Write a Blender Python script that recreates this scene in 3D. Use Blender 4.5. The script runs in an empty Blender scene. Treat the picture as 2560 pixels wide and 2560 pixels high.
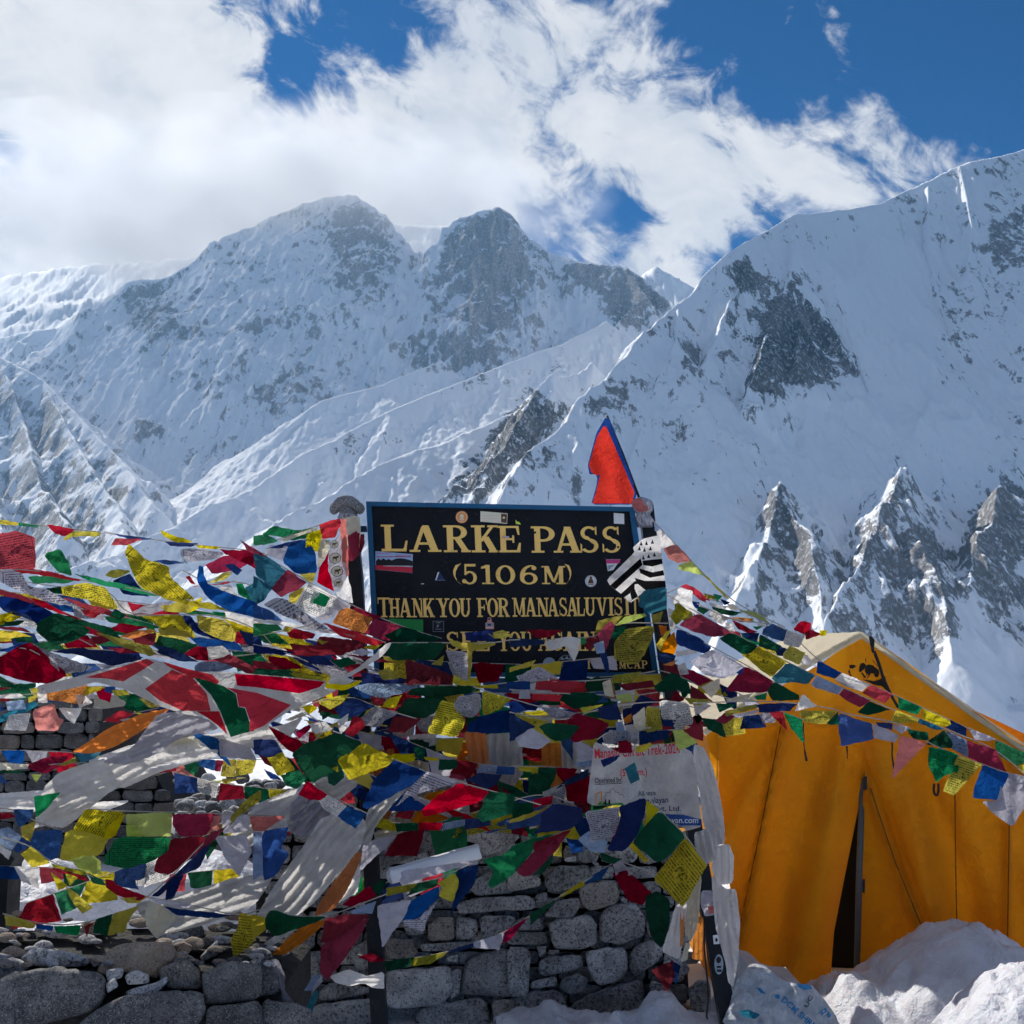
import bpy, bmesh, math, random
import numpy as np
from mathutils import Vector, Matrix, noise as mnoise
from mathutils.geometry import delaunay_2d_cdt

random.seed(11)
rng = np.random.default_rng(7)
scene = bpy.context.scene
COL = scene.collection

# ------------------------------------------------------------------ camera
PITCH = math.radians(8.0)
cd = bpy.data.cameras.new('camera')
cam = bpy.data.objects.new('camera', cd)
COL.objects.link(cam)
cd.sensor_width = 36.0
cd.lens = 36.0
cd.clip_start = 0.05
cd.clip_end = 40000
cam.location = (0, 0, 0)
cam.rotation_euler = (math.radians(90) + PITCH, 0, 0)
scene.camera = cam
CP, SP = math.cos(PITCH), math.sin(PITCH)

def ray(px, py):
    """direction of a photograph pixel (2560 px frame), with y = 1"""
    a = (px - 1280) / 2560.0
    b = (1280 - py) / 2560.0
    x, y, z = a, CP - b * SP, SP + b * CP
    return (x / y, 1.0, z / y)

def at(px, py, Y):
    r = ray(px, py)
    return Vector((r[0] * Y, Y, r[2] * Y))

# ------------------------------------------------------------------ light
SUN_AZ = math.radians(-41)      # left of the view direction (+Y)
SUN_EL = math.radians(39)
sun_vec = Vector((math.sin(SUN_AZ) * math.cos(SUN_EL), math.cos(SUN_AZ) * math.cos(SUN_EL), math.sin(SUN_EL)))
ld = bpy.data.lights.new('sun', 'SUN')
ld.energy = 4.0
ld.angle = math.radians(0.5)
ld.color = (1.0, 0.95, 0.87)
sun = bpy.data.objects.new('sun', ld)
COL.objects.link(sun)
sun.rotation_euler = sun_vec.to_track_quat('Z', 'Y').to_euler()
sun.location = (0, 0, 60)

scene.view_settings.view_transform = 'Standard'
scene.view_settings.look = 'None'
scene.view_settings.gamma = 1
scene.view_settings.use_curve_mapping = False
scene.view_settings.exposure = 0.45
scene.render.engine = 'CYCLES'
scene.cycles.use_adaptive_sampling = True
scene.cycles.adaptive_threshold = 0.035
scene.cycles.use_denoising = True
scene.cycles.max_bounces = 6
scene.cycles.diffuse_bounces = 3
scene.cycles.transmission_bounces = 4
scene.cycles.transparent_max_bounces = 12
scene.cycles.volume_bounces = 1
scene.cycles.volume_step_rate = 2.0
scene.cycles.volume_max_steps = 96

# ------------------------------------------------------------------ node helper
class NT:
    def __init__(s, tree):
        s.t = tree
        tree.nodes.clear()
    def n(s, typ, **kw):
        nd = s.t.nodes.new(typ)
        for k, v in kw.items():
            if k.startswith('i_'):
                key = k[2:]
                key = int(key) if key.isdigit() else key.replace('_', ' ')
                s.set(nd.inputs[key], v)
            else:
                setattr(nd, k, v)
        return nd
    def set(s, inp, v):
        if isinstance(v, bpy.types.NodeSocket):
            s.t.links.new(v, inp)
        else:
            try:
                inp.default_value = v
            except Exception:
                inp.default_value = tuple(v) + (1.0,)
    def m(s, op, a, b=None, c=None, clamp=False):
        nd = s.t.nodes.new('ShaderNodeMath')
        nd.operation = op
        nd.use_clamp = clamp
        s.set(nd.inputs[0], a)
        if b is not None: s.set(nd.inputs[1], b)
        if c is not None: s.set(nd.inputs[2], c)
        return nd.outputs[0]
    def vm(s, op, a, b=None):
        nd = s.t.nodes.new('ShaderNodeVectorMath')
        nd.operation = op
        s.set(nd.inputs[0], a)
        if b is not None: s.set(nd.inputs[1], b)
        return nd.outputs['Value'] if op in ('DOT_PRODUCT', 'LENGTH') else nd.outputs[0]
    def noise(s, vec, scale, detail=4, rough=0.55, dist=0.0, col=False):
        nd = s.n('ShaderNodeTexNoise')
        if vec is not None: s.set(nd.inputs['Vector'], vec)
        s.set(nd.inputs['Scale'], scale)
        s.set(nd.inputs['Detail'], detail)
        s.set(nd.inputs['Roughness'], rough)
        s.set(nd.inputs['Distortion'], dist)
        return nd.outputs['Color' if col else 'Fac']
    def mix(s, f, a, b, blend='MIX'):
        nd = s.t.nodes.new('ShaderNodeMix')
        nd.data_type = 'RGBA'
        nd.blend_type = blend
        s.set(nd.inputs[0], f)
        s.set(nd.inputs[6], a)
        s.set(nd.inputs[7], b)
        return nd.outputs[2]
    def smooth(s, v, lo, hi, a=0.0, b=1.0):
        nd = s.t.nodes.new('ShaderNodeMapRange')
        nd.interpolation_type = 'SMOOTHSTEP'
        s.set(nd.inputs[0], v)
        s.set(nd.inputs[1], lo); s.set(nd.inputs[2], hi)
        s.set(nd.inputs[3], a); s.set(nd.inputs[4], b)
        return nd.outputs[0]
    def bump(s, h, strength, dist, normal=None):
        nd = s.n('ShaderNodeBump')
        s.set(nd.inputs['Height'], h)
        s.set(nd.inputs['Strength'], strength)
        s.set(nd.inputs['Distance'], dist)
        if normal is not None: s.set(nd.inputs['Normal'], normal)
        return nd.outputs[0]

# ------------------------------------------------------------------ world: sky and clouds
world = bpy.data.worlds.new('World')
scene.world = world
world.use_nodes = True
w = NT(world.node_tree)
sky = w.n('ShaderNodeTexSky', sky_type='NISHITA', sun_disc=False)
sky.sun_elevation = SUN_EL
sky.sun_rotation = SUN_AZ
sky.altitude = 5100
sky.air_density = 1.0
sky.dust_density = 0.4
sky.ozone_density = 2.0
dirv = w.n('ShaderNodeTexCoord').outputs['Generated']
dirv = w.vm('NORMALIZE', dirv)
# broad cloud banks and blue gaps, placed by direction on the sky
banks = [(60, 480, 420, .55), (420, 330, 300, .5), (750, 520, 300, .55), (1080, 520, 260, .45), (330, 620, 300, .45),
         (1180, 110, 250, .48), (1420, 250, 260, .5), (1680, 420, 230, .55), (1900, 400, 210, .52), (2160, 350, 200, .56),
         (2380, 380, 150, .56), (330, 60, 260, .38), (40, 120, 220, .40), (1330, 560, 170, .35), (1680, 620, 120, .34), (2060, 560, 260, .2),
         (740, 120, 95, -.70), (930, 60, 115, -.75), (690, 250, 80, -.5), (560, 60, 110, .30), (1120, 30, 100, .25), (2480, 420, 110, .35), (250, 120, 120, -.15), (20, 330, 110, -.3), (2400, 90, 360, -.85), (1980, 150, 170, -.5), (2560, 280, 170, -.4),
         (1400, 400, 70, -.50), (1530, 480, 90, -.60), (1590, 600, 70, -.5), (1930, 520, 85, -.5), (1450, 590, 90, .25), (1960, 180, 90, -.25), (1420, 570, 70, -.2),
         (20, 760, 260, -.15), (830, 190, 80, .2), (2070, 60, 75, .62), (2110, 150, 55, .60), (2190, 230, 60, .45), (130, 30, 60, -.45), (330, 110, 60, -.3)]
tot = None
for (bx, by, br, ba) in banks:
    d = Vector(ray(bx, by)).normalized()
    dt = w.vm('DOT_PRODUCT', dirv, d)
    r = br / 2560.0
    e = w.m('EXPONENT', w.m('MULTIPLY', w.m('SUBTRACT', dt, 1.0), 2.0 / (r * r)))
    e = w.m('MULTIPLY', e, ba)
    tot = e if tot is None else w.m('ADD', tot, e)
# cloud cover added out of view, behind and beside, to brighten the shaded fronts
ysep = w.vm('DOT_PRODUCT', dirv, Vector((0, 1, 0)))
zsep = w.vm('DOT_PRODUCT', dirv, Vector((0, 0, 1)))
tot = w.m('ADD', tot, w.m('MULTIPLY', w.smooth(ysep, 0.70, 0.35), w.m('MULTIPLY', w.smooth(zsep, 0.0, 0.2), 0.16)))
warp = w.noise(dirv, 5.0, 3, 0.5, col=True)
wv = w.vm('ADD', dirv, w.vm('MULTIPLY', w.vm('SUBTRACT', warp, (0.5, 0.5, 0.5)), (0.10, 0.10, 0.10)))
wv = w.vm('MULTIPLY', wv, (1.0, 1.0, 1.2))
sdir = Vector((0.72, 0.0, -0.69))
sc_ = w.n('ShaderNodeVectorMath', operation='SCALE'); w.set(sc_.inputs[0], sdir); w.set(sc_.inputs['Scale'], w.m('MULTIPLY', w.vm('DOT_PRODUCT', wv, sdir), -0.30))
wv = w.vm('ADD', wv, sc_.outputs[0])
n1 = w.noise(wv, 7.0, 9, 0.62, 0.3)
n2 = w.noise(wv, 26.0, 7, 0.62, 0.5)
nn = w.m('ADD', w.m('MULTIPLY', w.m('SUBTRACT', n1, 0.5), 3.0), w.m('MULTIPLY', w.m('SUBTRACT', n2, 0.5), 2.0))
dens = w.m('ADD', nn, tot)
cover = w.smooth(dens, 0.0, 0.62)
thick = w.smooth(dens, 0.3, 1.5)
off = Vector((sun_vec.x, sun_vec.y, sun_vec.z)) * 0.035
n3 = w.noise(w.vm('ADD', wv, off), 7.0, 6, 0.6, 0.3)
lit = w.m('SUBTRACT', n1, n3)
lit = w.smooth(lit, -0.16, 0.14)
ccol = w.mix(lit, (0.74, 0.78, 0.86, 1), (1.02, 1.01, 1.02, 1))
sd = w.vm('DOT_PRODUCT', dirv, sun_vec)
glow = w.m('POWER', w.m('MAXIMUM', sd, 0.0), 9.0)
ccol = w.mix(w.m('MULTIPLY', glow, 0.30), ccol, (1.1, 1.06, 1.04, 1))
SKY_STR = 0.10
skyc = w.n('ShaderNodeVectorMath', operation='SCALE')
w.set(skyc.inputs[0], w.mix(0.985, sky.outputs[0], w.mix(1.0, sky.outputs[0], (0.0, 0.35, 0.66, 1), 'MULTIPLY')))
w.set(skyc.inputs['Scale'], 1.0)
cl = w.n('ShaderNodeVectorMath', operation='SCALE')
w.set(cl.inputs[0], ccol)
w.set(cl.inputs['Scale'], 0.60 / SKY_STR)
allsky = w.mix(cover, skyc.outputs[0], cl.outputs[0])
bg = w.n('ShaderNodeBackground', i_Strength=SKY_STR)
w.set(bg.inputs['Color'], allsky)
wo = w.n('ShaderNodeOutputWorld')
w.t.links.new(bg.outputs[0], wo.inputs['Surface'])
world.cycles.sampling_method = 'MANUAL'
world.cycles.sample_map_resolution = 1024

# ------------------------------------------------------------------ tagging and mesh helpers
def tag(o, label=None, cat=None, group=None, kind=None):
    if label: o['label'] = label
    if cat: o['category'] = cat
    if group: o['group'] = group
    if kind: o['kind'] = kind
    return o

def empty(name, loc=(0, 0, 0), label=None, cat=None, group=None):
    o = bpy.data.objects.new(name, None)
    o.empty_display_size = 0.05
    o.location = loc
    COL.objects.link(o)
    return tag(o, label, cat, group)

def link(name, me, mats, parent=None, smooth=False):
    o = bpy.data.objects.new(name, me)
    COL.objects.link(o)
    if not isinstance(mats, (list, tuple)): mats = [mats]
    if len(me.materials) == 0:
        for m in mats: me.materials.append(m)
    if smooth:
        me.polygons.foreach_set('use_smooth', [True] * len(me.polygons))
    if parent is not None:
        o.parent = parent
        o.location = -Vector(parent.location)     # vertices are written in world space
    return o

def mesh(name, verts, faces, mats, parent=None, smooth=False, uvs=None):
    me = bpy.data.meshes.new(name)
    me.from_pydata([tuple(v) for v in verts], [], faces)
    if uvs is not None:
        uv = me.uv_layers.new(name='UVMap')
        idx = np.zeros(len(me.loops), dtype=np.int32)
        me.loops.foreach_get('vertex_index', idx)
        uv.data.foreach_set('uv', np.asarray(uvs, dtype=np.float32)[idx].ravel())
    me.update()
    return link(name, me, mats, parent, smooth)

def new_mat(name):
    m = bpy.data.materials.new(name)
    m.use_nodes = True
    return m, NT(m.node_tree)

def pbr(nt, color, rough=0.7, normal=None, **kw):
    b = nt.n('ShaderNodeBsdfPrincipled')
    nt.set(b.inputs['Base Color'], color)
    nt.set(b.inputs['Roughness'], rough)
    if normal is not None: nt.set(b.inputs['Normal'], normal)
    for k, v in kw.items():
        nt.set(b.inputs[k.replace('_', ' ')], v)
    return b

def out(nt, shader):
    o = nt.n('ShaderNodeOutputMaterial')
    nt.t.links.new(shader if isinstance(shader, bpy.types.NodeSocket) else shader.outputs[0], o.inputs['Surface'])
# ------------------------------------------------------------------ terrain
def _hash(ix, iy, seed):
    h = (ix.astype(np.int64) * 374761393 + iy.astype(np.int64) * 668265263 + seed * 1442695041) & 0xFFFFFFFF
    h = ((h ^ (h >> 13)) * 1274126177) & 0xFFFFFFFF
    h = h ^ (h >> 16)
    return h
def perlin(x, y, seed=0):
    ix = np.floor(x); iy = np.floor(y)
    fx = (x - ix).astype(np.float32); fy = (y - iy).astype(np.float32)
    ux = fx * fx * fx * (fx * (fx * 6 - 15) + 10); uy = fy * fy * fy * (fy * (fy * 6 - 15) + 10)
    def g(dx, dy):
        a = (_hash(ix + dx, iy + dy, seed) & 1023).astype(np.float32) * (2 * math.pi / 1024)
        return np.cos(a) * (fx - dx) + np.sin(a) * (fy - dy)
    a = g(0, 0); b = g(1, 0); c = g(0, 1); d = g(1, 1)
    return (a + ux * (b - a)) * (1 - uy) + (c + ux * (d - c)) * uy
def fbm(x, y, octv, seed=0, gain=0.5, ridged=False):
    s = np.zeros_like(x, dtype=np.float32); amp = 1.0; tot = 0
    w_ = np.ones_like(s)
    for i in range(octv):
        n = perlin(x * 2 ** i + 17.3 * i, y * 2 ** i - 9.1 * i, seed + i)
        if ridged:
            n = 1 - np.abs(n) * 2.2
            n = n * n * w_ ; w_ = np.clip(n * 1.6, 0, 1)
        s += amp * n; tot += amp; amp *= gain
    return s / tot

# (ridge crest points: photograph x, y, distance), slope left of the line, slope right of it
RIDGES = [
 # right-hand massif: the skyline crest
 ([(1700,748,2350),(1800,642,2450),(1900,583,2600),(1985,535,2700),(2060,530,2800),(2200,508,2900),(2280,470,3000),(2380,420,3050),(2425,402,3050),(2500,388,3100),(2560,372,3150),(2800,300,3300),(3300,250,3500),(4300,400,3800)], 1.38, 0.42),
 ([(1700,748,2350),(1640,805,2200),(1560,880,2080),(1480,965,1950),(1400,1050,1830),(1330,1130,1700),(1260,1215,1600),(1180,1300,1500),(1000,1450,1350)], 1.15, 0.35),
 ([(1480,900,2150),(1400,930,2080),(1335,962,1990),(1260,1070,1850),(1180,1160,1760),(1080,1260,1680)], 1.3, 0.8),
 ([(1985,540,2690),(1988,620,2560),(1976,692,2430),(1930,790,2270),(1893,890,2130),(1868,990,2030),(1842,1090,1950),(1790,1200,1800)], 1.5, 0.7),
 ([(1976,692,2430),(2040,775,2350),(2110,865,2270),(2180,955,2200),(2245,1025,2130)], 1.35, 0.6),
 ([(1976,692,2430),(2000,800,2280),(1990,900,2160)], 1.5, 0.7),
 ([(1700,760,2300),(1690,850,2150),(1640,950,2030),(1600,1060,1900),(1560,1180,1750),(1500,1300,1600)], 1.25, 0.45),
 ([(1830,640,2480),(1850,700,2400),(1800,820,2230),(1740,930,2080)], 1.3, 0.4),
 ([(2320,462,2980),(2322,600,2780),(2335,720,2600),(2370,820,2480),(2420,910,2380),(2445,975,2300)], 1.45, 0.5),
 ([(2160,512,2880),(2190,640,2700),(2240,760,2560)], 1.4, 0.3), ([(2240,490,2950),(2270,620,2750)], 1.4, 0.3),
 ([(2400,415,3040),(2430,560,2800),(2420,680,2650)], 1.4, 0.3),
 ([(2560,380,3140),(2510,470,2960),(2500,540,2860),(2470,620,2740),(2440,690,2640)], 1.35, 0.6),
 ([(2560,380,3140),(2600,600,2800),(2560,760,2560),(2500,900,2380),(2530,1050,2200)], 1.35, 0.5),
 # rock cones at its foot
 ([(1950,1210,1720),(1905,1330,1590),(1865,1450,1480),(1820,1540,1380),(1760,1640,1290)], 1.12, 0.65),
 ([(1950,1210,1720),(2005,1330,1600),(2040,1470,1480),(2060,1620,1340)], 1.12, 0.65),
 ([(2238,1150,1810),(2232,1240,1710),(2180,1350,1590),(2110,1460,1480),(2040,1600,1360)], 1.12, 0.75),
 ([(2232,1240,1710),(2300,1360,1590),(2360,1480,1480),(2390,1640,1340)], 1.12, 0.75),
 ([(2505,1190,1790),(2490,1240,1730),(2430,1350,1600),(2415,1440,1520)], 1.12, 0.75),
 ([(2620,1150,1900),(2640,1400,1600),(2620,1600,1400)], 1.12, 0.75),
 # middle massif with the rock tower
 ([(1110,580,4300),(1135,545,4300),(1185,528,4300),(1248,512,4300),(1290,545,4300),(1330,595,4250),(1380,637,4200),(1450,652,4100),(1560,664,4000),(1620,702,3900),(1665,748,3800),(1720,800,3600)], 1.5, 0.8),
 ([(1112,580,4300),(1080,645,4220),(1050,720,4120),(1010,790,4000),(960,850,3900),(900,930,3700)], 1.6, 0.8),
 ([(1248,512,4300),(1235,620,4150),(1240,740,3980),(1230,800,3880),(1140,880,3700),(1060,960,3500)], 1.5, 0.8),
 ([(1380,637,4200),(1370,760,4000),(1300,880,3700),(1330,960,3450)], 1.45, 0.8),
 ([(1560,664,4000),(1610,740,3800),(1540,800,3650),(1480,880,3450),(1430,930,3250)], 1.4, 0.8),
 # left massif
 ([(-900,1000,4600),(-400,900,4800),(-100,855,4700),(0,840,4600),(150,815,4500),(240,770,4400),(312,700,4400),(420,690,4450),(500,645,4500),(560,592,4600),(640,562,4700),(700,530,4700),(760,508,4700),(830,488,4700),(885,484,4700),(940,520,4650),(985,600,4500),(1040,660,4400)], 1.2, 0.7),
 ([(885,486,4700),(890,580,4500),(850,680,4300),(790,780,4050),(700,880,3800),(640,990,3500),(560,1090,3200)], 1.35, 0.8),
 ([(890,580,4500),(960,700,4250),(930,820,4000),(860,940,3700)], 1.4, 0.8),
 ([(640,562,4700),(610,680,4400),(540,790,4100),(440,880,3850),(350,980,3600),(280,1080,3400)], 1.3, 0.7),
 ([(760,508,4700),(720,640,4420),(660,760,4150),(560,900,3800),(480,1000,3500)], 1.35, 0.7),
 ([(312,700,4400),(280,780,4250),(330,860,4050)], 1.3, 0.7),
 ([(800,900,3700),(760,1000,3450),(700,1080,3200)], 1.3, 0.6),
 # dark slope at the left edge
 ([(-900,850,3600),(-300,820,3300),(0,890,3000),(110,950,2900),(210,1050,2700),(310,1160,2500),(380,1260,2300)], 0.95, 0.45),
 ([(0,890,3000),(60,1050,2700),(100,1200,2400),(180,1330,2100)], 1.2, 0.7),
 ([(110,950,2900),(200,1120,2550),(300,1270,2200),(330,1370,1950)], 1.2, 0.7),
 ([(-200,900,3000),(-60,1150,2500),(20,1350,2000)], 1.2, 0.7),
 # far crests in the haze
 ([(-1500,800,7200),(-600,720,7000),(0,690,6800),(250,655,6500),(520,640,6300),(760,600,6200),(950,560,6200),(1060,560,6200),(1120,565,6200),(1400,720,6000)], 1.0, 0.5),
 ([(1520,740,5600),(1640,664,5500),(1690,690,5500),(1745,722,5500),(1900,800,5400)], 1.0, 0.4),
 # moraine crests running down to the left
 ([(1520,800,3300),(1400,860,3100),(1250,915,2900),(1100,975,2700),(960,1030,2550),(800,1115,2350),(620,1222,2100),(450,1300,1900),(230,1400,1700),(0,1500,1500)], 0.85, 0.22),
 ([(1340,1010,2350),(1150,1090,2200),(1000,1140,2080),(880,1190,1980),(700,1300,1750),(540,1420,1500),(300,1560,1250)], 0.8, 0.22),
 ([(1100,900,3300),(960,960,3100),(800,1000,2950),(700,1080,2800)], 0.85, 0.25),
]

# outlines of the bare rock faces
CLIFFS = [('1978,705 2040,760 2110,850 2150,930 2060,960 2000,1000 1950,990 1865,960 1900,860 1930,770', .34),
 ('1060,740 1120,590 1180,545 1250,530 1300,600 1330,700 1290,800 1220,830 1130,800 1080,820', .30),
 ('1410,655 1580,675 1670,765 1590,820 1540,800 1500,720 1430,690', .32),
 ('1090,1245 1190,1130 1320,970 1380,985 1400,1040 1330,1130 1230,1230', .34),
 ('1950,1215 1990,1290 2040,1400 2030,1530 1850,1560 1870,1430 1910,1330', .24),
 ('2240,1190 2290,1300 2350,1420 2400,1560 2385,1650 2060,1650 2090,1500 2150,1400 2200,1300', .26),
 ('2400,1340 2450,1270 2520,1210 2600,1300 2640,1640 2480,1600 2440,1480', .26),
 ('-60,900 60,930 150,1000 240,1090 330,1190 260,1330 100,1420 -60,1420', .12),
 ('300,730 360,700 430,740 450,820 380,850 320,810', .28),
 ('820,570 880,500 940,540 990,640 960,760 880,750 840,660', .28),
 ('950,850 1180,815 1250,850 1200,900 1100,930 980,900', .26),
 ('640,970 760,890 820,950 740,1040 680,1060', .26), ('330,1030 380,1040 410,1090 350,1080', .35),
 ('1835,665 1870,640 1900,690 1870,730 1840,720', .35), ('1470,1010 1540,960 1590,930 1560,1000 1500,1060', .26),
 ('1700,850 1760,880 1740,960 1690,930', .2), ('2470,560 2560,520 2580,640 2500,700', .24), ('2360,700 2400,760 2440,960 2390,980 2350,860', .16),
 ('1060,980 1200,925 1240,930 1180,990 1090,1010', .24), ('740,1190 850,1090 1000,1060 1040,1090 940,1150 820,1200', .16), ('450,1150 560,1090 640,1110 560,1190 470,1210', .14)]
def pts0(t): return [tuple(float(v) for v in q.split(',')) for q in t.split()]

def base_height(X, Y):
    u = X / np.maximum(Y, 1)
    left = np.interp(Y, [0, 6, 14, 60, 300, 900, 1300, 1800, 2300, 2900, 3500, 4500, 7500], [-1.62, -1.62, -1.35, -9, -60, -260, -90, 40, 150, 330, 560, 900, 1300])
    right = np.interp(Y, [0, 6, 14, 60, 300, 1000, 1300, 1700, 2200, 2700, 3200, 4500, 7500], [-1.62, -1.62, -1.35, -9, -70, -270, -70, 10, 120, 330, 500, 800, 1000])
    t = np.clip((u + 0.05) / 0.22, 0, 1); t = t * t * (3 - 2 * t)
    return left * (1 - t) + right * t

def build_terrain():
    us = np.concatenate([np.linspace(-2.6, -0.70, 60, endpoint=False), np.linspace(-0.70, 0.66, 1120), np.linspace(0.68, 2.6, 60)])
    ys = np.concatenate([np.linspace(0.6, 16, 60, endpoint=False), np.geomspace(16, 1150, 80, endpoint=False), np.geomspace(1150, 4750, 760, endpoint=False), np.geomspace(4750, 7600, 70)])
    U, Y = np.meshgrid(us, ys)
    X = U * Y
    far = Y > 900
    Z = base_height(X, Y).astype(np.float64)
    Xf, Yf = X[far], Y[far]
    # slight warp of the plan, so crests are not straight
    wa = np.minimum(Yf / 2500, 1.4)
    wa = wa * np.clip(0.10 + np.abs((Yf - 2850) / 900), 0.10, 1)
    Xw = Xf + wa * (34 * fbm(Xf / 240, Yf / 240, 4, 3) + 14 * fbm(Xf / 55, Yf / 55, 4, 5))
    Yw = Yf + wa * (40 * fbm(Xf / 260, Yf / 260, 4, 9))
    H = Z[far].copy()
    crest = np.full(H.shape, 400.0); rough = np.full(H.shape, 0.3)
    for pts, k, ram in RIDGES:
        P = [at(*p) for p in pts]
        best = np.full(H.shape, -1e9); bd = np.full(H.shape, 1e9)
        for a, b in zip(P[:-1], P[1:]):
            dx, dy = b.x - a.x, b.y - a.y
            L2 = dx * dx + dy * dy
            t = np.clip(((Xw - a.x) * dx + (Yw - a.y) * dy) / L2, 0, 1)
            d = np.hypot(Xw - a.x - t * dx, Yw - a.y - t * dy)
            z = a.z + t * (b.z - a.z) - k * d * (1 - 0.16 * np.clip(d / 700, 0, 1))
            m = z > best
            best = np.where(m, z, best); bd = np.where(m, d, bd)
        m = best > H
        # soft join where two flanks meet in a gully
        H = np.where(m, best, H); crest = np.where(m, bd, crest); rough = np.where(m, ram, rough)
    amp = np.clip(crest / 70, np.where(Yf < 2000, 0.75, np.where(Yf < 2400, 0.4, 0.16)), 1.0) * np.clip((Yf - 1050) / 500, 0.05, 1)
    hill = np.clip((H - base_height(Xf, Yf)) / 120, 0.3, 1) * rough
    flute = fbm(Xw / 75, Yw / 330, 4, 31, 0.5, True)
    big = fbm(Xf / 310 + 4, Yf / 420, 5, 41, 0.52, True)
    fine = fbm(Xw / 34, Yw / 60, 4, 51, 0.55)
    right = np.clip((Xf - 500) / 300, 0, 1) * np.clip((Yf - 1900) / 300, 0, 1)
    H = H + right * np.clip(crest / 60, 0.1, 1) * 9 * (fbm(Xf / 52 + .15 * fbm(Xf / 200, Yf / 200, 2, 5), Yf / 1100, 3, 91, .5, True) - .4)
    H = H + amp * hill * (78 * (flute - 0.45) * 0.55 + 95 * (big - 0.45) + 34 * fine)
    H = H + amp * 7 * fbm(Xf / 15, Yf / 22, 3, 61)
    Z[far] = H
    near = (Y > 16) & ~far
    Z[near] += np.clip((Y[near] - 16) / 200, 0, 1) * 5 * fbm(X[near] / 60, Y[near] / 60, 4, 71)
    nr = Y <= 16
    Z[nr] += 0.05 * fbm(X[nr] / 1.3, Y[nr] / 1.3, 4, 81)
    # painted-in-place rockiness of named outcrops (stays with the ground)
    rock = np.zeros(Z.shape, dtype=np.float32)
    outcrops = [(1960,850,95,110,.42),(2070,880,90,90,.34),(1900,960,55,80,.3),(1845,680,45,30,.5),(1225,640,85,110,.55),(1290,560,50,40,.35),(1110,740,60,80,-.35),(1330,720,60,60,-.25),(1200,720,130,120,.3),
        (1450,690,150,45,.45),(1570,765,75,55,.55),(1450,800,90,50,-.3),(1290,1060,90,90,.5),(1170,1180,90,60,.5),(1400,1150,70,90,.25),
        (2230,1480,150,150,.40),(1960,1340,80,110,.25),(1950,1490,100,80,.30),(2520,1420,120,170,.36),(2390,860,70,130,.14),(2510,560,60,110,.35),
        (880,600,110,160,.3),(700,850,200,200,.22),(400,780,130,100,.3),(500,900,140,120,.15),(950,780,60,120,-.3),(760,700,60,90,-.2),(120,1150,220,230,.38),(300,1350,150,110,.3),(550,1150,130,120,.15),(1150,1050,60,30,.2),
        (1700,930,60,70,.2),(1620,1050,90,90,.16),(1740,1150,90,90,.16),(2250,840,110,220,-.35),(1700,850,60,80,-.1),(2150,680,150,170,-.4),(330,1000,140,110,-.3),(700,1110,170,60,-.35),(1150,1010,200,40,-.3),(900,1230,260,40,-.3),
        (2120,1180,140,110,-.25),(1780,1360,120,160,-.3),(2400,1080,90,130,-.3),(2400,1690,110,90,-.6),(550,1330,160,60,-.3),(1500,1250,130,90,-.05),(1900,620,90,90,-.2),(150,830,120,30,-.3)]
    dxyz = np.stack([X, Y, Z], -1)
    cx = dxyz[..., 0]; cyv = dxyz[..., 1] * CP + dxyz[..., 2] * SP; cz = -dxyz[..., 1] * SP + dxyz[..., 2] * CP
    PX = 1280 + 2560 * cx / cyv; PY = 1280 - 2560 * cz / cyv
    for (ox, oy, sx, sy, a) in outcrops:
        rock += a * (.45 if a > 0 else .7) * np.exp(-((PX - ox) / sx) ** 2 - ((PY - oy) / sy) ** 2).astype(np.float32)
    WX = PX + 26 * fbm(X / 90, Z / 90, 3, 201) + 12 * fbm(X / 25, Z / 25, 3, 202); WY = PY + 26 * fbm(X / 90 + 9, Z / 90, 3, 203) + 12 * fbm(X / 25 + 5, Z / 25, 3, 204)
    def cliff(text, a):
        q = pts0(text)
        ins = np.zeros(Z.shape, bool); dmin = np.full(Z.shape, 1e9)
        bb = (PX > min(p[0] for p in q) - 60) & (PX < max(p[0] for p in q) + 60) & (PY > min(p[1] for p in q) - 60) & (PY < max(p[1] for p in q) + 60) & (Y > 1100)
        wx, wy = WX[bb], WY[bb]; ii = np.zeros(wx.shape, bool); dm = np.full(wx.shape, 1e9)
        for (xa, ya), (xb, yb) in zip(q, q[1:] + q[:1]):
            if ya != yb: ii ^= ((ya > wy) != (yb > wy)) & (wx < xa + (wy - ya) * (xb - xa) / (yb - ya))
            t = np.clip(((wx - xa) * (xb - xa) + (wy - ya) * (yb - ya)) / ((xb - xa) ** 2 + (yb - ya) ** 2), 0, 1)
            dm = np.minimum(dm, np.hypot(wx - xa - t * (xb - xa), wy - ya - t * (yb - ya)))
        sd_ = np.where(ii, dm, -dm)
        rock[bb] += (a * np.clip(sd_ / 22 + .5, 0, 1)).astype(np.float32)
    for text, a in CLIFFS: cliff(text, a)
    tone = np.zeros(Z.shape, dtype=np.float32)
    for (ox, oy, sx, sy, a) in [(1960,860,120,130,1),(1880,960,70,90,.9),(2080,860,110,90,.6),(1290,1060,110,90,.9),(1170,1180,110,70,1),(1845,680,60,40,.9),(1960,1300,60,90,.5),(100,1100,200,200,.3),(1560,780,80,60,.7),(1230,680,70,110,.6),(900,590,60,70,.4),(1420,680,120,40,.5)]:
        tone += a * np.exp(-((PX - ox) / sx) ** 2 - ((PY - oy) / sy) ** 2).astype(np.float32)
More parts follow.
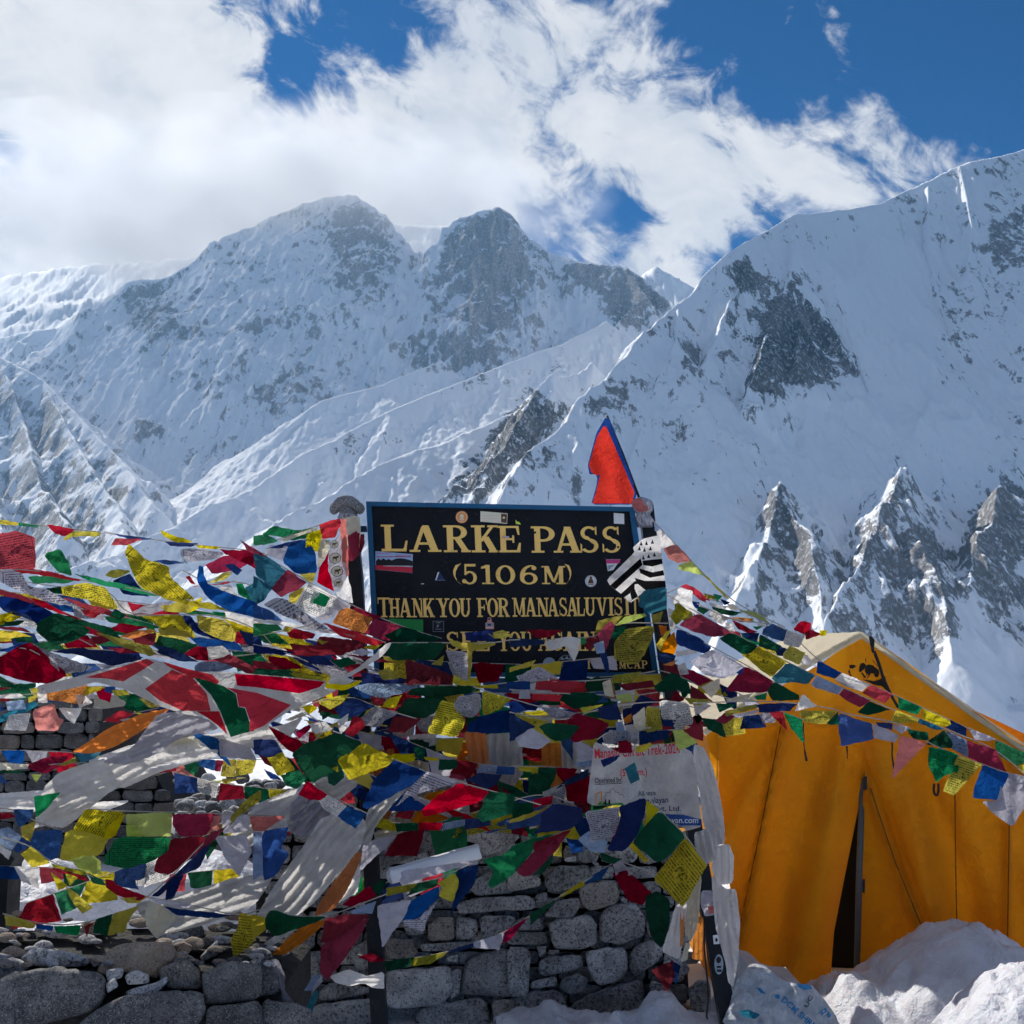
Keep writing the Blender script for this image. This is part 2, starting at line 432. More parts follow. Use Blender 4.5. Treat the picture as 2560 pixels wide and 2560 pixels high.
    for (ox, oy, sx, sy, a) in [(1950,1260,45,60,.55),(2234,1230,50,75,.6),(2495,1250,50,70,.6),(1980,720,22,40,.5),(1930,790,60,60,.25),(2040,800,70,50,.3),(1990,1000,220,60,-.25),(2110,960,60,40,.2),(1905,1330,40,60,.3),(2180,1350,60,60,.25),(2310,1370,50,60,.3),(2345,1440,60,140,.5),(2035,1460,45,110,.45),(2500,1300,60,100,.3)]:
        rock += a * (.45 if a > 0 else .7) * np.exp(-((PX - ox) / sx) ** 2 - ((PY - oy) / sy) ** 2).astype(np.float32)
    nr_, nc = Z.shape
    co = np.stack([X, Y, Z], -1).astype(np.float32).reshape(-1, 3)
    i = np.arange(nr_ - 1)[:, None] * nc + np.arange(nc - 1)[None, :]
    q = np.stack([i, i + 1, i + 1 + nc, i + nc], -1).reshape(-1, 4).astype(np.int32)
    def grid_mesh(name, vsel0, vsel1, mat, smooth=True):
        r0, r1 = vsel0, vsel1
        c = co.reshape(nr_, nc, 3)[r0:r1 + 1].reshape(-1, 3)
        n = (r1 - r0)
        ii = np.arange(n)[:, None] * nc + np.arange(nc - 1)[None, :]
        qq = np.stack([ii, ii + 1, ii + 1 + nc, ii + nc], -1).reshape(-1, 4).astype(np.int32)
        me = bpy.data.meshes.new(name)
        me.vertices.add(len(c)); me.vertices.foreach_set('co', c.ravel())
        me.loops.add(qq.size); me.loops.foreach_set('vertex_index', qq.ravel())
        me.polygons.add(len(qq)); me.polygons.foreach_set('loop_start', np.arange(0, qq.size, 4, dtype=np.int32))
        me.update(calc_edges=True)
        at_ = me.attributes.new('rock', 'FLOAT', 'POINT')
        at_.data.foreach_set('value', rock[r0:r1 + 1].ravel())
        at2 = me.attributes.new('tone', 'FLOAT', 'POINT')
        at2.data.foreach_set('value', tone[r0:r1 + 1].ravel())
        return link(name, me, mat, None, smooth)
    nf = int(np.searchsorted(ys, 1000))
    tag(grid_mesh('snow_ground', 0, nf, M_SNOWGROUND), kind='structure', label='snow covered ground falling away from the pass')
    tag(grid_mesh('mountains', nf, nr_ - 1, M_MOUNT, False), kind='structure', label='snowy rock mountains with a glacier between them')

# materials
M_MOUNT, nt = new_mat('mountain_rock_and_snow')
geo = nt.n('ShaderNodeNewGeometry')
pos, nrm = geo.outputs['Position'], geo.outputs['Normal']
sep = nt.n('ShaderNodeSeparateXYZ'); nt.set(sep.inputs[0], nrm)
rk = nt.n('ShaderNodeAttribute', attribute_name='rock').outputs['Fac']
na = nt.noise(pos, 0.006, 5, 0.6)
nb = nt.noise(nt.vm('MULTIPLY', pos, (1.0, 0.5, 0.45)), 0.035, 6, 0.68, 0.6)
nc_ = nt.noise(nt.vm('MULTIPLY', pos, (1.0, 0.7, 0.5)), 0.15, 4, 0.65)
steep = nt.m('SUBTRACT', 0.78, sep.outputs['Z'])
f = nt.m('ADD', nt.m('MULTIPLY', steep, 1.15), nt.m('MULTIPLY', nt.m('SUBTRACT', nb, 0.5), 1.9))
f = nt.m('ADD', f, nt.m('MULTIPLY', nt.m('SUBTRACT', nc_, 0.5), 0.9))
f = nt.m('ADD', f, nt.m('MULTIPLY', nt.m('SUBTRACT', na, 0.5), 1.0))
f = nt.m('ADD', f, nt.m('ADD', nt.m('MULTIPLY', rk, 1.0), -0.02))
rockf = nt.smooth(f, 0.36, 0.50)
rc = nt.mix(nt.smooth(nt.noise(pos, 0.012, 4, 0.6), 0.4, 0.65), (0.065, 0.068, 0.075, 1), (0.20, 0.185, 0.175, 1))
rc = nt.mix(nt.smooth(nt.noise(nt.vm('MULTIPLY', pos, (1.4, 1.0, 0.25)), 0.06, 5, 0.7), 0.35, 0.62), nt.mix(1.0, rc, (0.55, 0.55, 0.57, 1), 'MULTIPLY'), rc)
sp_ = nt.n('ShaderNodeSeparateXYZ'); nt.set(sp_.inputs[0], pos)
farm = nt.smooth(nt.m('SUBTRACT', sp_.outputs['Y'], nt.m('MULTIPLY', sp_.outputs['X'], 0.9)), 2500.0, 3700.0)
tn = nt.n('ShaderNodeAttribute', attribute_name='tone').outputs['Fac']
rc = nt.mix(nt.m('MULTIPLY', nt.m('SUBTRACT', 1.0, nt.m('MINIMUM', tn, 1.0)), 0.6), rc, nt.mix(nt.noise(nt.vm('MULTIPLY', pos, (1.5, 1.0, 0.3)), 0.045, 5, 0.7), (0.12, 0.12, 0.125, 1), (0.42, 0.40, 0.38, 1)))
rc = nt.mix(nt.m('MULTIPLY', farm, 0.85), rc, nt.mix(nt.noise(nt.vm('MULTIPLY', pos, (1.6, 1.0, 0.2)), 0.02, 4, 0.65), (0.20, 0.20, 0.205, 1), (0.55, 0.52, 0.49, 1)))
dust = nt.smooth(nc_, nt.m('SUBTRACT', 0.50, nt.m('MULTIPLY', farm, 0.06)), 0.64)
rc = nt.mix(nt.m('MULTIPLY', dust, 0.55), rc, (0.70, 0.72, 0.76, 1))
colr = nt.mix(rockf, (0.84, 0.86, 0.89, 1), rc)
h = nt.m('ADD', nb, nt.m('MULTIPLY', nc_, 0.5))
bmp = nt.bump(h, 0.8, nt.m('ADD', 1.2, nt.m('MULTIPLY', rockf, 11.0)))
out(nt, pbr(nt, colr, 0.85, bmp, Specular_IOR_Level=0.2))

M_SNOWGROUND, nt = new_mat('trodden_snow')
tc = nt.n('ShaderNodeTexCoord').outputs['Object']
s1 = nt.noise(tc, 3.0, 6, 0.6); s2 = nt.noise(tc, 40, 4, 0.6)
out(nt, pbr(nt, nt.mix(nt.smooth(s1, 0.35, 0.7), (0.86, 0.87, 0.89, 1), (0.74, 0.75, 0.77, 1)), 0.6,
            nt.bump(nt.m('ADD', s1, nt.m('MULTIPLY', s2, 0.15)), 0.7, 0.08), Subsurface_Weight=0.0))
build_terrain()
V = []; F = []
for i in range(61):
    for j in range(34):
        x, y = -60 + i * 2.0, -60 + j * 2.0
        V.append((x, y, -1.78 + .06 * mnoise.noise(Vector((x / 3, y / 3, 2)))))
for i in range(60):
    for j in range(33):
        k = i * 34 + j; F.append((k, k + 34, k + 35, k + 1))
tag(mesh('snow_field', V, F, M_SNOWGROUND, None, True), kind='structure', label='snow covered ground on the near side of the pass')

# ------------------------------------------------------------------ haze
def box_mesh(name, lo, hi, mat):
    v = [(x, y, z) for x in (lo[0], hi[0]) for y in (lo[1], hi[1]) for z in (lo[2], hi[2])]
    f = [(0, 1, 3, 2), (4, 6, 7, 5), (0, 4, 5, 1), (2, 3, 7, 6), (0, 2, 6, 4), (1, 5, 7, 3)]
    return mesh(name, v, f, mat)
M_HAZE = bpy.data.materials.new('thin_air')
M_HAZE.use_nodes = True
nt = NT(M_HAZE.node_tree)
pv = nt.n('ShaderNodeVolumePrincipled')
pv.inputs['Color'].default_value = (0.26, 0.62, 1.0, 1)
pv.inputs['Density'].default_value = 2.9e-5
pv.inputs['Anisotropy'].default_value = 0.25
mo = nt.n('ShaderNodeOutputMaterial')
nt.t.links.new(pv.outputs[0], mo.inputs['Volume'])
tag(box_mesh('haze', (-21000, -200, -420), (21000, 8200, 2450), M_HAZE), kind='stuff', label='thin blue haze in front of the far mountains')

# cloud hanging on the left summit: one soft bank of uneven density
M_CLOUD = bpy.data.materials.new('cloud_vapour'); M_CLOUD.use_nodes = True
nt = NT(M_CLOUD.node_tree)
gp = nt.n('ShaderNodeTexCoord').outputs['Object']
r_ = nt.vm('LENGTH', nt.vm('MULTIPLY', gp, (1 / 2200., 1 / 850., 1 / 470.)))
nn_ = nt.noise(nt.vm('MULTIPLY', gp, (1, 1, 1.4)), 0.0022, 3, .6)
dn = nt.m('MULTIPLY', nt.smooth(nt.m('ADD', nt.m('SUBTRACT', 1.0, r_), nt.m('MULTIPLY', nt.m('SUBTRACT', nn_, .5), 1.9)), 0.02, .8), 0.0026)
pv = nt.n('ShaderNodeVolumePrincipled'); pv.inputs['Color'].default_value = (.96, .97, 1, 1); pv.inputs['Anisotropy'].default_value = .3
nt.set(pv.inputs['Density'], dn)
mo = nt.n('ShaderNodeOutputMaterial'); nt.t.links.new(pv.outputs[0], mo.inputs['Volume'])
c_m = at(520, 545, 4800)
bm = bmesh.new(); bmesh.ops.create_icosphere(bm, subdivisions=3, radius=1.0)
for v in bm.verts: v.co = Vector((v.co.x * 2200, v.co.y * 850, v.co.z * 470))
me = bpy.data.meshes.new('summit_cloud'); bm.to_mesh(me); bm.free()
summit_cloud = link('summit_cloud', me, M_CLOUD); summit_cloud.location = c_m
tag(summit_cloud, kind='stuff', label='cloud hanging on the left summit')
# ------------------------------------------------------------------ mapping of the zoomed views to photograph pixels
REG = {'P': (0, 0, 1.0), 'R1': (0, 1240, 3.01875), 'R2': (640, 1240, 3.01875), 'R3': (1280, 1240, 3.01875), 'R4': (1920, 1500, 3.01875),
       'L1': (0, 1860, 2.759), 'L2': (640, 1860, 2.759), 'L3': (1280, 1860, 2.759), 'L4': (1700, 1860, 2.2465),
       'B': (900, 1240, 2.542), 'T': (1600, 1400, 3.01875), 'S': (1280, 400, 1.509)}
def pts_of(text, reg='P'):
    res = []
    for tok in text.split():
        if tok in REG: reg = tok; continue
        x, y = tok.split(',')
        ox, oy, k = REG[reg]
        res.append((ox + float(x) / k, oy + float(y) / k))
    return res

# ------------------------------------------------------------------ cloth materials
PAL = {'r': (.60, .003, .016), 'd': (.27, .003, .018), 'b': (.012, .085, .34), 'n': (.008, .03, .15), 'g': (.01, .27, .10), 'e': (.006, .09, .045),
       'y': (.74, .62, .015), 'o': (.80, .24, .012), 'w': (.90, .89, .88), 'v': (.60, .59, .69), 't': (.01, .20, .31), 'm': (.36, .006, .05),
       'k': (.012, .012, .014), 'c': (.80, .74, .58), 'l': (.55, .68, .14), 's': (.30, .42, .66), 'p': (.72, .22, .18), 'q': (.42, .38, .03), 'u': (.33, .15, .05)}
CM = {}
CNAME = {'r': 'red', 'd': 'dark_red', 'b': 'blue', 'n': 'navy', 'g': 'green', 'e': 'dark_green', 'y': 'yellow', 'o': 'orange', 'w': 'white', 'v': 'grey_white', 't': 'teal',
         'm': 'crimson', 'k': 'black', 'c': 'cream', 'l': 'lime', 's': 'pale_blue', 'p': 'salmon', 'q': 'olive', 'u': 'brown'}
def cloth_mat(code):
    if code in CM: return CM[code]
    base = PAL[code.lower()]
    m, nt = new_mat(CNAME[code.lower()] + ('_printed_cotton' if code.isupper() else '_cotton'))
    uv = nt.n('ShaderNodeUVMap', uv_map='UVMap').outputs[0]
    tc = nt.n('ShaderNodeTexCoord').outputs['Object']
    rnd = nt.n('ShaderNodeObjectInfo').outputs['Random']
    hsv = nt.n('ShaderNodeHueSaturation')
    nt.set(hsv.inputs['Color'], base + (1,))
    nt.set(hsv.inputs['Hue'], nt.m('ADD', 0.494 if code.lower() in 'rdmp' else 0.490, nt.m('MULTIPLY', rnd, 0.005 if code.lower() in 'rdmp' else 0.018)))
    nt.set(hsv.inputs['Value'], nt.m('ADD', 0.78, nt.m('MULTIPLY', nt.m('FRACT', nt.m('MULTIPLY', rnd, 7.31)), 0.5)))
    nt.set(hsv.inputs['Saturation'], nt.m('ADD', 0.86, nt.m('MULTIPLY', nt.m('FRACT', nt.m('MULTIPLY', rnd, 3.77)), 0.16)))
    c = hsv.outputs[0]
    wear = nt.noise(tc, 14, 4, 0.6)
    c = nt.mix(nt.smooth(wear, 0.30, 0.75, 0.30, 0.0), c, nt.mix(1.0, c, (0.55, 0.50, 0.45, 1), 'MULTIPLY'))
    if code.isupper():
        s = nt.n('ShaderNodeSeparateXYZ'); nt.set(s.inputs[0], uv)
        U, V = s.outputs['X'], s.outputs['Y']
        rows = nt.m('FRACT', nt.m('MULTIPLY', V, 17.0))
        row = nt.m('MULTIPLY', nt.m('GREATER_THAN', rows, 0.35), nt.m('LESS_THAN', rows, 0.90))
        cv = nt.n('ShaderNodeCombineXYZ')
        nt.set(cv.inputs[0], nt.m('MULTIPLY', U, 55.0)); nt.set(cv.inputs[1], nt.m('MULTIPLY', nt.m('FLOOR', nt.m('MULTIPLY', V, 17.0)), 3.7)); nt.set(cv.inputs[2], nt.m('MULTIPLY', rnd, 40.0))
        letters = nt.m('GREATER_THAN', nt.noise(cv.outputs[0], 1.0, 2, 0.7), 0.46)
        du = nt.m('ABSOLUTE', nt.m('SUBTRACT', U, 0.5)); dv = nt.m('ABSOLUTE', nt.m('SUBTRACT', V, 0.5))
        inside = nt.m('MULTIPLY', nt.m('LESS_THAN', du, 0.40), nt.m('LESS_THAN', dv, 0.40))
        rad = nt.m('SQRT', nt.m('ADD', nt.m('MULTIPLY', du, du), nt.m('MULTIPLY', dv, dv)))
        cen = nt.m('LESS_THAN', rad, 0.17)
        blob = nt.m('MULTIPLY', nt.m('LESS_THAN', rad, 0.14), nt.m('GREATER_THAN', nt.noise(nt.vm('ADD', uv, nt.vm('MULTIPLY', (1, 1, 1), rnd)), 13, 4, 0.7), 0.52))
        mx = nt.m('MAXIMUM', du, dv)
        border = nt.m('MULTIPLY', nt.m('GREATER_THAN', mx, 0.415), nt.m('LESS_THAN', mx, 0.432))
        ink = nt.m('MULTIPLY', nt.m('MULTIPLY', row, letters), nt.m('MULTIPLY', inside, nt.m('SUBTRACT', 1.0, cen)))
        ink = nt.m('MAXIMUM', nt.m('MAXIMUM', ink, blob), border)
        fade = nt.smooth(nt.noise(tc, 25, 3, 0.6), 0.25, 0.55, 0.45, 0.9)
        c = nt.mix(nt.m('MULTIPLY', ink, fade), c, nt.mix(0.88, c, (0.012, 0.012, 0.02, 1)))
    weave = nt.noise(tc, 420, 2, 0.5)
    wr = nt.noise(tc, 17, 6, 0.62, 2.2)
    bmp = nt.bump(nt.m('ADD', nt.m('MULTIPLY', wr, 1.0), nt.m('MULTIPLY', weave, 0.05)), 0.85, 0.045)
    dif = nt.n('ShaderNodeBsdfDiffuse')
    nt.set(dif.inputs['Color'], c); nt.set(dif.inputs['Normal'], bmp)
    tr = nt.n('ShaderNodeBsdfTranslucent'); nt.set(tr.inputs['Color'], c); nt.set(tr.inputs['Normal'], bmp)
    mx_ = nt.n('ShaderNodeMixShader'); nt.set(mx_.inputs[0], 0.52 if code.lower() in 'wcyolp' else 0.44)
    nt.t.links.new(dif.outputs[0], mx_.inputs[1]); nt.t.links.new(tr.outputs[0], mx_.inputs[2])
    out(nt, mx_)
    CM[code] = m
    return m

M_CORD, nt = new_mat('cotton_cord')
out(nt, pbr(nt, (0.42, 0.38, 0.33, 1), 0.9))

def chaikin(p, closed=True, r=0.18):
    n = len(p); o = []
    for i in range(n if closed else n - 1):
        a, b = p[i], p[(i + 1) % n]
        o += [(a[0] + (b[0] - a[0]) * r, a[1] + (b[1] - a[1]) * r), (a[0] + (b[0] - a[0]) * (1 - r), a[1] + (b[1] - a[1]) * (1 - r))]
    return o

def tri_fill(outline, step, jag=0.0, seed=0):
    """constrained triangulation of an outline with inner grid points; returns pts, tris"""
    rs = random.Random(seed)
    n = len(outline); bd = []
    for i in range(n):
        a, b = outline[i], outline[(i + 1) % n]
        L = math.hypot(b[0] - a[0], b[1] - a[1]); k = max(1, int(L / step))
        nx, ny = (-(b[1] - a[1]) / (L + 1e-6), (b[0] - a[0]) / (L + 1e-6))
        ph = rs.uniform(0, 6.28)
        for j in range(k):
            t = j / k
            o = 0 if j == 0 else (math.sin(ph + t * 5) * 0.4 + rs.uniform(-1, 1) * 0.6) * jag
            bd.append(Vector((a[0] + (b[0] - a[0]) * t + nx * o, a[1] + (b[1] - a[1]) * t + ny * o)))
    xs = [p[0] for p in bd]; ys = [p[1] for p in bd]
    ver = list(bd)
    y = min(ys) + step / 2; r = 0
    nb = len(bd)
    bp = [(p.x, p.y) for p in bd]
    while y < max(ys):
        cr = []
        for i in range(nb):
            x1, y1 = bp[i]; x2, y2 = bp[(i + 1) % nb]
            if (y1 > y) != (y2 > y): cr.append(x1 + (y - y1) * (x2 - x1) / (y2 - y1))
        cr.sort()
        for a, b in zip(cr[::2], cr[1::2]):
            x = a + step * 0.45 + (step * 0.5 if r % 2 else 0) * 0.5
            while x < b - step * 0.35:
                ver.append(Vector((x + rs.uniform(-.15, .15) * step, y + rs.uniform(-.15, .15) * step)))
                x += step
        y += step * 0.9; r += 1
    res = delaunay_2d_cdt(ver, [], [list(range(nb))], 1, 1e-4)
    return [(v.x, v.y) for v in res[0]], [tuple(f) for f in res[2]]

def wave_fn(size_m, seed, strength=1.0):
    rs = random.Random(seed)
    a1 = rs.uniform(0, math.pi); a2 = a1 + rs.uniform(.4, 1.3)
    wl = size_m * rs.uniform(.45, .8)
    p1, p2, p3 = (rs.uniform(0, 6.28) for _ in range(3))
    A = 0.080 * size_m * strength * rs.uniform(.6, 1.5)
    tx, ty = rs.uniform(-.45, .45), rs.uniform(-.35, .35)
    def fn(u, v):      # metres right and down from the cloth's middle
        c = u * math.cos(a1) + v * math.sin(a1); d = u * math.cos(a2) + v * math.sin(a2)
        w_ = math.sin(c * 6.283 / wl + p1 + 1.1 * math.sin(d * 3.1 / wl + p3))
        w_ = w_ * (1 - 0.25 * abs(w_))
        return A * (w_ + 0.45 * math.sin(d * 6.283 / (wl * .55) + p2)) + (tx * u + ty * v) * strength
    return fn

def pleat_fn(outline, D, seed, n_pleats=None, amp=1.0):
    """long creases running along the cloth's length, as in a gathered scarf"""
    cx = sum(p[0] for p in outline) / len(outline); cy = sum(p[1] for p in outline) / len(outline)
    sxx = sum((p[0] - cx) ** 2 for p in outline); syy = sum((p[1] - cy) ** 2 for p in outline); sxy = sum((p[0] - cx) * (p[1] - cy) for p in outline)
    th = .5 * math.atan2(2 * sxy, sxx - syy)
    ax, ay = math.cos(th), math.sin(th)
    across = [(-(p[0] - cx) * ay + (p[1] - cy) * ax) for p in outline]
    W = (max(across) - min(across)) * D / 2560
    rs = random.Random(seed)
    k = n_pleats or max(1.6, min(3.6, W / .075))
    p1, p2, p3 = (rs.uniform(0, 6.28) for _ in range(3))
    A = (.11 if W < .22 else .028) * W / k * amp
    def fn(u, v):
        l = u * ax + v * ay; c = -u * ay + v * ax
        c2 = c + .08 * W * math.sin(l * 5 + p3) + .02 * W * math.sin(l * 13 + p1) + .10 * W * mnoise.noise(Vector((l * 3 + p1 * 9, c * 3, p2)))
        w1 = math.sin(c2 * 6.283 * k / W + p1 + l * 1.0); w1 = 1 - 2 * abs(w1) ** 1.4
        return A * (w1 + .7 * math.sin(c2 * 6.283 * k * .43 / W + p2) + .3 * math.sin(c2 * 6.283 * k * 2.1 / W + p3 + l * 1.5)) + .02 * math.sin(l * 5 + p2)
    return fn

SEED = [100]
def cloth(name, outline, depth, mat, parent=None, fn=None, step=None, smooth_it=True, jag=None, round_=True, strength=1.0, wdepth=None):
    SEED[0] += 1
    sd = SEED[0]
    xs = [p[0] for p in outline]; ys = [p[1] for p in outline]
    w_, h_ = max(xs) - min(xs), max(ys) - min(ys)
    size = math.hypot(w_, h_)
    if step is None: step = max(3.2, min(9.0, size / 12))
    p0, p1 = outline[0], outline[1]
    # a frame for the print: along the first edge
    L = math.hypot(p1[0] - p0[0], p1[1] - p0[1]) + 1e-6
    ax = ((p1[0] - p0[0]) / L, (p1[1] - p0[1]) / L); ay = (-ax[1], ax[0])
    src = outline
    us = [(p[0] - p0[0]) * ax[0] + (p[1] - p0[1]) * ax[1] for p in src]; vs = [(p[0] - p0[0]) * ay[0] + (p[1] - p0[1]) * ay[1] for p in src]
    ol = outline
    if round_: ol = chaikin(ol, True, 0.05 if len(ol) <= 5 else 0.11)
    P2, F = tri_fill(ol, step, (0.22 * step if jag is None else jag), sd)
    cx, cy = (min(xs) + max(xs)) / 2, (min(ys) + max(ys)) / 2
    mpp = depth / 2560.0
    if fn is None: fn = wave_fn(size * mpp * .75, sd, strength)
    V = []; UV = []
    du, dv = max(us) - min(us) + 1e-6, max(vs) - min(vs) + 1e-6
    for (x, y) in P2:
        D = depth if wdepth is None else wdepth(x, y)
        V.append(at(x, y, D + fn((x - cx) * mpp, (y - cy) * mpp)))
        u = ((x - p0[0]) * ax[0] + (y - p0[1]) * ax[1] - min(us)) / du
        v = ((x - p0[0]) * ay[0] + (y - p0[1]) * ay[1] - min(vs)) / dv
        UV.append((u, 1 - v))
    return mesh(name, V, F, mat, parent, smooth_it, UV)

def tube(name, pts3, radius, mat, parent=None, sides=5, smooth_it=True, radii=None):
    V = []; F = []
    n = len(pts3)
    for i, p in enumerate(pts3):
        a = pts3[max(0, i - 1)]; b = pts3[min(n - 1, i + 1)]
        d = (Vector(b) - Vector(a)).normalized()
        up = Vector((0, 0, 1)) if abs(d.z) < 0.9 else Vector((0, 1, 0))
        s = d.cross(up).normalized(); t = s.cross(d)
        r = radius if radii is None else radii[i]
        for k in range(sides):
            an = 2 * math.pi * k / sides
            V.append(Vector(p) + s * (math.cos(an) * r) + t * (math.sin(an) * r))
    for i in range(n - 1):
        for k in range(sides):
            a = i * sides + k; b = i * sides + (k + 1) % sides
            F.append((a, b, b + sides, a + sides))
    F.append(tuple(range(sides))[::-1]); F.append(tuple(range((n - 1) * sides, n * sides)))
    return mesh(name, V, F, mat, parent, smooth_it)

def polyline(pts, n):
    """even points along a 2-D or 3-D line, softened"""
    ds = [0]
    for a, b in zip(pts[:-1], pts[1:]): ds.append(ds[-1] + (Vector(b) - Vector(a)).length)
    res = []
    for i in range(n):
        t = ds[-1] * i / (n - 1); j = 0
        while j < len(ds) - 2 and ds[j + 1] < t: j += 1
        f = (t - ds[j]) / max(1e-6, ds[j + 1] - ds[j])
        res.append(Vector(pts[j]).lerp(Vector(pts[j + 1]), f))
    return res

# a quad flag hanging from a cord
def quad_flag(parent, a, b, h, ang, depth, code, sd):
    rs = random.Random(sd)
    w_ = math.hypot(b[0] - a[0], b[1] - a[1])
    def end(p, k):
        an = math.radians(ang + rs.uniform(-26, 26)); hh = h * k * rs.uniform(.7, 1.2)
        return (p[0] + math.cos(an) * hh, p[1] + math.sin(an) * hh)
    c = end(b, 1); d = end(a, 1)
    return cloth('prayer_flag', [a, b, c, d], depth, cloth_mat(code), parent, step=max(5, w_ / 7), round_=False)

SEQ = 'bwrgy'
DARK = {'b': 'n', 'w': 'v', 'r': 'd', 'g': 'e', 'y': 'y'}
def auto_string(label, cord, depth, w_, h_, ang, start=0, prt=0.5, dark=0.5, gap=0.04, group=None):
    root = empty('prayer_flag_string', at(cord[0][0], cord[0][1], depth), label, 'prayer flags', group or 'strings of prayer flags')
    L = polyline([Vector((p[0], p[1])) for p in cord], 60)
    tube('cord', [at(p.x, p.y, depth) for p in L], 0.0018, M_CORD, root, 4)
    ds = [0]
    for a, b in zip(L[:-1], L[1:]): ds.append(ds[-1] + (b - a).length)
    def pos(t):
        j = 0
        while j < len(ds) - 2 and ds[j + 1] < t: j += 1
        return L[j].lerp(L[j + 1], (t - ds[j]) / max(1e-6, ds[j + 1] - ds[j]))
    rs = random.Random(hash(label) % 1000 if False else int(cord[0][0] * 7 + cord[0][1] * 3 + start))
    t = w_ * .1; i = start
    while t + w_ * .6 < ds[-1]:
        ww = w_ * rs.uniform(.8, 1.1)
        a, b = pos(t), pos(min(ds[-1], t + ww))
        c = SEQ[i % 5]
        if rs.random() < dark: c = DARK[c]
        if rs.random() < prt and c in 'wyvgsr': c = c.upper()
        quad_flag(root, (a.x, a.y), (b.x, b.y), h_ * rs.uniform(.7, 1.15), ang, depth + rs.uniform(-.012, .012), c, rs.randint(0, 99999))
        t += ww * (1 + gap); i += 1
    return root

def string_from_text(block, default_name='prayer_flag_string', cat='prayer flags', group='strings of prayer flags', part='prayer_flag'):
    """@label|depth  |cord pts   then one line per flag: colour points"""
    lines = [l for l in block.strip().split('\n') if l.strip()]
    head = lines[0].split('|')
    label, depth = head[0].strip('@ ').strip(), float(head[1])
    cord = pts_of(head[2]) if len(head) > 2 and head[2].strip() else None
    first = cord[0] if cord else pts_of(lines[1].split(' ', 1)[1])[0]
    root = empty(default_name, at(first[0], first[1], depth), label, cat, group)
    if cord:
        n = max(8, int(len(cord) * 5))
        sm = chaikin(chaikin(cord, False, .25), False, .25)
        sm = [cord[0]] + sm + [cord[-1]]
        tube('cord', [at(p[0], p[1], depth + .004) for p in sm], 0.0022, M_CORD, root, 4)
    # strings that leave the frame go on beyond it
    if cord:
        for end, prev, sgn in ((cord[0], cord[1], -1), (cord[-1], cord[-2], 1)):
            if (sgn < 0 and end[0] < 0) or (sgn > 0 and end[0] > 2560):
                k = (end[1] - prev[1]) / (end[0] - prev[0] + 1e-6); k = max(-.4, min(.4, k))
                far_ = (end[0] + sgn * 520, end[1] + sgn * 520 * k)
                tube('cord', [at(end[0], end[1], depth + .004), at((end[0] + far_[0]) / 2, (end[1] + far_[1]) / 2 + 14, depth), at(far_[0], far_[1], depth)], 0.0022, M_CORD, root, 4)
                for q in range(5):
                    t0, t1 = (q + .05) / 5, (q + .95) / 5
                    a_ = (end[0] + (far_[0] - end[0]) * t0, end[1] + (far_[1] - end[1]) * t0 + 6); b_ = (end[0] + (far_[0] - end[0]) * t1, end[1] + (far_[1] - end[1]) * t1 + 6)
                    if a_[0] > b_[0]: a_, b_ = b_, a_
                    quad_flag(root, a_, b_, 60, 70, depth, 'bwrey'[q], int(abs(end[1])) + q)
    for i, l in enumerate(lines[1:]):
        code, rest = l.strip().split(' ', 1)
        cloth(part, pts_of(rest), depth - 0.007 * (i % 7) - .006, cloth_mat(code[0]), root)
    return root
# ------------------------------------------------------------------ name board
BD = 4.75
def paint(name, col, rough=0.55, wear=0.25, wearcol=(0.12, 0.12, 0.12), scale=9, bumpd=0.004):
    m, nt = new_mat(name)
    tc = nt.n('ShaderNodeTexCoord').outputs['Object']
    a = nt.noise(tc, scale, 6, 0.65); b = nt.noise(tc, scale * 9, 4, 0.7)
    sc = nt.smooth(nt.m('ADD', nt.m('MULTIPLY', a, 0.5), nt.m('MULTIPLY', b, 0.5)), 0.54, 0.66)
    c = nt.mix(nt.m('MULTIPLY', sc, wear), tuple(col) + (1,), tuple(wearcol) + (1,))
    out(nt, pbr(nt, c, nt.smooth(a, 0.3, 0.7, rough - .12, rough + .12), nt.bump(b, 0.35, bumpd), Specular_IOR_Level=.22))
    return m
M_BLACK = paint('black_board_paint', (0.003, 0.0045, 0.009), 0.62, 0.8, (0.022, 0.025, 0.032), 7)
M_GOLD = paint('yellow_letter_paint', (0.95, 0.62, 0.18), 0.6, 0.6, (0.40, 0.26, 0.08), 18)
M_FRAME = paint('blue_frame_paint', (0.012, 0.10, 0.22), 0.5, 0.85, (0.05, 0.045, 0.04), 16)
M_POST = paint('black_post_paint', (0.010, 0.011, 0.014), 0.42, 0.6, (0.07, 0.06, 0.055), 16)
M_BLUEPOST = paint('dark_blue_bracket_paint', (0.008, 0.05, 0.11), 0.5)
def flat(name, col, rough=0.5): return paint(name, col, rough, 0.12, tuple(c * .5 for c in col), 30, 0.001)
FL = {}
def fl(key):
    cols = {'white': (.72, .74, .76), 'cream': (.74, .70, .55), 'orange': (.80, .30, .07), 'green': (.02, .25, .06), 'red': (.55, .03, .06), 'pink': (.55, .06, .22),
            'navy': (.02, .04, .12), 'grey': (.28, .34, .40), 'dark': (.015, .015, .02), 'lime': (.6, .75, .1), 'salmon': (.7, .32, .28), 'sky': (.35, .5, .72), 'bluep': (.02, .07, .28),
            'textred': (.62, .03, .06), 'brown': (.12, .06, .03)}
    if key not in FL: FL[key] = flat('printed_' + key, cols[key])
    return FL[key]

def board_pt(x, y, front=0.0, reg='B'):
    ox, oy, k = REG[reg]
    return at(ox + x / k, oy + y / k, BD - front)

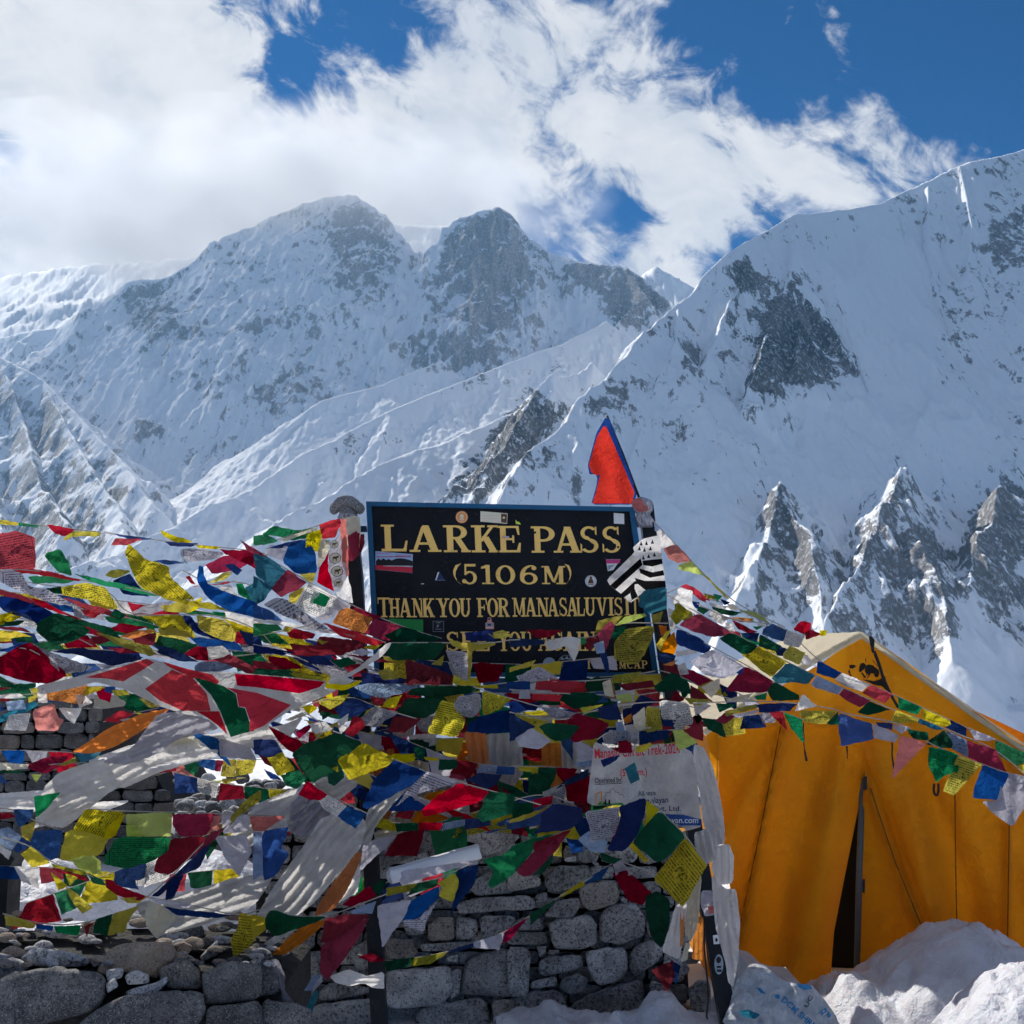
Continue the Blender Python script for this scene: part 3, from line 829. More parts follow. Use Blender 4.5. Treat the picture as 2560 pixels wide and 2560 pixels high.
sign = empty('name_board', at(1280, 1690, BD), 'black name board with yellow lettering LARKE PASS in a blue frame on two posts', 'sign board')
def slab(name, quad, d0, d1, mat, parent, reg='B'):
    """a flat piece with real thickness: outline in view coordinates, front and back distance"""
    q = quad if isinstance(quad[0], tuple) else list(zip(quad[::2], quad[1::2]))
    ox, oy, k = REG[reg]
    A = [at(ox + x / k, oy + y / k, d0) for x, y in q]
    n = len(A)
    Bk = [Vector((p.x, d1, p.z)) for p in A]
    F = [tuple(range(n)), tuple(range(2 * n - 1, n - 1, -1))] + [(i, n + i, n + (i + 1) % n, (i + 1) % n) for i in range(n)]
    return mesh(name, A + Bk, F, mat, parent)
slab('panel', [(45, 40), (1735, 75), (1888, 1140), (100, 1140)], BD, BD + 0.02, M_BLACK, sign)
# frame: four battens, mitred
o = [(38, 34), (1742, 70), (1900, 1150), (92, 1150)]
n_ = [(72, 62), (1712, 97), (1862, 1122), (122, 1122)]
for a in range(4):
    b = (a + 1) % 4
    slab('frame_batten', [o[a], o[b], n_[b], n_[a]], BD - 0.022, BD + 0.028, M_FRAME, sign)
slab('bracket', [(-30, 190), (40, 190), (44, 228), (-30, 228)], BD + 0.004, BD + 0.02, M_BLUEPOST, sign)
# posts, square steel tube
def post(pts, half, lab=None):
    V = []; F = []
    for (x, y, d) in pts:
        c = at(x, y, d)
        for sx, sy in ((-1, -1), (1, -1), (1, 1), (-1, 1)):
            V.append(Vector((c.x + sx * half, c.y + sy * half, c.z)))
    for i in range(len(pts) - 1):
        for k in range(4):
            F.append((i * 4 + k, i * 4 + (k + 1) % 4, i * 4 + 4 + (k + 1) % 4, i * 4 + 4 + k))
    F.append((3, 2, 1, 0)); F.append(tuple(range(len(V) - 4, len(V))))
    p = mesh('post', V, F, M_POST, sign)
    bv = p.modifiers.new('edge', 'BEVEL'); bv.width = 0.004; bv.segments = 2
    if lab: p['label'] = lab
    return p
post([(873, 1265, 4.74), (890, 1440, 4.70), (908, 1800, 4.60), (928, 2150, 4.45), (950, 2590, 4.28)], 0.031)
post([(1614, 1262, 4.80), (1632, 1420, 4.76), (1690, 1820, 4.62), (1768, 2260, 4.38), (1826, 2590, 4.22)], 0.033)

# ---- slab serif lettering drawn stroke by stroke (unit box, y up)
def bx_(x0, y0, x1, y1): return [(x0, y0), (x1, y0), (x1, y1), (x0, y1)]
def st_(p, q, w): return [(p[0] - w / 2, p[1]), (p[0] + w / 2, p[1]), (q[0] + w / 2, q[1]), (q[0] - w / 2, q[1])]
def arc_(cx, cy, rx, ry, a0, a1, wx, wy, n=14):
    o_, i_ = [], []
    for k in range(n + 1):
        a = math.radians(a0 + (a1 - a0) * k / n)
        o_.append((cx + rx * math.cos(a), cy + ry * math.sin(a))); i_.append((cx + (rx - wx) * math.cos(a), cy + (ry - wy) * math.sin(a)))
    return o_ + i_[::-1]
SH = .075
def sf(x0, x1, top=False): return bx_(x0, 1 - SH, x1, 1) if top else bx_(x0, 0, x1, SH)
GL = {
 'L': [bx_(.13, 0, .37, 1), sf(0, .5, True), bx_(0, 0, .92, .10), [(.74, 0), (.94, 0), (1, .40), (.92, .40), (.86, .16)]],
 'A': [st_((.16, 0), (.47, 1), .12), st_((.80, 0), (.50, 1), .24), bx_(.28, .27, .72, .36), sf(0, .34), sf(.58, 1)],
 'R': [bx_(.13, 0, .36, 1), sf(0, .5), bx_(0, 1 - SH, .5, 1), arc_(.48, .74, .40, .26, 90, -90, .22, .085), bx_(.3, .48, .52, .565), st_((.82, .03), (.52, .5), .24), sf(.64, 1)],
 'K': [bx_(.13, 0, .36, 1), sf(0, .5), sf(0, .5, True), st_((.34, .40), (.80, 1), .13), st_((.82, 0), (.50, .58), .26), sf(.62, 1), sf(.60, .98, True)],
 'E': [bx_(.13, 0, .37, 1), sf(0, .3), sf(0, .3, True), bx_(.3, .92, .90, 1), [(.78, 1), (.93, 1), (.95, .66), (.88, .66)], bx_(.3, .46, .68, .54), [(.64, .36), (.72, .36), (.72, .64), (.64, .64)], bx_(.3, 0, .95, .085), [(.78, 0), (.96, 0), (1, .36), (.92, .36)]],
 'P': [bx_(.13, 0, .37, 1), sf(0, .52), bx_(0, 1 - SH, .5, 1), arc_(.50, .71, .46, .29, 90, -90, .23, .09), bx_(.3, .42, .52, .51)],
 'S': [arc_(.50, .74, .42, .26, 35, 262, .20, .085), arc_(.50, .27, .45, .27, 95, -148, .21, .085), [(.22, .66), (.45, .62), (.85, .34), (.66, .34)], [(.80, .98), (.88, .98), (.88, .66), (.80, .72)], [(.06, .03), (.14, .03), (.14, .30), (.06, .36)]],
 'T': [bx_(.39, 0, .62, 1), sf(.24, .77), bx_(0, .90, 1, 1), [(0, 1), (.10, 1), (.06, .68), (0, .68)], [(.90, 1), (1, 1), (1, .68), (.94, .68)]],
 'H': [bx_(.12, 0, .34, 1), bx_(.66, 0, .88, 1), sf(0, .44), sf(0, .44, True), sf(.56, 1), sf(.56, 1, True), bx_(.3, .46, .7, .55)],
 'N': [bx_(.14, 0, .24, 1), bx_(.78, 0, .88, 1), [(.10, 1), (.36, 1), (.90, 0), (.66, 0)], sf(0, .40), sf(0, .30, True), sf(.64, 1, True)],
 'Y': [bx_(.40, 0, .62, .50), [(.12, 1), (.36, 1), (.62, .46), (.42, .42)], [(.76, 1), (.88, 1), (.60, .44), (.50, .46)], sf(.26, .76), sf(0, .46, True), sf(.64, 1, True)],
 'O': [arc_(.5, .5, .5, .5, 0, 360, .25, .08, 36)],
 '0': [arc_(.5, .5, .5, .5, 0, 360, .23, .09, 36)],
 'U': [bx_(.12, .32, .36, 1), bx_(.74, .32, .86, 1), arc_(.49, .33, .37, .33, 180, 360, .20, .10), sf(0, .48, True), sf(.60, 1, True)],
 'F': [bx_(.14, 0, .40, 1), sf(0, .56), sf(0, .3, True), bx_(.3, .91, .96, 1), [(.84, 1), (.97, 1), (1, .64), (.92, .64)], bx_(.3, .46, .72, .54), [(.68, .36), (.77, .36), (.77, .64), (.68, .64)]],
 'M': [bx_(.12, 0, .21, 1), bx_(.72, 0, .90, 1), [(.08, 1), (.30, 1), (.54, .12), (.44, .12)], [(.74, 1), (.86, 1), (.54, .06), (.46, .12)], sf(0, .34), sf(0, .28, True), sf(.60, 1), sf(.76, 1, True)],
 'V': [[(.10, 1), (.36, 1), (.60, 0), (.46, 0)], [(.76, 1), (.90, 1), (.58, 0), (.48, 0)], sf(0, .46, True), sf(.64, 1, True)],
 'I': [bx_(.26, 0, .74, 1), sf(0, 1), sf(0, 1, True)],
 'G': [arc_(.5, .5, .48, .5, 40, 320, .22, .08, 24), bx_(.70, .08, .90, .46), bx_(.52, .42, 1, .5), [(.86, .62), (.94, .62), (.94, .98), (.86, .98)]],
 'C': [arc_(.52, .5, .50, .5, 42, 318, .23, .08, 24), [(.86, .62), (.95, .62), (.95, .98), (.86, .98)]],
 '5': [arc_(.44, .33, .46, .33, 120, -145, .22, .09), [(.12, .46), (.22, .46), (.26, 1), (.14, 1)], bx_(.14, .88, .84, 1), arc_(.40, .40, .30, .24, 90, 160, .1, .1, 6), arc_(.09, .16, .14, .11, 0, 360, .13, .10, 10)],
 '1': [bx_(.42, 0, .72, 1), sf(.14, 1), [(.10, .90), (.45, 1), (.5, 1), (.5, .84), (.10, .80)]],
 '6': [arc_(.5, .31, .48, .31, 0, 360, .23, .09, 30), arc_(.62, .42, .60, .58, 95, 185, .24, .10), arc_(.80, .85, .14, .11, 0, 360, .13, .10, 10), bx_(.56, .93, .80, 1)],
 '(': [[(.98, 1), (.60, .86), (.30, .62), (.25, .40), (.45, .20), (.98, 0), (.62, .12), (.22, .30), (.02, .5), (.02, .68), (.30, .92)]],
 ')': [[(.02, 1), (.40, .86), (.70, .62), (.75, .40), (.55, .20), (.02, 0), (.38, .12), (.78, .30), (.98, .5), (.98, .68), (.70, .92)]],
 '-': [bx_(0, .38, 1, .52)],
}
def arc_split(poly):
    # ring sectors are concave: cut them into quads
    n = len(poly) // 2
    return [[poly[i], poly[i + 1], poly[-2 - i], poly[-1 - i]] for i in range(n - 1)]
def glyph(ch):
    """every glyph as small convex pieces"""
    res = []
    for p in GL[ch]:
        if len(p) > 6 and ch not in '()': res += arc_split(p)
        elif ch in '()':
            q = p; n = len(q) // 2
            res += [p]
        else: res.append(p)
    return res
def lettering(name, items, mat, parent, front=0.0012, lab=None):
    V = []; F = []
    rs = random.Random(len(items) * 13)
    for ch, x0, y0, x1, y1 in items:
        cv, cf = [], []
        for poly in glyph(ch):
            s = len(cv)
            for (u, v) in poly:
                cv.append(Vector((x0 + (x1 - x0) * u + (y1 - y0) * .04 * (0.5 - v), y1 + (y0 - y1) * v)))
            cf.append(list(range(s, len(cv))))
        r = delaunay_2d_cdt(cv, [], cf, 1, 1e-3)
        b = len(V)
        for p in r[0]: V.append(board_pt(p.x, p.y, front))
        polys = [[(cv[i].x, cv[i].y) for i in f] for f in cf]
        def inside(x, y):
            for q in polys:
                c = False; n = len(q)
                for i in range(n):
                    (xa, ya), (xb, yb) = q[i], q[(i + 1) % n]
                    if (ya > y) != (yb > y) and x < xa + (y - ya) * (xb - xa) / (yb - ya): c = not c
                if c: return True
            return False
        for f in r[2]:
            gx = sum(r[0][i].x for i in f) / len(f); gy = sum(r[0][i].y for i in f) / len(f)
            if inside(gx, gy): F.append(tuple(b + i for i in f))
    o_ = mesh(name, V, F, mat, parent)
    if lab: o_['label'] = lab
    return o_
row1 = [('L', 135, 182, 302, 352), ('A', 312, 186, 515, 355), ('R', 530, 186, 702, 357), ('K', 708, 186, 882, 358), ('E', 872, 190, 1022, 358),
        ('P', 1088, 193, 1245, 360), ('A', 1228, 195, 1408, 360), ('S', 1392, 192, 1520, 361), ('S', 1532, 192, 1660, 361)]
row2 = [('(', 592, 428, 648, 568), ('5', 652, 432, 752, 562), ('1', 762, 438, 850, 560), ('0', 862, 440, 986, 562), ('6', 1014, 440, 1130, 562), ('M', 1155, 445, 1306, 560), (')', 1300, 430, 1344, 567)]
row3 = [('T', 113, 645, 190, 771), ('H', 184, 650, 256, 771), ('A', 246, 650, 328, 771), ('N', 330, 650, 404, 771), ('K', 392, 650, 474, 770), ('Y', 485, 650, 570, 770), ('O', 566, 650, 636, 770), ('U', 632, 650, 706, 769),
        ('F', 742, 648, 808, 769), ('O', 808, 648, 878, 769), ('R', 874, 648, 950, 768), ('M', 968, 647, 1056, 767), ('A', 1048, 647, 1122, 766), ('N', 1122, 647, 1200, 766), ('A', 1190, 646, 1262, 765), ('S', 1264, 645, 1318, 764),
        ('A', 1312, 645, 1386, 764), ('L', 1374, 645, 1428, 763), ('U', 1426, 645, 1498, 762), ('V', 1500, 645, 1574, 761), ('I', 1577, 644, 1614, 760), ('S', 1614, 644, 1670, 760), ('I', 1680, 644, 1716, 759), ('T', 1722, 644, 1775, 759)]
row4 = [('S', 545, 862, 634, 985), ('E', 640, 862, 726, 985), ('E', 734, 862, 824, 985), ('Y', 872, 862, 952, 985), ('O', 948, 862, 1022, 985), ('U', 1020, 862, 1098, 985),
        ('A', 1130, 862, 1210, 984), ('G', 1212, 862, 1290, 984), ('A', 1290, 862, 1372, 984), ('I', 1378, 862, 1412, 984), ('N', 1414, 862, 1500, 984)]
row5 = [('N', 1388, 1045, 1428, 1098), ('T', 1434, 1045, 1474, 1098), ('N', 1500, 1045, 1542, 1098), ('C', 1572, 1045, 1612, 1097), ('-', 1616, 1045, 1636, 1097), ('M', 1645, 1045, 1692, 1097), ('C', 1696, 1045, 1736, 1097), ('A', 1738, 1045, 1784, 1096), ('P', 1788, 1045, 1828, 1096)]
for r_, nm in ((row1, 'lettering'), (row2, 'lettering'), (row3, 'lettering'), (row4, 'lettering'), (row5, 'lettering')):
    lettering(nm, r_, M_GOLD, sign)

# stickers
def sheet(name, poly, mat, parent, front, reg='B', D=None):
    ox, oy, k = REG[reg]
    V = [at(ox + x / k, oy + y / k, (BD if D is None else D) - front) for x, y in poly]
    return mesh(name, V, [tuple(range(len(V)))], mat, parent)
def disc_pts(cx, cy, r, n=24, ry=None):
    return [(cx + r * math.cos(2 * math.pi * i / n), cy + (ry or r) * math.sin(2 * math.pi * i / n)) for i in range(n)]
def multi(name, polys, mat, parent, front, reg='B', D=None):
    ox, oy, k = REG[reg]
    V = []; F = []
    for p in polys:
        s = len(V); V += [at(ox + x / k, oy + y / k, (BD if D is None else D) - front) for x, y in p]; F.append(tuple(range(s, len(V))))
    return mesh(name, V, F, mat, parent)
def sticker(lab, base, bm, extras):
    s = sheet('sticker', base, bm, sign, 0.0022)
    s['label'] = lab
    for i, (polys, m_) in enumerate(extras):
        o_ = multi('print', polys, m_, None, 0.0030 + 0.0006 * i)
        o_.parent = s
    return s
def bars(x0, y0, x1, y1, n, h, sd=1, words=5):
    rs = random.Random(sd); res = []
    for i in range(n):
        y = y0 + (y1 - y0) * (i + .5) / n
        x = x0
        while x < x1 - 4:
            w_ = rs.uniform(3, 10); res.append(bx_(x, y - h / 2, min(x1, x + w_), y + h / 2)); x += w_ + rs.uniform(1.5, 4)
    return res
sticker('round orange sticker', disc_pts(647, 134, 39), fl('orange'), [([p for p in arc_split(arc_(647, 134, 34, 34, 0, 360, 3, 3, 24))], fl('cream')), ([disc_pts(647, 128, 13, 12), bx_(632, 142, 662, 150), bx_(636, 156, 658, 160)], fl('cream'))])
sticker('cream paper strip with a small dark picture', [(765, 96), (938, 110), (935, 177), (765, 163)], fl('cream'), [([[(897, 112), (934, 116), (932, 172), (897, 168)]], fl('brown')), (bars(775, 118, 880, 150, 2, 2, 3), fl('salmon')), ([disc_pts(914, 138, 8, 8)], fl('cream'))])
sticker('torn lime scrap', [(988, 151), (1000, 163), (1012, 165), (1023, 181), (990, 178)], fl('lime'), [])
sticker('white square sticker', [(1612, 108), (1678, 112), (1680, 179), (1614, 175)], fl('white'), [])
sticker('torn scrap on the letter E', [(905, 256), (948, 254), (948, 266), (905, 270)], fl('salmon'), [([bx_(925, 256, 946, 265)], fl('sky'))])
houses = [[(102, 440), (102, 412), (118, 398), (132, 408), (150, 396), (166, 408), (182, 400), (200, 410), (222, 402), (232, 398), (262, 396), (290, 400), (318, 408), (334, 414), (334, 444)]]
sticker('lodge poster with dark houses over a red band', [(98, 350), (336, 370), (333, 489), (97, 468)], fl('sky'), [([[(98, 438), (334, 452), (333, 488), (97, 467)]], fl('red')), (houses, fl('dark')), (bars(106, 358, 205, 368, 1, 5, 5) + bars(225, 372, 325, 388, 2, 4, 6) + bars(106, 378, 325, 394, 1, 6, 7), fl('pink')), (bars(150, 441, 320, 449, 1, 4, 8), fl('white'))])
sticker('torn pink and white sticker', [(1562, 402), (1656, 402), (1610, 470), (1575, 478)], fl('white'), [([[(1562, 403), (1655, 403), (1648, 428), (1566, 430)]], fl('pink')), ([[(1572, 440), (1622, 436), (1600, 452), (1590, 462), (1578, 472)]], fl('grey'))])
sticker('round white sticker with a small figure', disc_pts(1467, 541, 37), fl('white'), [([p for p in arc_split(arc_(1467, 541, 33, 33, 0, 360, 2, 2, 24))], fl('grey')), ([disc_pts(1467, 520, 9, 8), [(1456, 528), (1478, 528), (1486, 556), (1448, 556)], bx_(1450, 561, 1486, 565)], fl('brown'))])
sticker('dark blue triangle sticker with a white slash', [(503, 478), (542, 538), (475, 540)], fl('navy'), [([[(494, 484), (504, 484), (486, 534), (478, 536)]], fl('white')), (bars(492, 532, 540, 538, 1, 3, 12), fl('grey'))])
sticker('small white scratch of paper', [(388, 556), (408, 555), (406, 560), (388, 561)], fl('white'), [])
sticker('plain green sticker sheet', [(180, 778), (401, 785), (402, 862), (320, 870), (200, 820)], fl('green'), [])
sticker('small black square sticker with a white P', [(463, 793), (535, 797), (533, 866), (461, 862)], fl('dark'), [([bx_(463, 795, 533, 797), bx_(463, 861, 533, 863), bx_(463, 795, 465, 863), bx_(531, 797, 533, 865), bx_(489, 818, 493, 838), bx_(493, 818, 502, 821), bx_(493, 827, 502, 830), bx_(499, 818, 502, 830), bx_(480, 845, 518, 848), bx_(484, 804, 512, 807)], fl('grey'))])
sticker('pink and grey backpack shaped sticker', [(812, 774), (822, 769), (833, 775), (838, 800), (851, 806), (851, 846), (797, 846), (797, 806), (808, 800)], fl('salmon'), [([bx_(800, 806, 848, 828)], fl('grey')), ([disc_pts(821, 782, 7, 10), bx_(812, 812, 832, 824)], fl('navy')), (bars(802, 832, 848, 842, 1, 4, 15), fl('white'))])
sticker('plain grey round sticker', disc_pts(1203, 1066, 41), fl('grey'), [])
zig = [[(1272, 1040), (1285, 1022), (1298, 1040), (1288, 1040)], [(1298, 1036), (1315, 1016), (1330, 1040), (1312, 1036)], [(1325, 1036), (1338, 1024), (1346, 1040)]]
sticker('round black sticker with white mountains', disc_pts(1310, 1060, 54), fl('dark'), [([p for p in arc_split(arc_(1310, 1060, 50, 50, 0, 360, 3, 3, 30))] + zig + bars(1275, 1048, 1345, 1066, 2, 6, 21) + [bx_(1284, 1072, 1300, 1096), bx_(1304, 1070, 1318, 1098), bx_(1322, 1072, 1336, 1096)], fl('grey'))])
for ch in [(388, 188), (1112, 232), (1640, 325)]:
    multi('scuff_mark', [disc_pts(ch[0], ch[1], 8, 7)], M_BLACK, sign, 0.0016)

# ------------------------------------------------------------------ text from the built-in font
def text_mesh(name, body, corners, mat, parent, D, reg='L3', narrow=1.0, shear=0.0, bold=0.0):
    """body set between baseline points corners=[(x0,y0),(x1,y1)] with letter height h"""
    (x0, y0), (x1, y1), h = corners
    cu = bpy.data.curves.new('t', 'FONT'); cu.body = body; cu.offset = bold; cu.shear = shear; cu.resolution_u = 3
    ob = bpy.data.objects.new('t', cu); COL.objects.link(ob)
    dg = bpy.context.evaluated_depsgraph_get()
    me = bpy.data.meshes.new_from_object(ob.evaluated_get(dg))
    bpy.data.objects.remove(ob)
    xs = [v.co.x for v in me.vertices]; W = max(xs) - min(xs); mn = min(xs)
    hs = max(v.co.y for v in me.vertices)
    ox, oy, k = REG[reg]
    L = math.hypot(x1 - x0, y1 - y0); ux, uy = (x1 - x0) / L, (y1 - y0) / L
    for v in me.vertices:
        a = (v.co.x - mn) / W * L; b = v.co.y / hs * h
        x = x0 + ux * a + uy * b; y = y0 + uy * a - ux * b
        p = at(ox + x / k, oy + y / k, D(ox + x / k, oy + y / k) if callable(D) else D)
        v.co = p
    me.name = name
    me.materials.clear()
    return link(name, me, mat, parent)

# ------------------------------------------------------------------ trek banner
TB = 4.06
_bw = wave_fn(.5, 4242, .55)
def bfn(px, py): return TB + 1.6 * _bw((px - 1610) * TB / 2560, (py - 1960) * TB / 2560) + .022 * mnoise.noise(Vector((px / 55, py / 40, 6))) + .010 * abs(mnoise.noise(Vector((px / 24, py / 30, 9))))
trek = empty('trek_banner', at(1480, 1860, TB), 'white printed trek banner with red heading tied in front of the wall beside the tent', 'banner')
cloth('banner_sheet', pts_of('L3 565,-15 640,10 740,60 850,15 1130,-5 1250,60 1275,250 1312,570 1200,600 1170,560 1000,500 760,420 560,425 515,400 545,180'), TB, cloth_mat('w'), trek,
      step=7, fn=lambda u, v: 0, wdepth=bfn, jag=.4)
off_ = lambda e: (lambda x, y: bfn(x, y) - e)
text_mesh('heading_text', 'Manaslu Circuit Trek-2024', ((572, 100), (1160, 62), 68), fl('textred'), trek, off_(.007), bold=.012)
text_mesh('heading_text', '(5106 m.)', ((748, 222), (932, 214), 50), fl('textred'), trek, off_(.007), bold=.01)
text_mesh('small_text', 'Operated by:', ((572, 270), (760, 262), 36), fl('dark'), trek, off_(.007), bold=.008)
text_mesh('small_text', 'Himalayan', ((880, 415), (1078, 402), 40), fl('navy'), trek, off_(.007), bold=.012)
text_mesh('small_text', 'Alliance', ((870, 360), (992, 352), 34), fl('navy'), trek, off_(.007), bold=.01)
text_mesh('small_text', 'Pvt. Ltd.', ((985, 460), (1165, 462), 34), fl('navy'), trek, off_(.007), bold=.01)
def on_banner(name, polys, mat, e):
    V = []; F = []
    for p in polys:
        q = pts_of('L3 ' + ' '.join('%g,%g' % a for a in p)); s = len(V)
        P2, FF = tri_fill(q, 7)
        V += [at(x, y, bfn(x, y) - e) for x, y in P2]; F += [tuple(s + i for i in f) for f in FF]
    return mesh(name, V, F, mat, trek)
on_banner('blue_band', [[(960, 480), (1180, 488), (1308, 520), (1310, 562), (1165, 562)]], fl('bluep'), .006)
text_mesh('web_text', 'himalayan.com', ((960, 545), (1285, 545), 40), fl('white'), trek, off_(.010), bold=.01)
on_banner('underline', [[(572, 277), (760, 268), (760, 272), (572, 281)]], fl('dark'), .007)
lines_m = [(630, 380), (660, 330), (672, 338), (694, 302), (716, 335), (728, 330), (744, 352), (760, 348), (775, 368)]
def thick(path, w_): 
    r = []
    for a, b in zip(path[:-1], path[1:]):
        L = math.hypot(b[0] - a[0], b[1] - a[1]); nx, ny = -(b[1] - a[1]) / L * w_ / 2, (b[0] - a[0]) / L * w_ / 2
        r.append([(a[0] + nx, a[1] + ny), (b[0] + nx, b[1] + ny), (b[0] - nx, b[1] - ny), (a[0] - nx, a[1] - ny)])
    return r
on_banner('mountain_drawing', thick(lines_m, 2.5), fl('dark'), .007)
on_banner('door_drawing', thick([(580, 418), (580, 345), (615, 328), (622, 415)], 8), fl('orange'), .007)
on_banner('meadow_drawing', [[(585, 420), (610, 395), (680, 412), (760, 405), (775, 422)]], fl('green'), .0065)
on_banner('hikers_drawing', [[(636, 422), (640, 380), (648, 380), (652, 422)], [(664, 418), (666, 384), (674, 384), (680, 418)]], fl('dark'), .008)

# ------------------------------------------------------------------ large flags
def big_flag(name, label, cat, base, base_c, D, pieces, seed, strength=.8, size=.6):
    root = empty(name, at(*pts_of(base)[0], D), label, cat)
    f = wave_fn(size, seed, strength)
    cx = sum(p[0] for p in pts_of(base)) / len(pts_of(base)); cy = sum(p[1] for p in pts_of(base)) / len(pts_of(base))
    def wd(px, py): return D + f((px - cx) * D / 2560, (py - cy) * D / 2560)
    # one cloth cut along the outlines of its fields, so that no piece lies over another
    fields = [('cloth_field', base_c, chaikin(pts_of(base), True, .1))] + [(nm, code, pts_of(pt)) for nm, code, pt in pieces]
    allv, allf = [], []
    for nm, code, ol in fields:
        den = []
        for a, b in zip(ol, ol[1:] + ol[:1]):
            k = max(1, int(math.hypot(b[0] - a[0], b[1] - a[1]) / 8))
            den += [(a[0] + (b[0] - a[0]) * t / k, a[1] + (b[1] - a[1]) * t / k) for t in range(k)]
        allf.append(list(range(len(allv), len(allv) + len(den)))); allv += [Vector(q) for q in den]
    inner, _ = tri_fill(fields[0][2], 7.5)
    allv += [Vector(q) for q in inner]
    r = delaunay_2d_cdt(allv, [], allf, 1, 1e-3)
    polys = [[(allv[i].x, allv[i].y) for i in f_] for f_ in allf]
    def inp(q, x, y):
        c = False; n = len(q)
        for i in range(n):
            (xa, ya), (xb, yb) = q[i], q[(i + 1) % n]
            if (ya > y) != (yb > y) and x < xa + (y - ya) * (xb - xa) / (yb - ya): c = not c
        return c
    owner = {}
    for t in r[2]:
        gx = sum(r[0][i].x for i in t) / 3; gy = sum(r[0][i].y for i in t) / 3
        for k in range(len(polys) - 1, -1, -1):
            if inp(polys[k], gx, gy):
                owner.setdefault(k, []).append(tuple(t)); break
    for k, tris in owner.items():
        ids = sorted({i for t in tris for i in t}); mp = {a: b for b, a in enumerate(ids)}
        mesh(fields[k][0], [at(r[0][i].x, r[0][i].y, wd(r[0][i].x, r[0][i].y)) for i in ids], [tuple(mp[i] for i in t) for t in tris], cloth_mat(fields[k][1]), root, True,
             [((r[0][i].x - cx) / 300, (r[0][i].y - cy) / 300) for i in ids])
    return root
big_flag('regional_flag', 'large red banner with white cross and green diagonal blowing at left of the board', 'flag',
 'R1 280,1432 560,1370 830,1298 1110,1222 1190,1242 1420,1328 1700,1325 1940,1345 R2 300,1370 520,1390 560,1350 740,1395 640,1450 500,1522 280,1602 100,1722 -10,1792 R1 1740,1840 1640,1735 1550,1670 1400,1648 1200,1585 950,1462 720,1402 600,1442 300,1500', 'w', 3.96,
 [('red_field', 'r', 'R1 640,1370 830,1315 1110,1228 1165,1256 1080,1310 930,1400 800,1377'),
  ('red_field', 'r', 'R1 1095,1455 1300,1310 1460,1378 1560,1490 1590,1622 1480,1622 1380,1622 1200,1540'),
  ('red_field', 'r', 'R1 1480,1624 1655,1624 1718,1800 1640,1728 1550,1663'),
  ('red_field', 'r', 'R1 1220,1246 1390,1298 1600,1348 1655,1400 1640,1422 1440,1370 1280,1292'),
  ('green_band', 'e', 'R1 1462,1368 1560,1392 1690,1436 1780,1495 1798,1592 1848,1602 1878,1692 1920,1772 1830,1792 1742,1820 1660,1622 1592,1500'),
  ('red_field', 'r', 'R1 1706,1444 1932,1484 R2 10,1486 265,1577 60,1735 -50,1780 R1 1885,1690 1852,1594 1802,1588 1785,1490'),
  ('red_field', 'r', 'R1 1770,1342 1932,1350 R2 300,1378 520,1402 480,1442 330,1490 150,1465 -10,1442 R1 1790,1432')], 77, .7, .7)
big_flag('national_flag', 'bright orange red pennon flag with dark blue border flying above the board', 'flag',
 'S 352,972 366,974 472,1256 458,1300 298,1300 318,1232 322,1200 316,1186 292,1186 286,1150 300,1100 318,1030', 'b', 4.72,
 [('red_field', 'r', 'S 345,1004 356,1006 462,1254 452,1296 304,1296 320,1240 332,1186 320,1190 300,1180 290,1150 304,1102 322,1040')], 5, 2.2, .30)
nf = [o_ for o_ in bpy.data.objects if o_.name.startswith('national_flag')][0]

mred, nt_ = new_mat('orange_red_flag_cloth')
_tc = nt_.n('ShaderNodeTexCoord').outputs['Object']; _nz = nt_.bump(nt_.noise(_tc, 20, 6, .65, 2.0), 1.0, .06)
_b = nt_.n('ShaderNodeBsdfTranslucent'); nt_.set(_b.inputs['Normal'], _nz); nt_.set(_b.inputs['Color'], (.70, .045, .03, 1))
_a = nt_.n('ShaderNodeBsdfDiffuse'); nt_.set(_a.inputs['Normal'], _nz); nt_.set(_a.inputs['Color'], (.70, .035, .02, 1))
_m = nt_.n('ShaderNodeMixShader'); nt_.set(_m.inputs[0], .6); nt_.t.links.new(_a.outputs[0], _m.inputs[1]); nt_.t.links.new(_b.outputs[0], _m.inputs[2]); out(nt_, _m)
for c_ in nf.children:
    if c_.name.startswith('red_field'):
        c_.data.materials.clear(); c_.data.materials.append(mred)
tube('flag_pole', [at(*pts_of('S 358,965')[0], 4.735), at(*pts_of('S 418,1110')[0], 4.74), at(*pts_of('S 480,1275')[0], 4.75)], .006, M_POST, nf, 6)
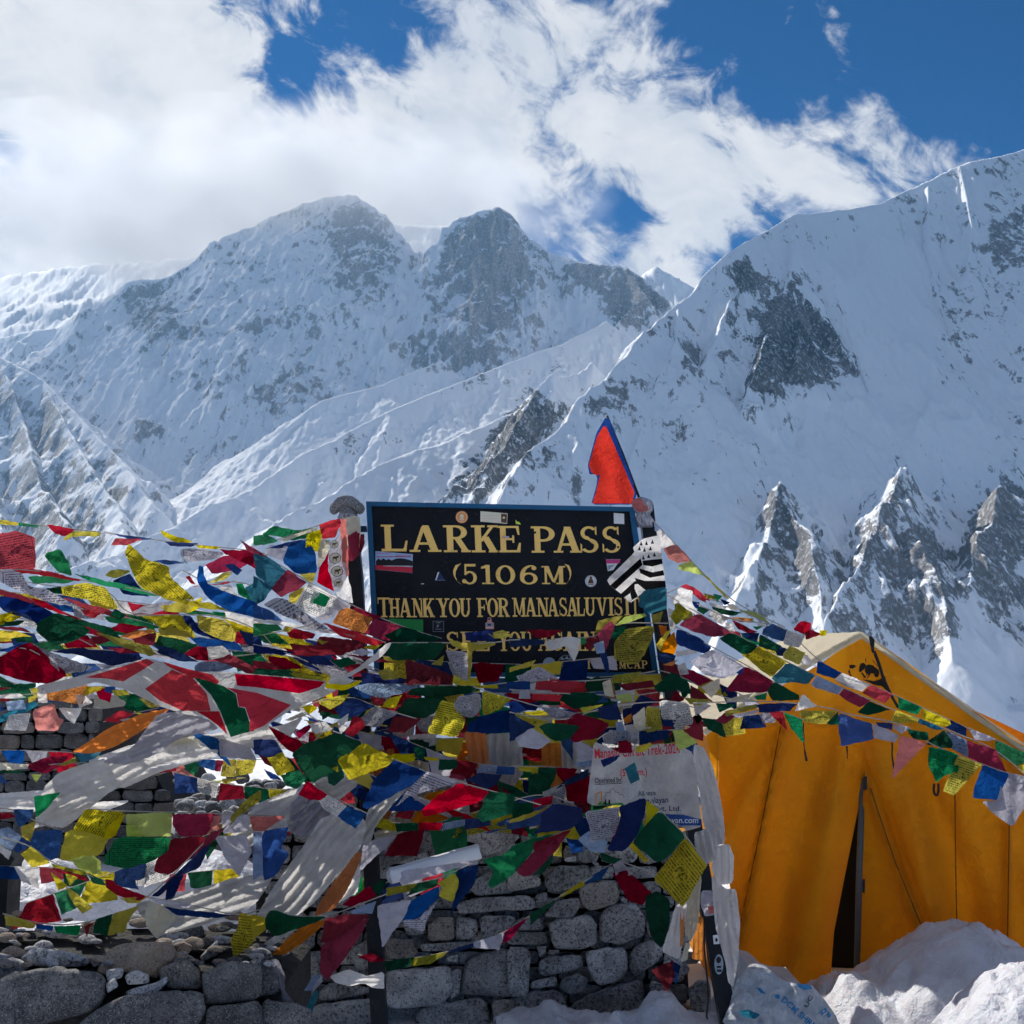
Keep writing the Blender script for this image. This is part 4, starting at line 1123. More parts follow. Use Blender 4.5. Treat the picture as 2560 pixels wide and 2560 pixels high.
big_flag('striped_flag', 'black and white striped flag with small black ermine spots tied to the right post', 'flag',
 'R3 912,388 988,322 1112,295 1132,475 1152,600 1162,690 1100,705 1000,712 975,740 905,800 880,800 850,762 822,738 780,706 740,676 715,632 925,425', 'w', 4.20,
 [('black_stripe', 'k', 'R3 985,488 1060,480 1132,474 1137,510 1060,532 990,522'),
  ('black_stripe', 'k', 'R3 958,545 1060,576 1142,560 1150,598 1040,617 968,582'),
  ('black_stripe', 'k', 'R3 925,618 1000,640 1156,640 1162,690 1010,712 945,660'),
  ('black_stripe', 'k', 'R3 740,676 970,470 985,520 780,705'),
  ('black_stripe', 'k', 'R3 822,738 930,640 965,660 925,668 925,705 890,735 850,762'),
  ('black_stripe', 'k', 'R3 880,800 905,790 892,735 925,700 950,760')] +
 [('ermine_spot', 'k', 'R3 %d,%d %d,%d %d,%d %d,%d' % (x, y - 24, x + 5, y - 6, x + 12, y + 10, x - 12, y + 10)) for x, y in ((1015, 360), (1060, 350), (1045, 400), (1000, 410), (1032, 458), (1075, 446), (992, 470), (962, 400), (975, 362))], 9, .8, .3)
def loose(name, label, cat, code, text, D, group=None, strength=1.0, step=None):
    p = pts_of(text)
    xs_ = [q[0] for q in p]; ys_ = [q[1] for q in p]
    mx_, my_ = (min(xs_) + max(xs_)) / 2, (min(ys_) + max(ys_)) / 2
    cxx, cyy = sum(xs_) / len(p), sum(ys_) / len(p)
    f0 = None; st = step
    if name in ('scarf', 'hanging_cloth', 'cloth_wrap', 'scarf_tassel'):
        pf = pleat_fn(p, D, len(label) * 7 + int(xs_[0]), amp=strength * (1.25 if name == 'scarf' else 1.0))
        o1, o2 = (mx_ - cxx) * D / 2560, (my_ - cyy) * D / 2560
        f0 = lambda u, v: pf(u + o1, v + o2)
        st = max(3.0, min(6.0, math.hypot(max(xs_) - min(xs_), max(ys_) - min(ys_)) / 55))
    root_mesh = cloth(name, p, D, cloth_mat(code), None, strength=strength, step=st, fn=f0, jag=(None if f0 is None else 1.1))
    # give it an origin of its own
    c = at(p[0][0], p[0][1], D)
    root_mesh.data.transform(Matrix.Translation(-c)); root_mesh.location = c
    return tag(root_mesh, label, cat, group)
loose('cloth_wrap', 'plain teal blue cloth wrapped round the right post under the striped flag', 'cloth', 't', 'R3 960,765 1000,712 1165,682 1172,850 1030,892 1000,852 955,832', 4.17)
loose('cloth_strip', 'narrow white cloth tail hanging below the teal cloth on the right post', 'cloth', 'w', 'R3 1178,842 1215,858 1242,1000 1200,1012 1180,930', 4.15)
loose('scarf', 'huge white scarf blown into a sail over the left stone walls', 'scarf', 'w', 'L1 225,585 300,300 400,200 600,130 850,90 1105,120 1000,190 830,290 720,360 600,460 440,582 330,560', 4.20, 'white scarves')
loose('scarf', 'translucent pale scarf below the red white and green banner', 'scarf', 'v', 'R1 760,2010 1000,1900 1190,1640 1420,1622 1600,1700 1650,1760 1350,1832 1150,1962 960,2030', 4.14, 'white scarves')
loose('scarf', 'frayed bright orange scarf end blowing over the left snow', 'scarf', 'o', 'R1 540,1932 640,1870 840,1740 1080,1640 1290,1598 1180,1692 1060,1780 960,1842 850,1900 700,1945', 4.22, 'orange scarves')
loose('scarf', 'thick white scarf slanting down left from the knot at the left post', 'scarf', 'w', 'L2 560,470 700,440 765,560 720,720 600,860 420,1080 250,1212 -20,1222 60,1090 150,940 330,700 440,520', 4.02, 'white scarves', 1.3)
loose('scarf', 'short white scarf hanging left of the left post behind the orange one', 'scarf', 'w', 'L2 690,690 722,900 700,1030 560,1102 400,1192 520,980', 4.06, 'white scarves')
loose('scarf', 'long orange scarf knotted at the left post, twisting down left', 'scarf', 'o', 'L2 700,738 735,762 700,850 640,990 540,1142 398,1192 430,1110 500,1000 560,920', 3.98, 'orange scarves')
loose('scarf', 'orange scarf tail over the left end of the stone wall', 'scarf', 'o', 'L2 520,1205 350,1352 200,1456 105,1452 250,1312 350,1232', 3.86, 'orange scarves')
loose('scarf', 'white scarf tail under the orange tail at the wall end', 'scarf', 'w', 'L2 300,1270 200,1330 100,1400 0,1470 -20,1450 60,1370 180,1290', 3.9, 'white scarves')
loose('scarf', 'white scarf rising from the knot at the left post towards the navy flag', 'scarf', 'w', 'L2 960,310 1062,290 940,420 830,560 780,700 700,692 740,560 780,440', 4.05, 'white scarves')
loose('scarf', 'off white crumpled scarf hanging left of the small square flags', 'scarf', 'v', 'L2 300,280 450,300 560,420 520,540 440,600 330,642 230,612 230,520 240,420', 4.10, 'white scarves')
loose('scarf', 'glowing orange cloth behind the large red flag above the wall', 'scarf', 'o', 'L2 1180,340 1320,312 1250,380 1345,480 1290,545 1060,545', 4.24, 'orange scarves')
loose('scarf', 'sunlit cream cloth under the glowing orange one', 'scarf', 'c', 'L2 810,610 1060,540 1300,560 1000,642 825,692', 4.26, 'white scarves')
loose('scarf', 'dark red folded cloth beside the glowing orange one', 'scarf', 'r', 'L2 1000,440 1125,380 1070,522 955,502', 4.25)
loose('scarf', 'crumpled white cloth tied low round the left post', 'scarf', 'w', 'L2 510,1602 640,1552 740,1590 765,1600 882,1570 888,1690 800,1682 750,1650 640,1672 540,1642', 3.82, 'white scarves')
loose('scarf', 'thin grey rag hanging down the left part of the wall', 'scarf', 'v', 'L2 10,1500 150,1480 205,1600 195,1700 305,1830 300,1960 160,1960 170,1800 130,1602', 3.80, 'white scarves')
loose('scarf', 'white scarf falling from the banner top beside the tent', 'scarf', 'w', 'L3 1255,0 1320,20 1385,150 1440,380 1470,600 1462,692 1400,702 1320,560 1290,300 1250,120', 3.98, 'white scarves')
loose('scarf', 'bunched white scarf knot beside the sharp yellow print flag', 'scarf', 'w', 'L3 1255,612 1330,590 1405,640 1420,790 1335,832 1270,762', 3.88, 'white scarves', 1.8)
loose('scarf', 'white scarf end puffed out against the tent edge', 'scarf', 'w', 'L3 1400,700 1500,690 1532,780 1522,962 1420,972 1375,860', 3.92, 'white scarves', 1.4)
loose('scarf', 'long dirty white scarf reaching down to the snow beside the right post', 'scarf', 'w', 'L3 1375,900 1430,960 1480,1000 1545,1000 1575,1232 1560,1500 1540,1600 1525,1682 1490,1642 1470,1500 1400,1252', 3.94, 'white scarves', 1.2)
loose('scarf', 'cream scarf with a knotted end below the sharp yellow print flag', 'scarf', 'c', 'L3 1310,900 1282,1262 1230,1372 1190,1302 1210,1070 1255,970', 3.96, 'white scarves')
loose('scarf_tassel', 'frayed tassel of the cream scarf', 'scarf', 'c', 'L3 1200,1368 1232,1378 1215,1440 1210,1490 1165,1502 1180,1430', 3.955)
loose('scarf', 'wide dirty white cloth end hanging left of the cream scarf', 'scarf', 'w', 'L3 1130,1112 1215,1080 1160,1470 1140,1482 1030,1432 1080,1282', 4.02, 'white scarves')
loose('scarf', 'narrow orange strip between the white scarf ends', 'scarf', 'o', 'L3 1160,1130 1192,1130 1182,1382 1158,1402', 4.0, 'orange scarves')
loose('scarf', 'dull orange cloth beside the right post near the snow', 'scarf', 'o', 'L3 1270,1180 1320,1200 1345,1500 1240,1482 1255,1330', 4.30, 'orange scarves')
loose('ribbon', 'white strap slanting down left across the dark flags beside the board', 'strap', 'w', 'R2 980,1115 1027,1105 960,1202 800,1312 690,1372 615,1372 760,1302 900,1192', 3.97)
loose('cloth_wrap', 'white cloth knot where the red white and green banner is tied', 'cloth', 'w', 'R2 560,1345 640,1350 745,1392 640,1450 560,1470 510,1450', 3.90)
loose('ribbon', 'yellow frayed tie at the banner knot', 'strap', 'y', 'R2 540,1360 560,1365 540,1420 700,1420 790,1388 780,1420 660,1470 520,1450', 3.885)
for lab, code, tx, D in (("cream cloth pillar hanging behind the small creased flags", 'c', 'L2 1620,20 1766,-40 1790,120 1766,150 1610,140', 4.55), ("orange cloth strip hanging above the taut string", 'o', 'L2 1420,-10 1540,-20 1530,130 1380,120', 4.52),
        ("white bundle of cloth below the board's shaded flags", 'w', 'L2 1540,-20 1620,-20 1605,140 1530,130', 4.53), ("pale cloth glowing behind the yellow and blue print flags", 'w', 'R3 0,1850 130,1780 200,1932 0,1990', 4.5),
        ("orange cloth glimpsed between the navy and dark red flags", 'o', 'R3 180,1880 300,1850 290,1990 200,1990', 4.52), ("white cloth lying behind the taut string of large flags", 'w', 'L2 1060,-60 1240,-80 1260,60 1080,160', 4.5),
        ("tan wrapped bundle below the board", 'u', 'R3 690,1400 760,1380 790,1530 700,1520', 4.3)):
    loose('hanging_cloth', lab, 'cloth', code, tx, D)

MORE = [
 ('scarf', 'broad white scarf streaming left across the sunlit snow under the banner', 'w', 'P 210,1905 330,1860 520,1835 700,1815 760,1790 720,1850 560,1885 400,1930 300,1975', 4.34),
 ('scarf', 'white scarf looped low between the left post and the sheer flags', 'w', 'P 640,2010 760,1960 850,1930 900,1960 820,2020 720,2080 620,2120 560,2110', 4.12),
 ('scarf', 'short orange scarf hanging over the wall top beside the left post', 'o', 'P 930,1880 985,1870 1000,1990 960,2070 920,2010', 4.40),
 ('scarf', 'creamy scarf hanging over the wall top right of the left post', 'c', 'P 1000,1890 1070,1880 1080,2010 1040,2100 985,2080', 4.42),
 ('scarf', 'orange scarf hanging between white ones above the wall', 'o', 'P 1160,1830 1215,1825 1225,1950 1180,1960', 4.30),
 ('scarf', 'bulging white cloth hanging above the wall in the middle', 'w', 'P 1215,1835 1300,1830 1310,1930 1270,1990 1210,1960', 4.31),
 ('scarf', 'pale orange scarf hanging left of the trek banner', 'o', 'P 1350,1840 1400,1835 1410,1960 1365,1985', 4.33),
 ('scarf', 'white scarf tail hanging left of the trek banner', 'w', 'P 1400,1850 1450,1845 1455,1990 1410,2010', 4.34),
 ('scarf', 'thin white scarf blown along under the sail scarf at left', 'w', 'P -30,1985 120,1975 240,2005 330,2000 240,2040 100,2030 -30,2030', 4.25),
 ('scarf', 'ragged white scarf over the snow bank by the left post', 'w', 'P 330,2260 470,2230 600,2190 690,2180 640,2260 520,2310 400,2340', 4.1),
]
for nm, lab, code, tx, D in MORE:
    loose(nm, lab, 'scarf', code, tx, D, 'orange scarves' if code == 'o' else 'white scarves', 1.2)

# ------------------------------------------------------------------ rolled banner
rb = empty('rolled_banner', at(*pts_of('L2 920,915')[0], 3.95), 'white paper banner rolled into a tube resting against the stone wall', 'rolled banner')
def spiral_roll():
    a, b = at(*pts_of('L2 922,915')[0], 3.90), at(*pts_of('L2 1535,742')[0], 4.05)
    d = (b - a).normalized(); s = d.cross(Vector((0, 0, 1))).normalized(); t = s.cross(d)
    V = []; F = []; N = 60; M_ = 14
    for j in range(M_):
        c = a.lerp(b, j / (M_ - 1))
        for i in range(N):
            an = i / (N - 1) * 2 * math.pi * 2.3 + 1.2
            r = .030 * (1 - .26 * i / (N - 1)) * (1 + .03 * math.sin(j * 1.3 + an))
            V.append(c + s * r * math.cos(an) + t * r * math.sin(an) + d * (.004 * math.sin(i * .5)))
    for j in range(M_ - 1):
        for i in range(N - 1):
            k = j * N + i; F.append((k, k + 1, k + 1 + N, k + N))
    o_ = mesh('paper_roll', V, F, fl('white'), rb, True)
    V2 = []
    # loose outer edge of the sheet
    return o_
spiral_roll()
cloth('loose_edge', pts_of('L2 1000,880 1060,865 1520,800 1535,830 1380,860 1000,972 985,930'), 3.87, cloth_mat('v'), rb, strength=.4)

# ------------------------------------------------------------------ wrapped post tops
M_FUR, nt = new_mat('frosted_grey_wool')
tc = nt.n('ShaderNodeTexCoord').outputs['Object']
a_ = nt.noise(tc, 210, 5, .75); b_ = nt.noise(tc, 22, 4, .6)
out(nt, pbr(nt, nt.mix(nt.smooth(a_, .38, .6), (.07, .075, .08, 1), (.55, .56, .6, 1)), .95, nt.bump(a_, 1.0, .02)))
M_WRAP, nt = new_mat('gathered_grey_cloth')
tc = nt.n('ShaderNodeTexCoord').outputs['Object']
a_ = nt.noise(nt.vm('MULTIPLY', tc, (1, 1, .35)), 60, 4, .6, 1.0)
out(nt, pbr(nt, nt.mix(nt.smooth(a_, .3, .7), (.16, .17, .2, 1), (.6, .6, .66, 1)), .9, nt.bump(a_, .9, .02)))
def lump(name, rings, mat, parent, seed, n=26, amp=.1, fre=30):
    """rings: (px, py, radius_m, depth)"""
    V = []; F = []
    for (x, y, r, D) in rings:
        c = at(x, y, D)
        for k in range(n):
            an = 2 * math.pi * k / n
            q = Vector((math.cos(an), math.sin(an), 0))
            w_ = 1 + amp * mnoise.noise(Vector((q.x * 1.7 + seed, q.y * 1.7, c.z * fre))) + amp * .6 * mnoise.noise(Vector((q.x * 5 + seed, q.y * 5, c.z * fre * 2)))
            V.append(c + q * r * w_)
    for i in range(len(rings) - 1):
        for k in range(n):
            F.append((i * n + k, i * n + (k + 1) % n, (i + 1) * n + (k + 1) % n, (i + 1) * n + k))
    F.append(tuple(range(n))); F.append(tuple(range((len(rings) - 1) * n, len(rings) * n))[::-1])
    return mesh(name, V, F, mat, parent, True)
def seq(x0, y0, x1, y1, rr, D):
    n = len(rr); return [(x0 + (x1 - x0) * i / (n - 1), y0 + (y1 - y0) * i / (n - 1), r, D) for i, r in enumerate(rr)]
hat = empty('wool_hat', at(867, 1270, 4.68), 'frosted grey wool hat pulled over the top of the left post', 'hat')
lump('crown', seq(866, 1246, 872, 1292, [.008, .030, .038, .040, .040, .04], 4.68), M_FUR, hat, 3.1, 28, .14)
V = []; F = []
for i in range(36):
    an = 2 * math.pi * i / 36
    for k in range(12):
        b = 2 * math.pi * k / 12
        r = .023 * (1 + .3 * mnoise.noise(Vector((an * 2, b, 1))))
        R_ = .060 + r * math.cos(b)
        c = at(868, 1262, 4.68) + Vector((R_ * math.cos(an), R_ * .8 * math.sin(an), r * 1.1 * math.sin(b) - .034 * abs(math.cos(an)) ** 2 + .014 + .012 * mnoise.noise(Vector((an * 1.5, 3, 0)))))
        V.append(c)
for i in range(36):
    for k in range(12):
        F.append((i * 12 + k, i * 12 + (k + 1) % 12, ((i + 1) % 36) * 12 + (k + 1) % 12, ((i + 1) % 36) * 12 + k))
mesh('brim', V, F, M_FUR, hat, True)
wl_ = empty('cloth_wrap', at(880, 1300, 4.68), 'pale gathered cloth bound round the left post under the wool hat', 'cloth')
lump('wrapping', seq(868, 1285, 876, 1345, [.034, .044, .030, .040, .046, .044, .05], 4.67), M_WRAP, wl_, 8.8, 30, .16)
cloth('hanging_end', pts_of('R2 640,165 780,150 792,240 775,440 740,480 700,490 665,330'), 4.58, cloth_mat('c'), wl_)
cloth('hanging_end', pts_of('R2 690,300 785,250 775,450 730,490 700,490'), 4.56, cloth_mat('m'), wl_)
cloth('hanging_end', pts_of('R2 780,290 815,285 822,350 795,430 780,420'), 4.6, cloth_mat('d'), wl_)
sash = empty('badge_sash', at(*pts_of('R2 650,190')[0], 4.5), 'orange edged sash with round animal badges hanging on the left post', 'sash')
cloth('sash_band', pts_of('R2 600,325 655,255 692,620 640,702 585,722 550,562 543,420'), 4.50, cloth_mat('v'), sash, strength=.3)
cloth('orange_edge', pts_of('R2 628,180 682,168 702,600 662,612'), 4.492, cloth_mat('p'), sash, strength=.3)
for (x, y, r) in ((590, 365, 33), (597, 470, 45), (612, 568, 45), (620, 655, 33)):
    bd_ = sheet('badge', disc_pts(x, y, r, 20, r * .92), fl('cream'), sash, 0, 'R2', 4.465)
    rs = random.Random(int(x))
    multi('animal_print', [disc_pts(x - 2, y - r * .1, r * .42, 7, r * .22), bx_(x - r * .4, y, x - r * .28, y + r * .5), bx_(x + r * .12, y, x + r * .28, y + r * .45), disc_pts(x + r * .42, y - r * .25, r * .2, 6)], fl('brown'), None, 0, 'R2', 4.461).parent = bd_
    multi('badge_rim', arc_split(arc_(x, y, r, r * .92, 0, 360, r * .09, r * .09, 20)), fl('dark'), None, 0, 'R2', 4.463).parent = bd_
wr = empty('cloth_wrap', at(1608, 1262, 4.74), 'frayed grey and pink cloth bound over the top of the right post', 'cloth')
lump('wrapping', seq(1603, 1243, 1612, 1318, [.012, .040, .050, .046, .044, .030, .036, .042, .036, .034], 4.74), M_WRAP, wr, 1.7, 30, .2)
cloth('pink_fold', pts_of('R3 900,30 960,10 1010,70 1040,110 960,125 915,90'), 4.64, cloth_mat('p'), wr)
# stickers on the right post
bag = empty('post_stickers', at(*pts_of('L3 1400,1350')[0], 4.2), 'pale stickers on the black right post just above the snow', 'stickers')
mm = sheet('sticker', [(1385, 1320), (1425, 1315), (1432, 1378), (1392, 1382)], fl('white'), bag, 0, 'L3', 4.235)
mm = sheet('sticker', disc_pts(1427, 1520, 31, 20, 70), fl('grey'), bag, 0, 'L3', 4.215)
multi('print', [disc_pts(1425, 1490, 18, 8, 24), bx_(1412, 1530, 1442, 1545), bx_(1414, 1555, 1446, 1572)], fl('dark'), bag, 0, 'L3', 4.212)
multi('print', [disc_pts(1410, 1352, 9, 8, 14)], fl('dark'), bag, 0, 'L3', 4.232)
tube('cord_loop', [at(*p, 4.18) for p in chaikin(pts_of('L3 1330,1230 1325,1400 1345,1600 1355,1750 1340,1880 1352,1900'), False)], .004, M_POST, bag, 5)
# ------------------------------------------------------------------ stone walls
def granite(name, lo, hi, spot, tan=0.0):
    m, nt = new_mat(name)
    tc = nt.n('ShaderNodeTexCoord').outputs['Object']
    rnd = nt.n('ShaderNodeObjectInfo').outputs['Random']
    v = nt.vm('ADD', tc, nt.vm('MULTIPLY', (7.0, 5.0, 3.0), rnd))
    f1 = nt.noise(v, 68, 6, .76); f2 = nt.noise(v, 9, 5, .6); f3 = nt.noise(v, 190, 3, .7)
    c = nt.mix(nt.smooth(f2, .35, .68), tuple(lo) + (1,), tuple(hi) + (1,))
    c = nt.mix(nt.smooth(nt.m('FRACT', nt.m('MULTIPLY', rnd, 5.7)), .72, .95), c, nt.mix(.5, c, (.30, .24, .18, 1)))
    c = nt.mix(nt.m('MULTIPLY', nt.smooth(f1, nt.m('ADD', .47, nt.m('MULTIPLY', nt.m('FRACT', nt.m('MULTIPLY', rnd, 11.3)), .08)), .60), spot), c, (.018, .02, .025, 1))
    c = nt.mix(nt.m('MULTIPLY', nt.smooth(f3, .54, .66), .6 if name == 'speckled_granite' else .35), c, (.66, .65, .64, 1))
    c = nt.mix(nt.m('MULTIPLY', nt.smooth(nt.noise(v, 130, 4, .75), .54, .62), .7), c, (.02, .022, .026, 1))
    c = nt.mix(nt.m('MULTIPLY', nt.smooth(nt.noise(v, 4.5, 3, .6), .55, .66), .7), c, nt.mix(1.0, c, (.30, .30, .33, 1), 'MULTIPLY'))
    hs = nt.n('ShaderNodeHueSaturation'); nt.set(hs.inputs['Color'], c); nt.set(hs.inputs['Value'], nt.m('ADD', .70, nt.m('MULTIPLY', rnd, .75)))
    gz = nt.n('ShaderNodeSeparateXYZ'); nt.set(gz.inputs[0], nt.n('ShaderNodeNewGeometry').outputs['Normal'])
    frost = nt.smooth(nt.m('ADD', gz.outputs['Z'], nt.m('MULTIPLY', nt.m('SUBTRACT', nt.noise(v, 30, 5, .7), .5), 1.6)), .62, .85)
    hc = nt.mix(nt.m('MULTIPLY', frost, .45 if name == 'speckled_granite' else (.5 if name == 'far_dry_stone' else .04)), hs.outputs[0], (.70, .71, .74, 1))
    h = nt.m('ADD', nt.m('MULTIPLY', f2, .8), nt.m('ADD', nt.m('MULTIPLY', f1, .35), nt.m('MULTIPLY', f3, .1)))
    out(nt, pbr(nt, hc, .88, nt.bump(h, 1.0, .035)))
    return m
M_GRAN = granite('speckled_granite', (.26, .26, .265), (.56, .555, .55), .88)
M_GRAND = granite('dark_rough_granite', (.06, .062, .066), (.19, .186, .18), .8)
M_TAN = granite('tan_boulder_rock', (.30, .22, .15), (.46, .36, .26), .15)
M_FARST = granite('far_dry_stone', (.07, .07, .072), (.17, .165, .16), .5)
M_CORE, nt = new_mat('dark_wall_rubble')
tc = nt.n('ShaderNodeTexCoord').outputs['Object']
v_ = nt.noise(tc, 25, 5, .65)
out(nt, pbr(nt, nt.mix(v_, (.012, .012, .014, 1), (.06, .058, .055, 1)), .95, nt.bump(v_, 1, .05)))

def stone(poly, D, mat, parent, thick=.2, bulge=.24, n=34, seed=0, tilt=None, name='stone', rough=1.0):
    """an irregular stone whose face has the given outline"""
    rs = random.Random(seed)
    cx = sum(p[0] for p in poly) / len(poly); cy = sum(p[1] for p in poly) / len(poly)
    ol = chaikin(poly, True, .13)
    ol = polyline([Vector((p[0], p[1])) for p in ol + ol[:1]], n + 1)[:n]
    xs = [p.x for p in ol]; ys = [p.y for p in ol]
    mpp = D / 2560; size = min(max(xs) - min(xs), max(ys) - min(ys)) * mpp
    b = size * bulge
    tx, ty = (rs.uniform(-.18, .18), rs.uniform(-.12, .3)) if tilt is None else tilt
    so = rs.uniform(0, 99)
    rings = [(0.95, thick), (1.02, b * .9), (1.015, b * .40), (.965, b * .10), (.80, 0.0), (.45, -b * .05)]
    V = []; F = []
    for (s, dd) in rings:
        for p in ol:
            x = cx + (p.x - cx) * s; y = cy + (p.y - cy) * s
            u, v = (x - cx) * mpp, (y - cy) * mpp
            q = at(x, y, D + dd + (u * tx - v * ty if dd < thick * .9 else 0))
            nz = mnoise.noise(Vector((q.x * 14 + so, q.z * 14, dd * 8))) * .75 + mnoise.noise(Vector((q.x * 38, q.z * 38 + so, dd * 20))) * .5
            fx = mnoise.noise(Vector((q.x * 9 + so, q.z * 9, so))) * 4
            nz += .35 * (abs(fx - math.floor(fx) - .5) - .25)
            k = size * .17 * rough * nz
            q = q + Vector(((x - cx) / (abs(x - cx) + abs(y - cy) + 1) * k * .6, k, -(y - cy) / (abs(x - cx) + abs(y - cy) + 1) * k * .6))
            V.append(q)
    m_ = len(rings)
    for i in range(m_ - 1):
        for k in range(n):
            F.append((i * n + k, i * n + (k + 1) % n, (i + 1) * n + (k + 1) % n, (i + 1) * n + k))
    V.append(at(cx, cy, D - b * .04)); c = len(V) - 1
    for k in range(n): F.append(((m_ - 1) * n + k, (m_ - 1) * n + (k + 1) % n, c))
    F.append(tuple(range(n))[::-1])
    return mesh(name, V, F, mat, parent, True)

wall = empty('stone_wall', at(1280, 2530, 4.95), 'grey granite dry stone wall below the board', 'wall')
MAIN = """
L2 840,692 1100,612 1300,602 1330,680 1100,770 850,868
L2 1345,640 1530,598 1780,590 1790,700 1560,780 1535,690
L2 1500,950 1560,900 1770,880 1780,1030 1520,1046 1480,1000
L2 1385,1100 1560,1062 1790,1048 1790,1140 1400,1174
L2 1185,1250 1250,1192 1370,1192 1366,1350 1190,1362
L2 1378,1192 1520,1198 1532,1280 1480,1345 1375,1350
L2 1552,1190 1790,1182 1790,1332 1550,1340
L2 890,1350 1070,1340 1112,1430 1080,1480 888,1480
L2 1000,1232 1180,1202 1160,1312 1050,1322
L2 890,1582 1120,1540 1342,1530 1350,1690 1290,1800 900,1830
L2 1350,1560 1420,1542 1402,1720 1340,1762
L2 1420,1650 1470,1482 1600,1430 1790,1420 1790,1750 1420,1722
L2 1130,1380 1500,1362 1410,1420 1150,1432
L2 1320,1462 1392,1450 1392,1502 1320,1500
L2 1100,1840 1300,1780 1590,1750 1612,1960 1100,1960
L2 1632,1790 1790,1760 1790,1960 1640,1960
L3 -30,880 100,890 190,920 190,980 -30,1022
L3 240,900 300,850 530,830 545,900 500,980 260,1030 220,960
L3 -30,1060 110,1040 157,1090 150,1140 -30,1150
L3 160,1042 240,1022 252,1080 170,1092
L3 465,1010 530,960 700,950 742,1020 720,1100 540,1152 480,1112
L3 222,1190 300,1090 460,1062 475,1120 410,1202
L3 60,1195 200,1200 232,1282 -30,1286
L3 -30,1296 235,1295 242,1380 -30,1386
L3 250,1250 340,1200 520,1170 590,1240 582,1380 490,1412 290,1412
L3 600,1180 700,1112 860,1110 922,1200 912,1320 750,1382 610,1362
L3 750,1060 800,1070 790,1102 755,1090
L3 -30,1402 130,1412 112,1740 -30,1742
L3 170,1402 240,1390 232,1440 190,1472
L3 180,1500 290,1462 480,1450 492,1540 230,1602 190,1582
L3 515,1440 620,1402 780,1410 802,1560 720,1642 600,1672 520,1562
L3 812,1430 950,1340 1052,1420 1000,1510 850,1602 810,1552
L3 322,1640 450,1580 530,1612 500,1702 400,1732 330,1690
L3 128,1640 300,1602 318,1668 130,1692
L3 -30,1764 130,1702 330,1702 382,1780 372,1900 -30,1960
L3 400,1790 640,1682 890,1612 932,1800 860,1920 400,1960
L3 250,1420 330,1420 320,1450 250,1452
L3 355,792 440,770 442,810 370,812
L3 450,712 560,740 572,800 500,822 450,792
L3 550,812 600,822 592,862
L3 940,1180 1030,1150 1080,1240 1040,1330 950,1330 930,1250
L3 1060,1440 1180,1450 1230,1560 1140,1640 1020,1560
L3 950,1640 1080,1660 1150,1800 1120,1900 950,1880
L3 1210,1702 1290,1632 1362,1642 1382,1900 1250,1902
L3 1480,1642 1560,1722 1592,1802 1500,1852
L2 200,1490 330,1402 440,1470 420,1620 260,1702 215,1642
L2 280,1742 380,1702 402,1780 280,1792
L2 440,1702 520,1642 780,1682 772,1722 520,1772 430,1762
L2 390,1802 790,1752 880,1800 880,1960 380,1960
L2 640,1422 780,1342 880,1350 870,1520 700,1562
L2 890,1490 1080,1490 1100,1530 890,1570
"""
for i, l in enumerate([x for x in MAIN.strip().split('\n')]):
    p = pts_of(l)
    upper = min(q[1] for q in p)
    stone(p, 4.80 + .02 * ((i * 7) % 3), M_GRAN if upper > 2150 or i > 30 else M_GRAN, wall, seed=i)
# the course stones behind the flags, seen in the gaps
rs = random.Random(5)
y = 1935
while y < 2560:
    h_ = rs.uniform(34, 58); x = 660 if y > 2060 else 760
    while x < 1700:
        w_ = rs.uniform(50, 120)
        pl = [(x + 3, y + rs.uniform(2, 8)), (x + w_ / 2, y + rs.uniform(1, 5)), (x + w_ - 3, y + rs.uniform(2, 8)), (x + w_ - 2, y + h_ - rs.uniform(2, 8)), (x + w_ / 2, y + h_ - 2), (x + 3, y + h_ - rs.uniform(2, 8))]
        stone(pl, 4.93, M_GRAN, wall, .25, .25, 16, seed=int(x + y * 3))
        x += w_
    y += h_
# rubble core
def core(name, pts, d0, d1, parent, mat=None):
    V = [at(x, y, d0) for x, y in pts]; n = len(V)
    V += [Vector((p.x * 1.0, d1, p.z)) for p in V]
    F = [tuple(range(n)), tuple(range(2 * n - 1, n - 1, -1))] + [(i, n + i, n + (i + 1) % n, (i + 1) % n) for i in range(n)]
    return mesh(name, V, F, mat or M_CORE, parent)
core('rubble_core', [(640, 2090), (760, 1990), (1000, 1950), (1300, 1960), (1600, 2010), (1700, 2100), (1730, 2620), (640, 2620)], 5.12, 5.9, wall)

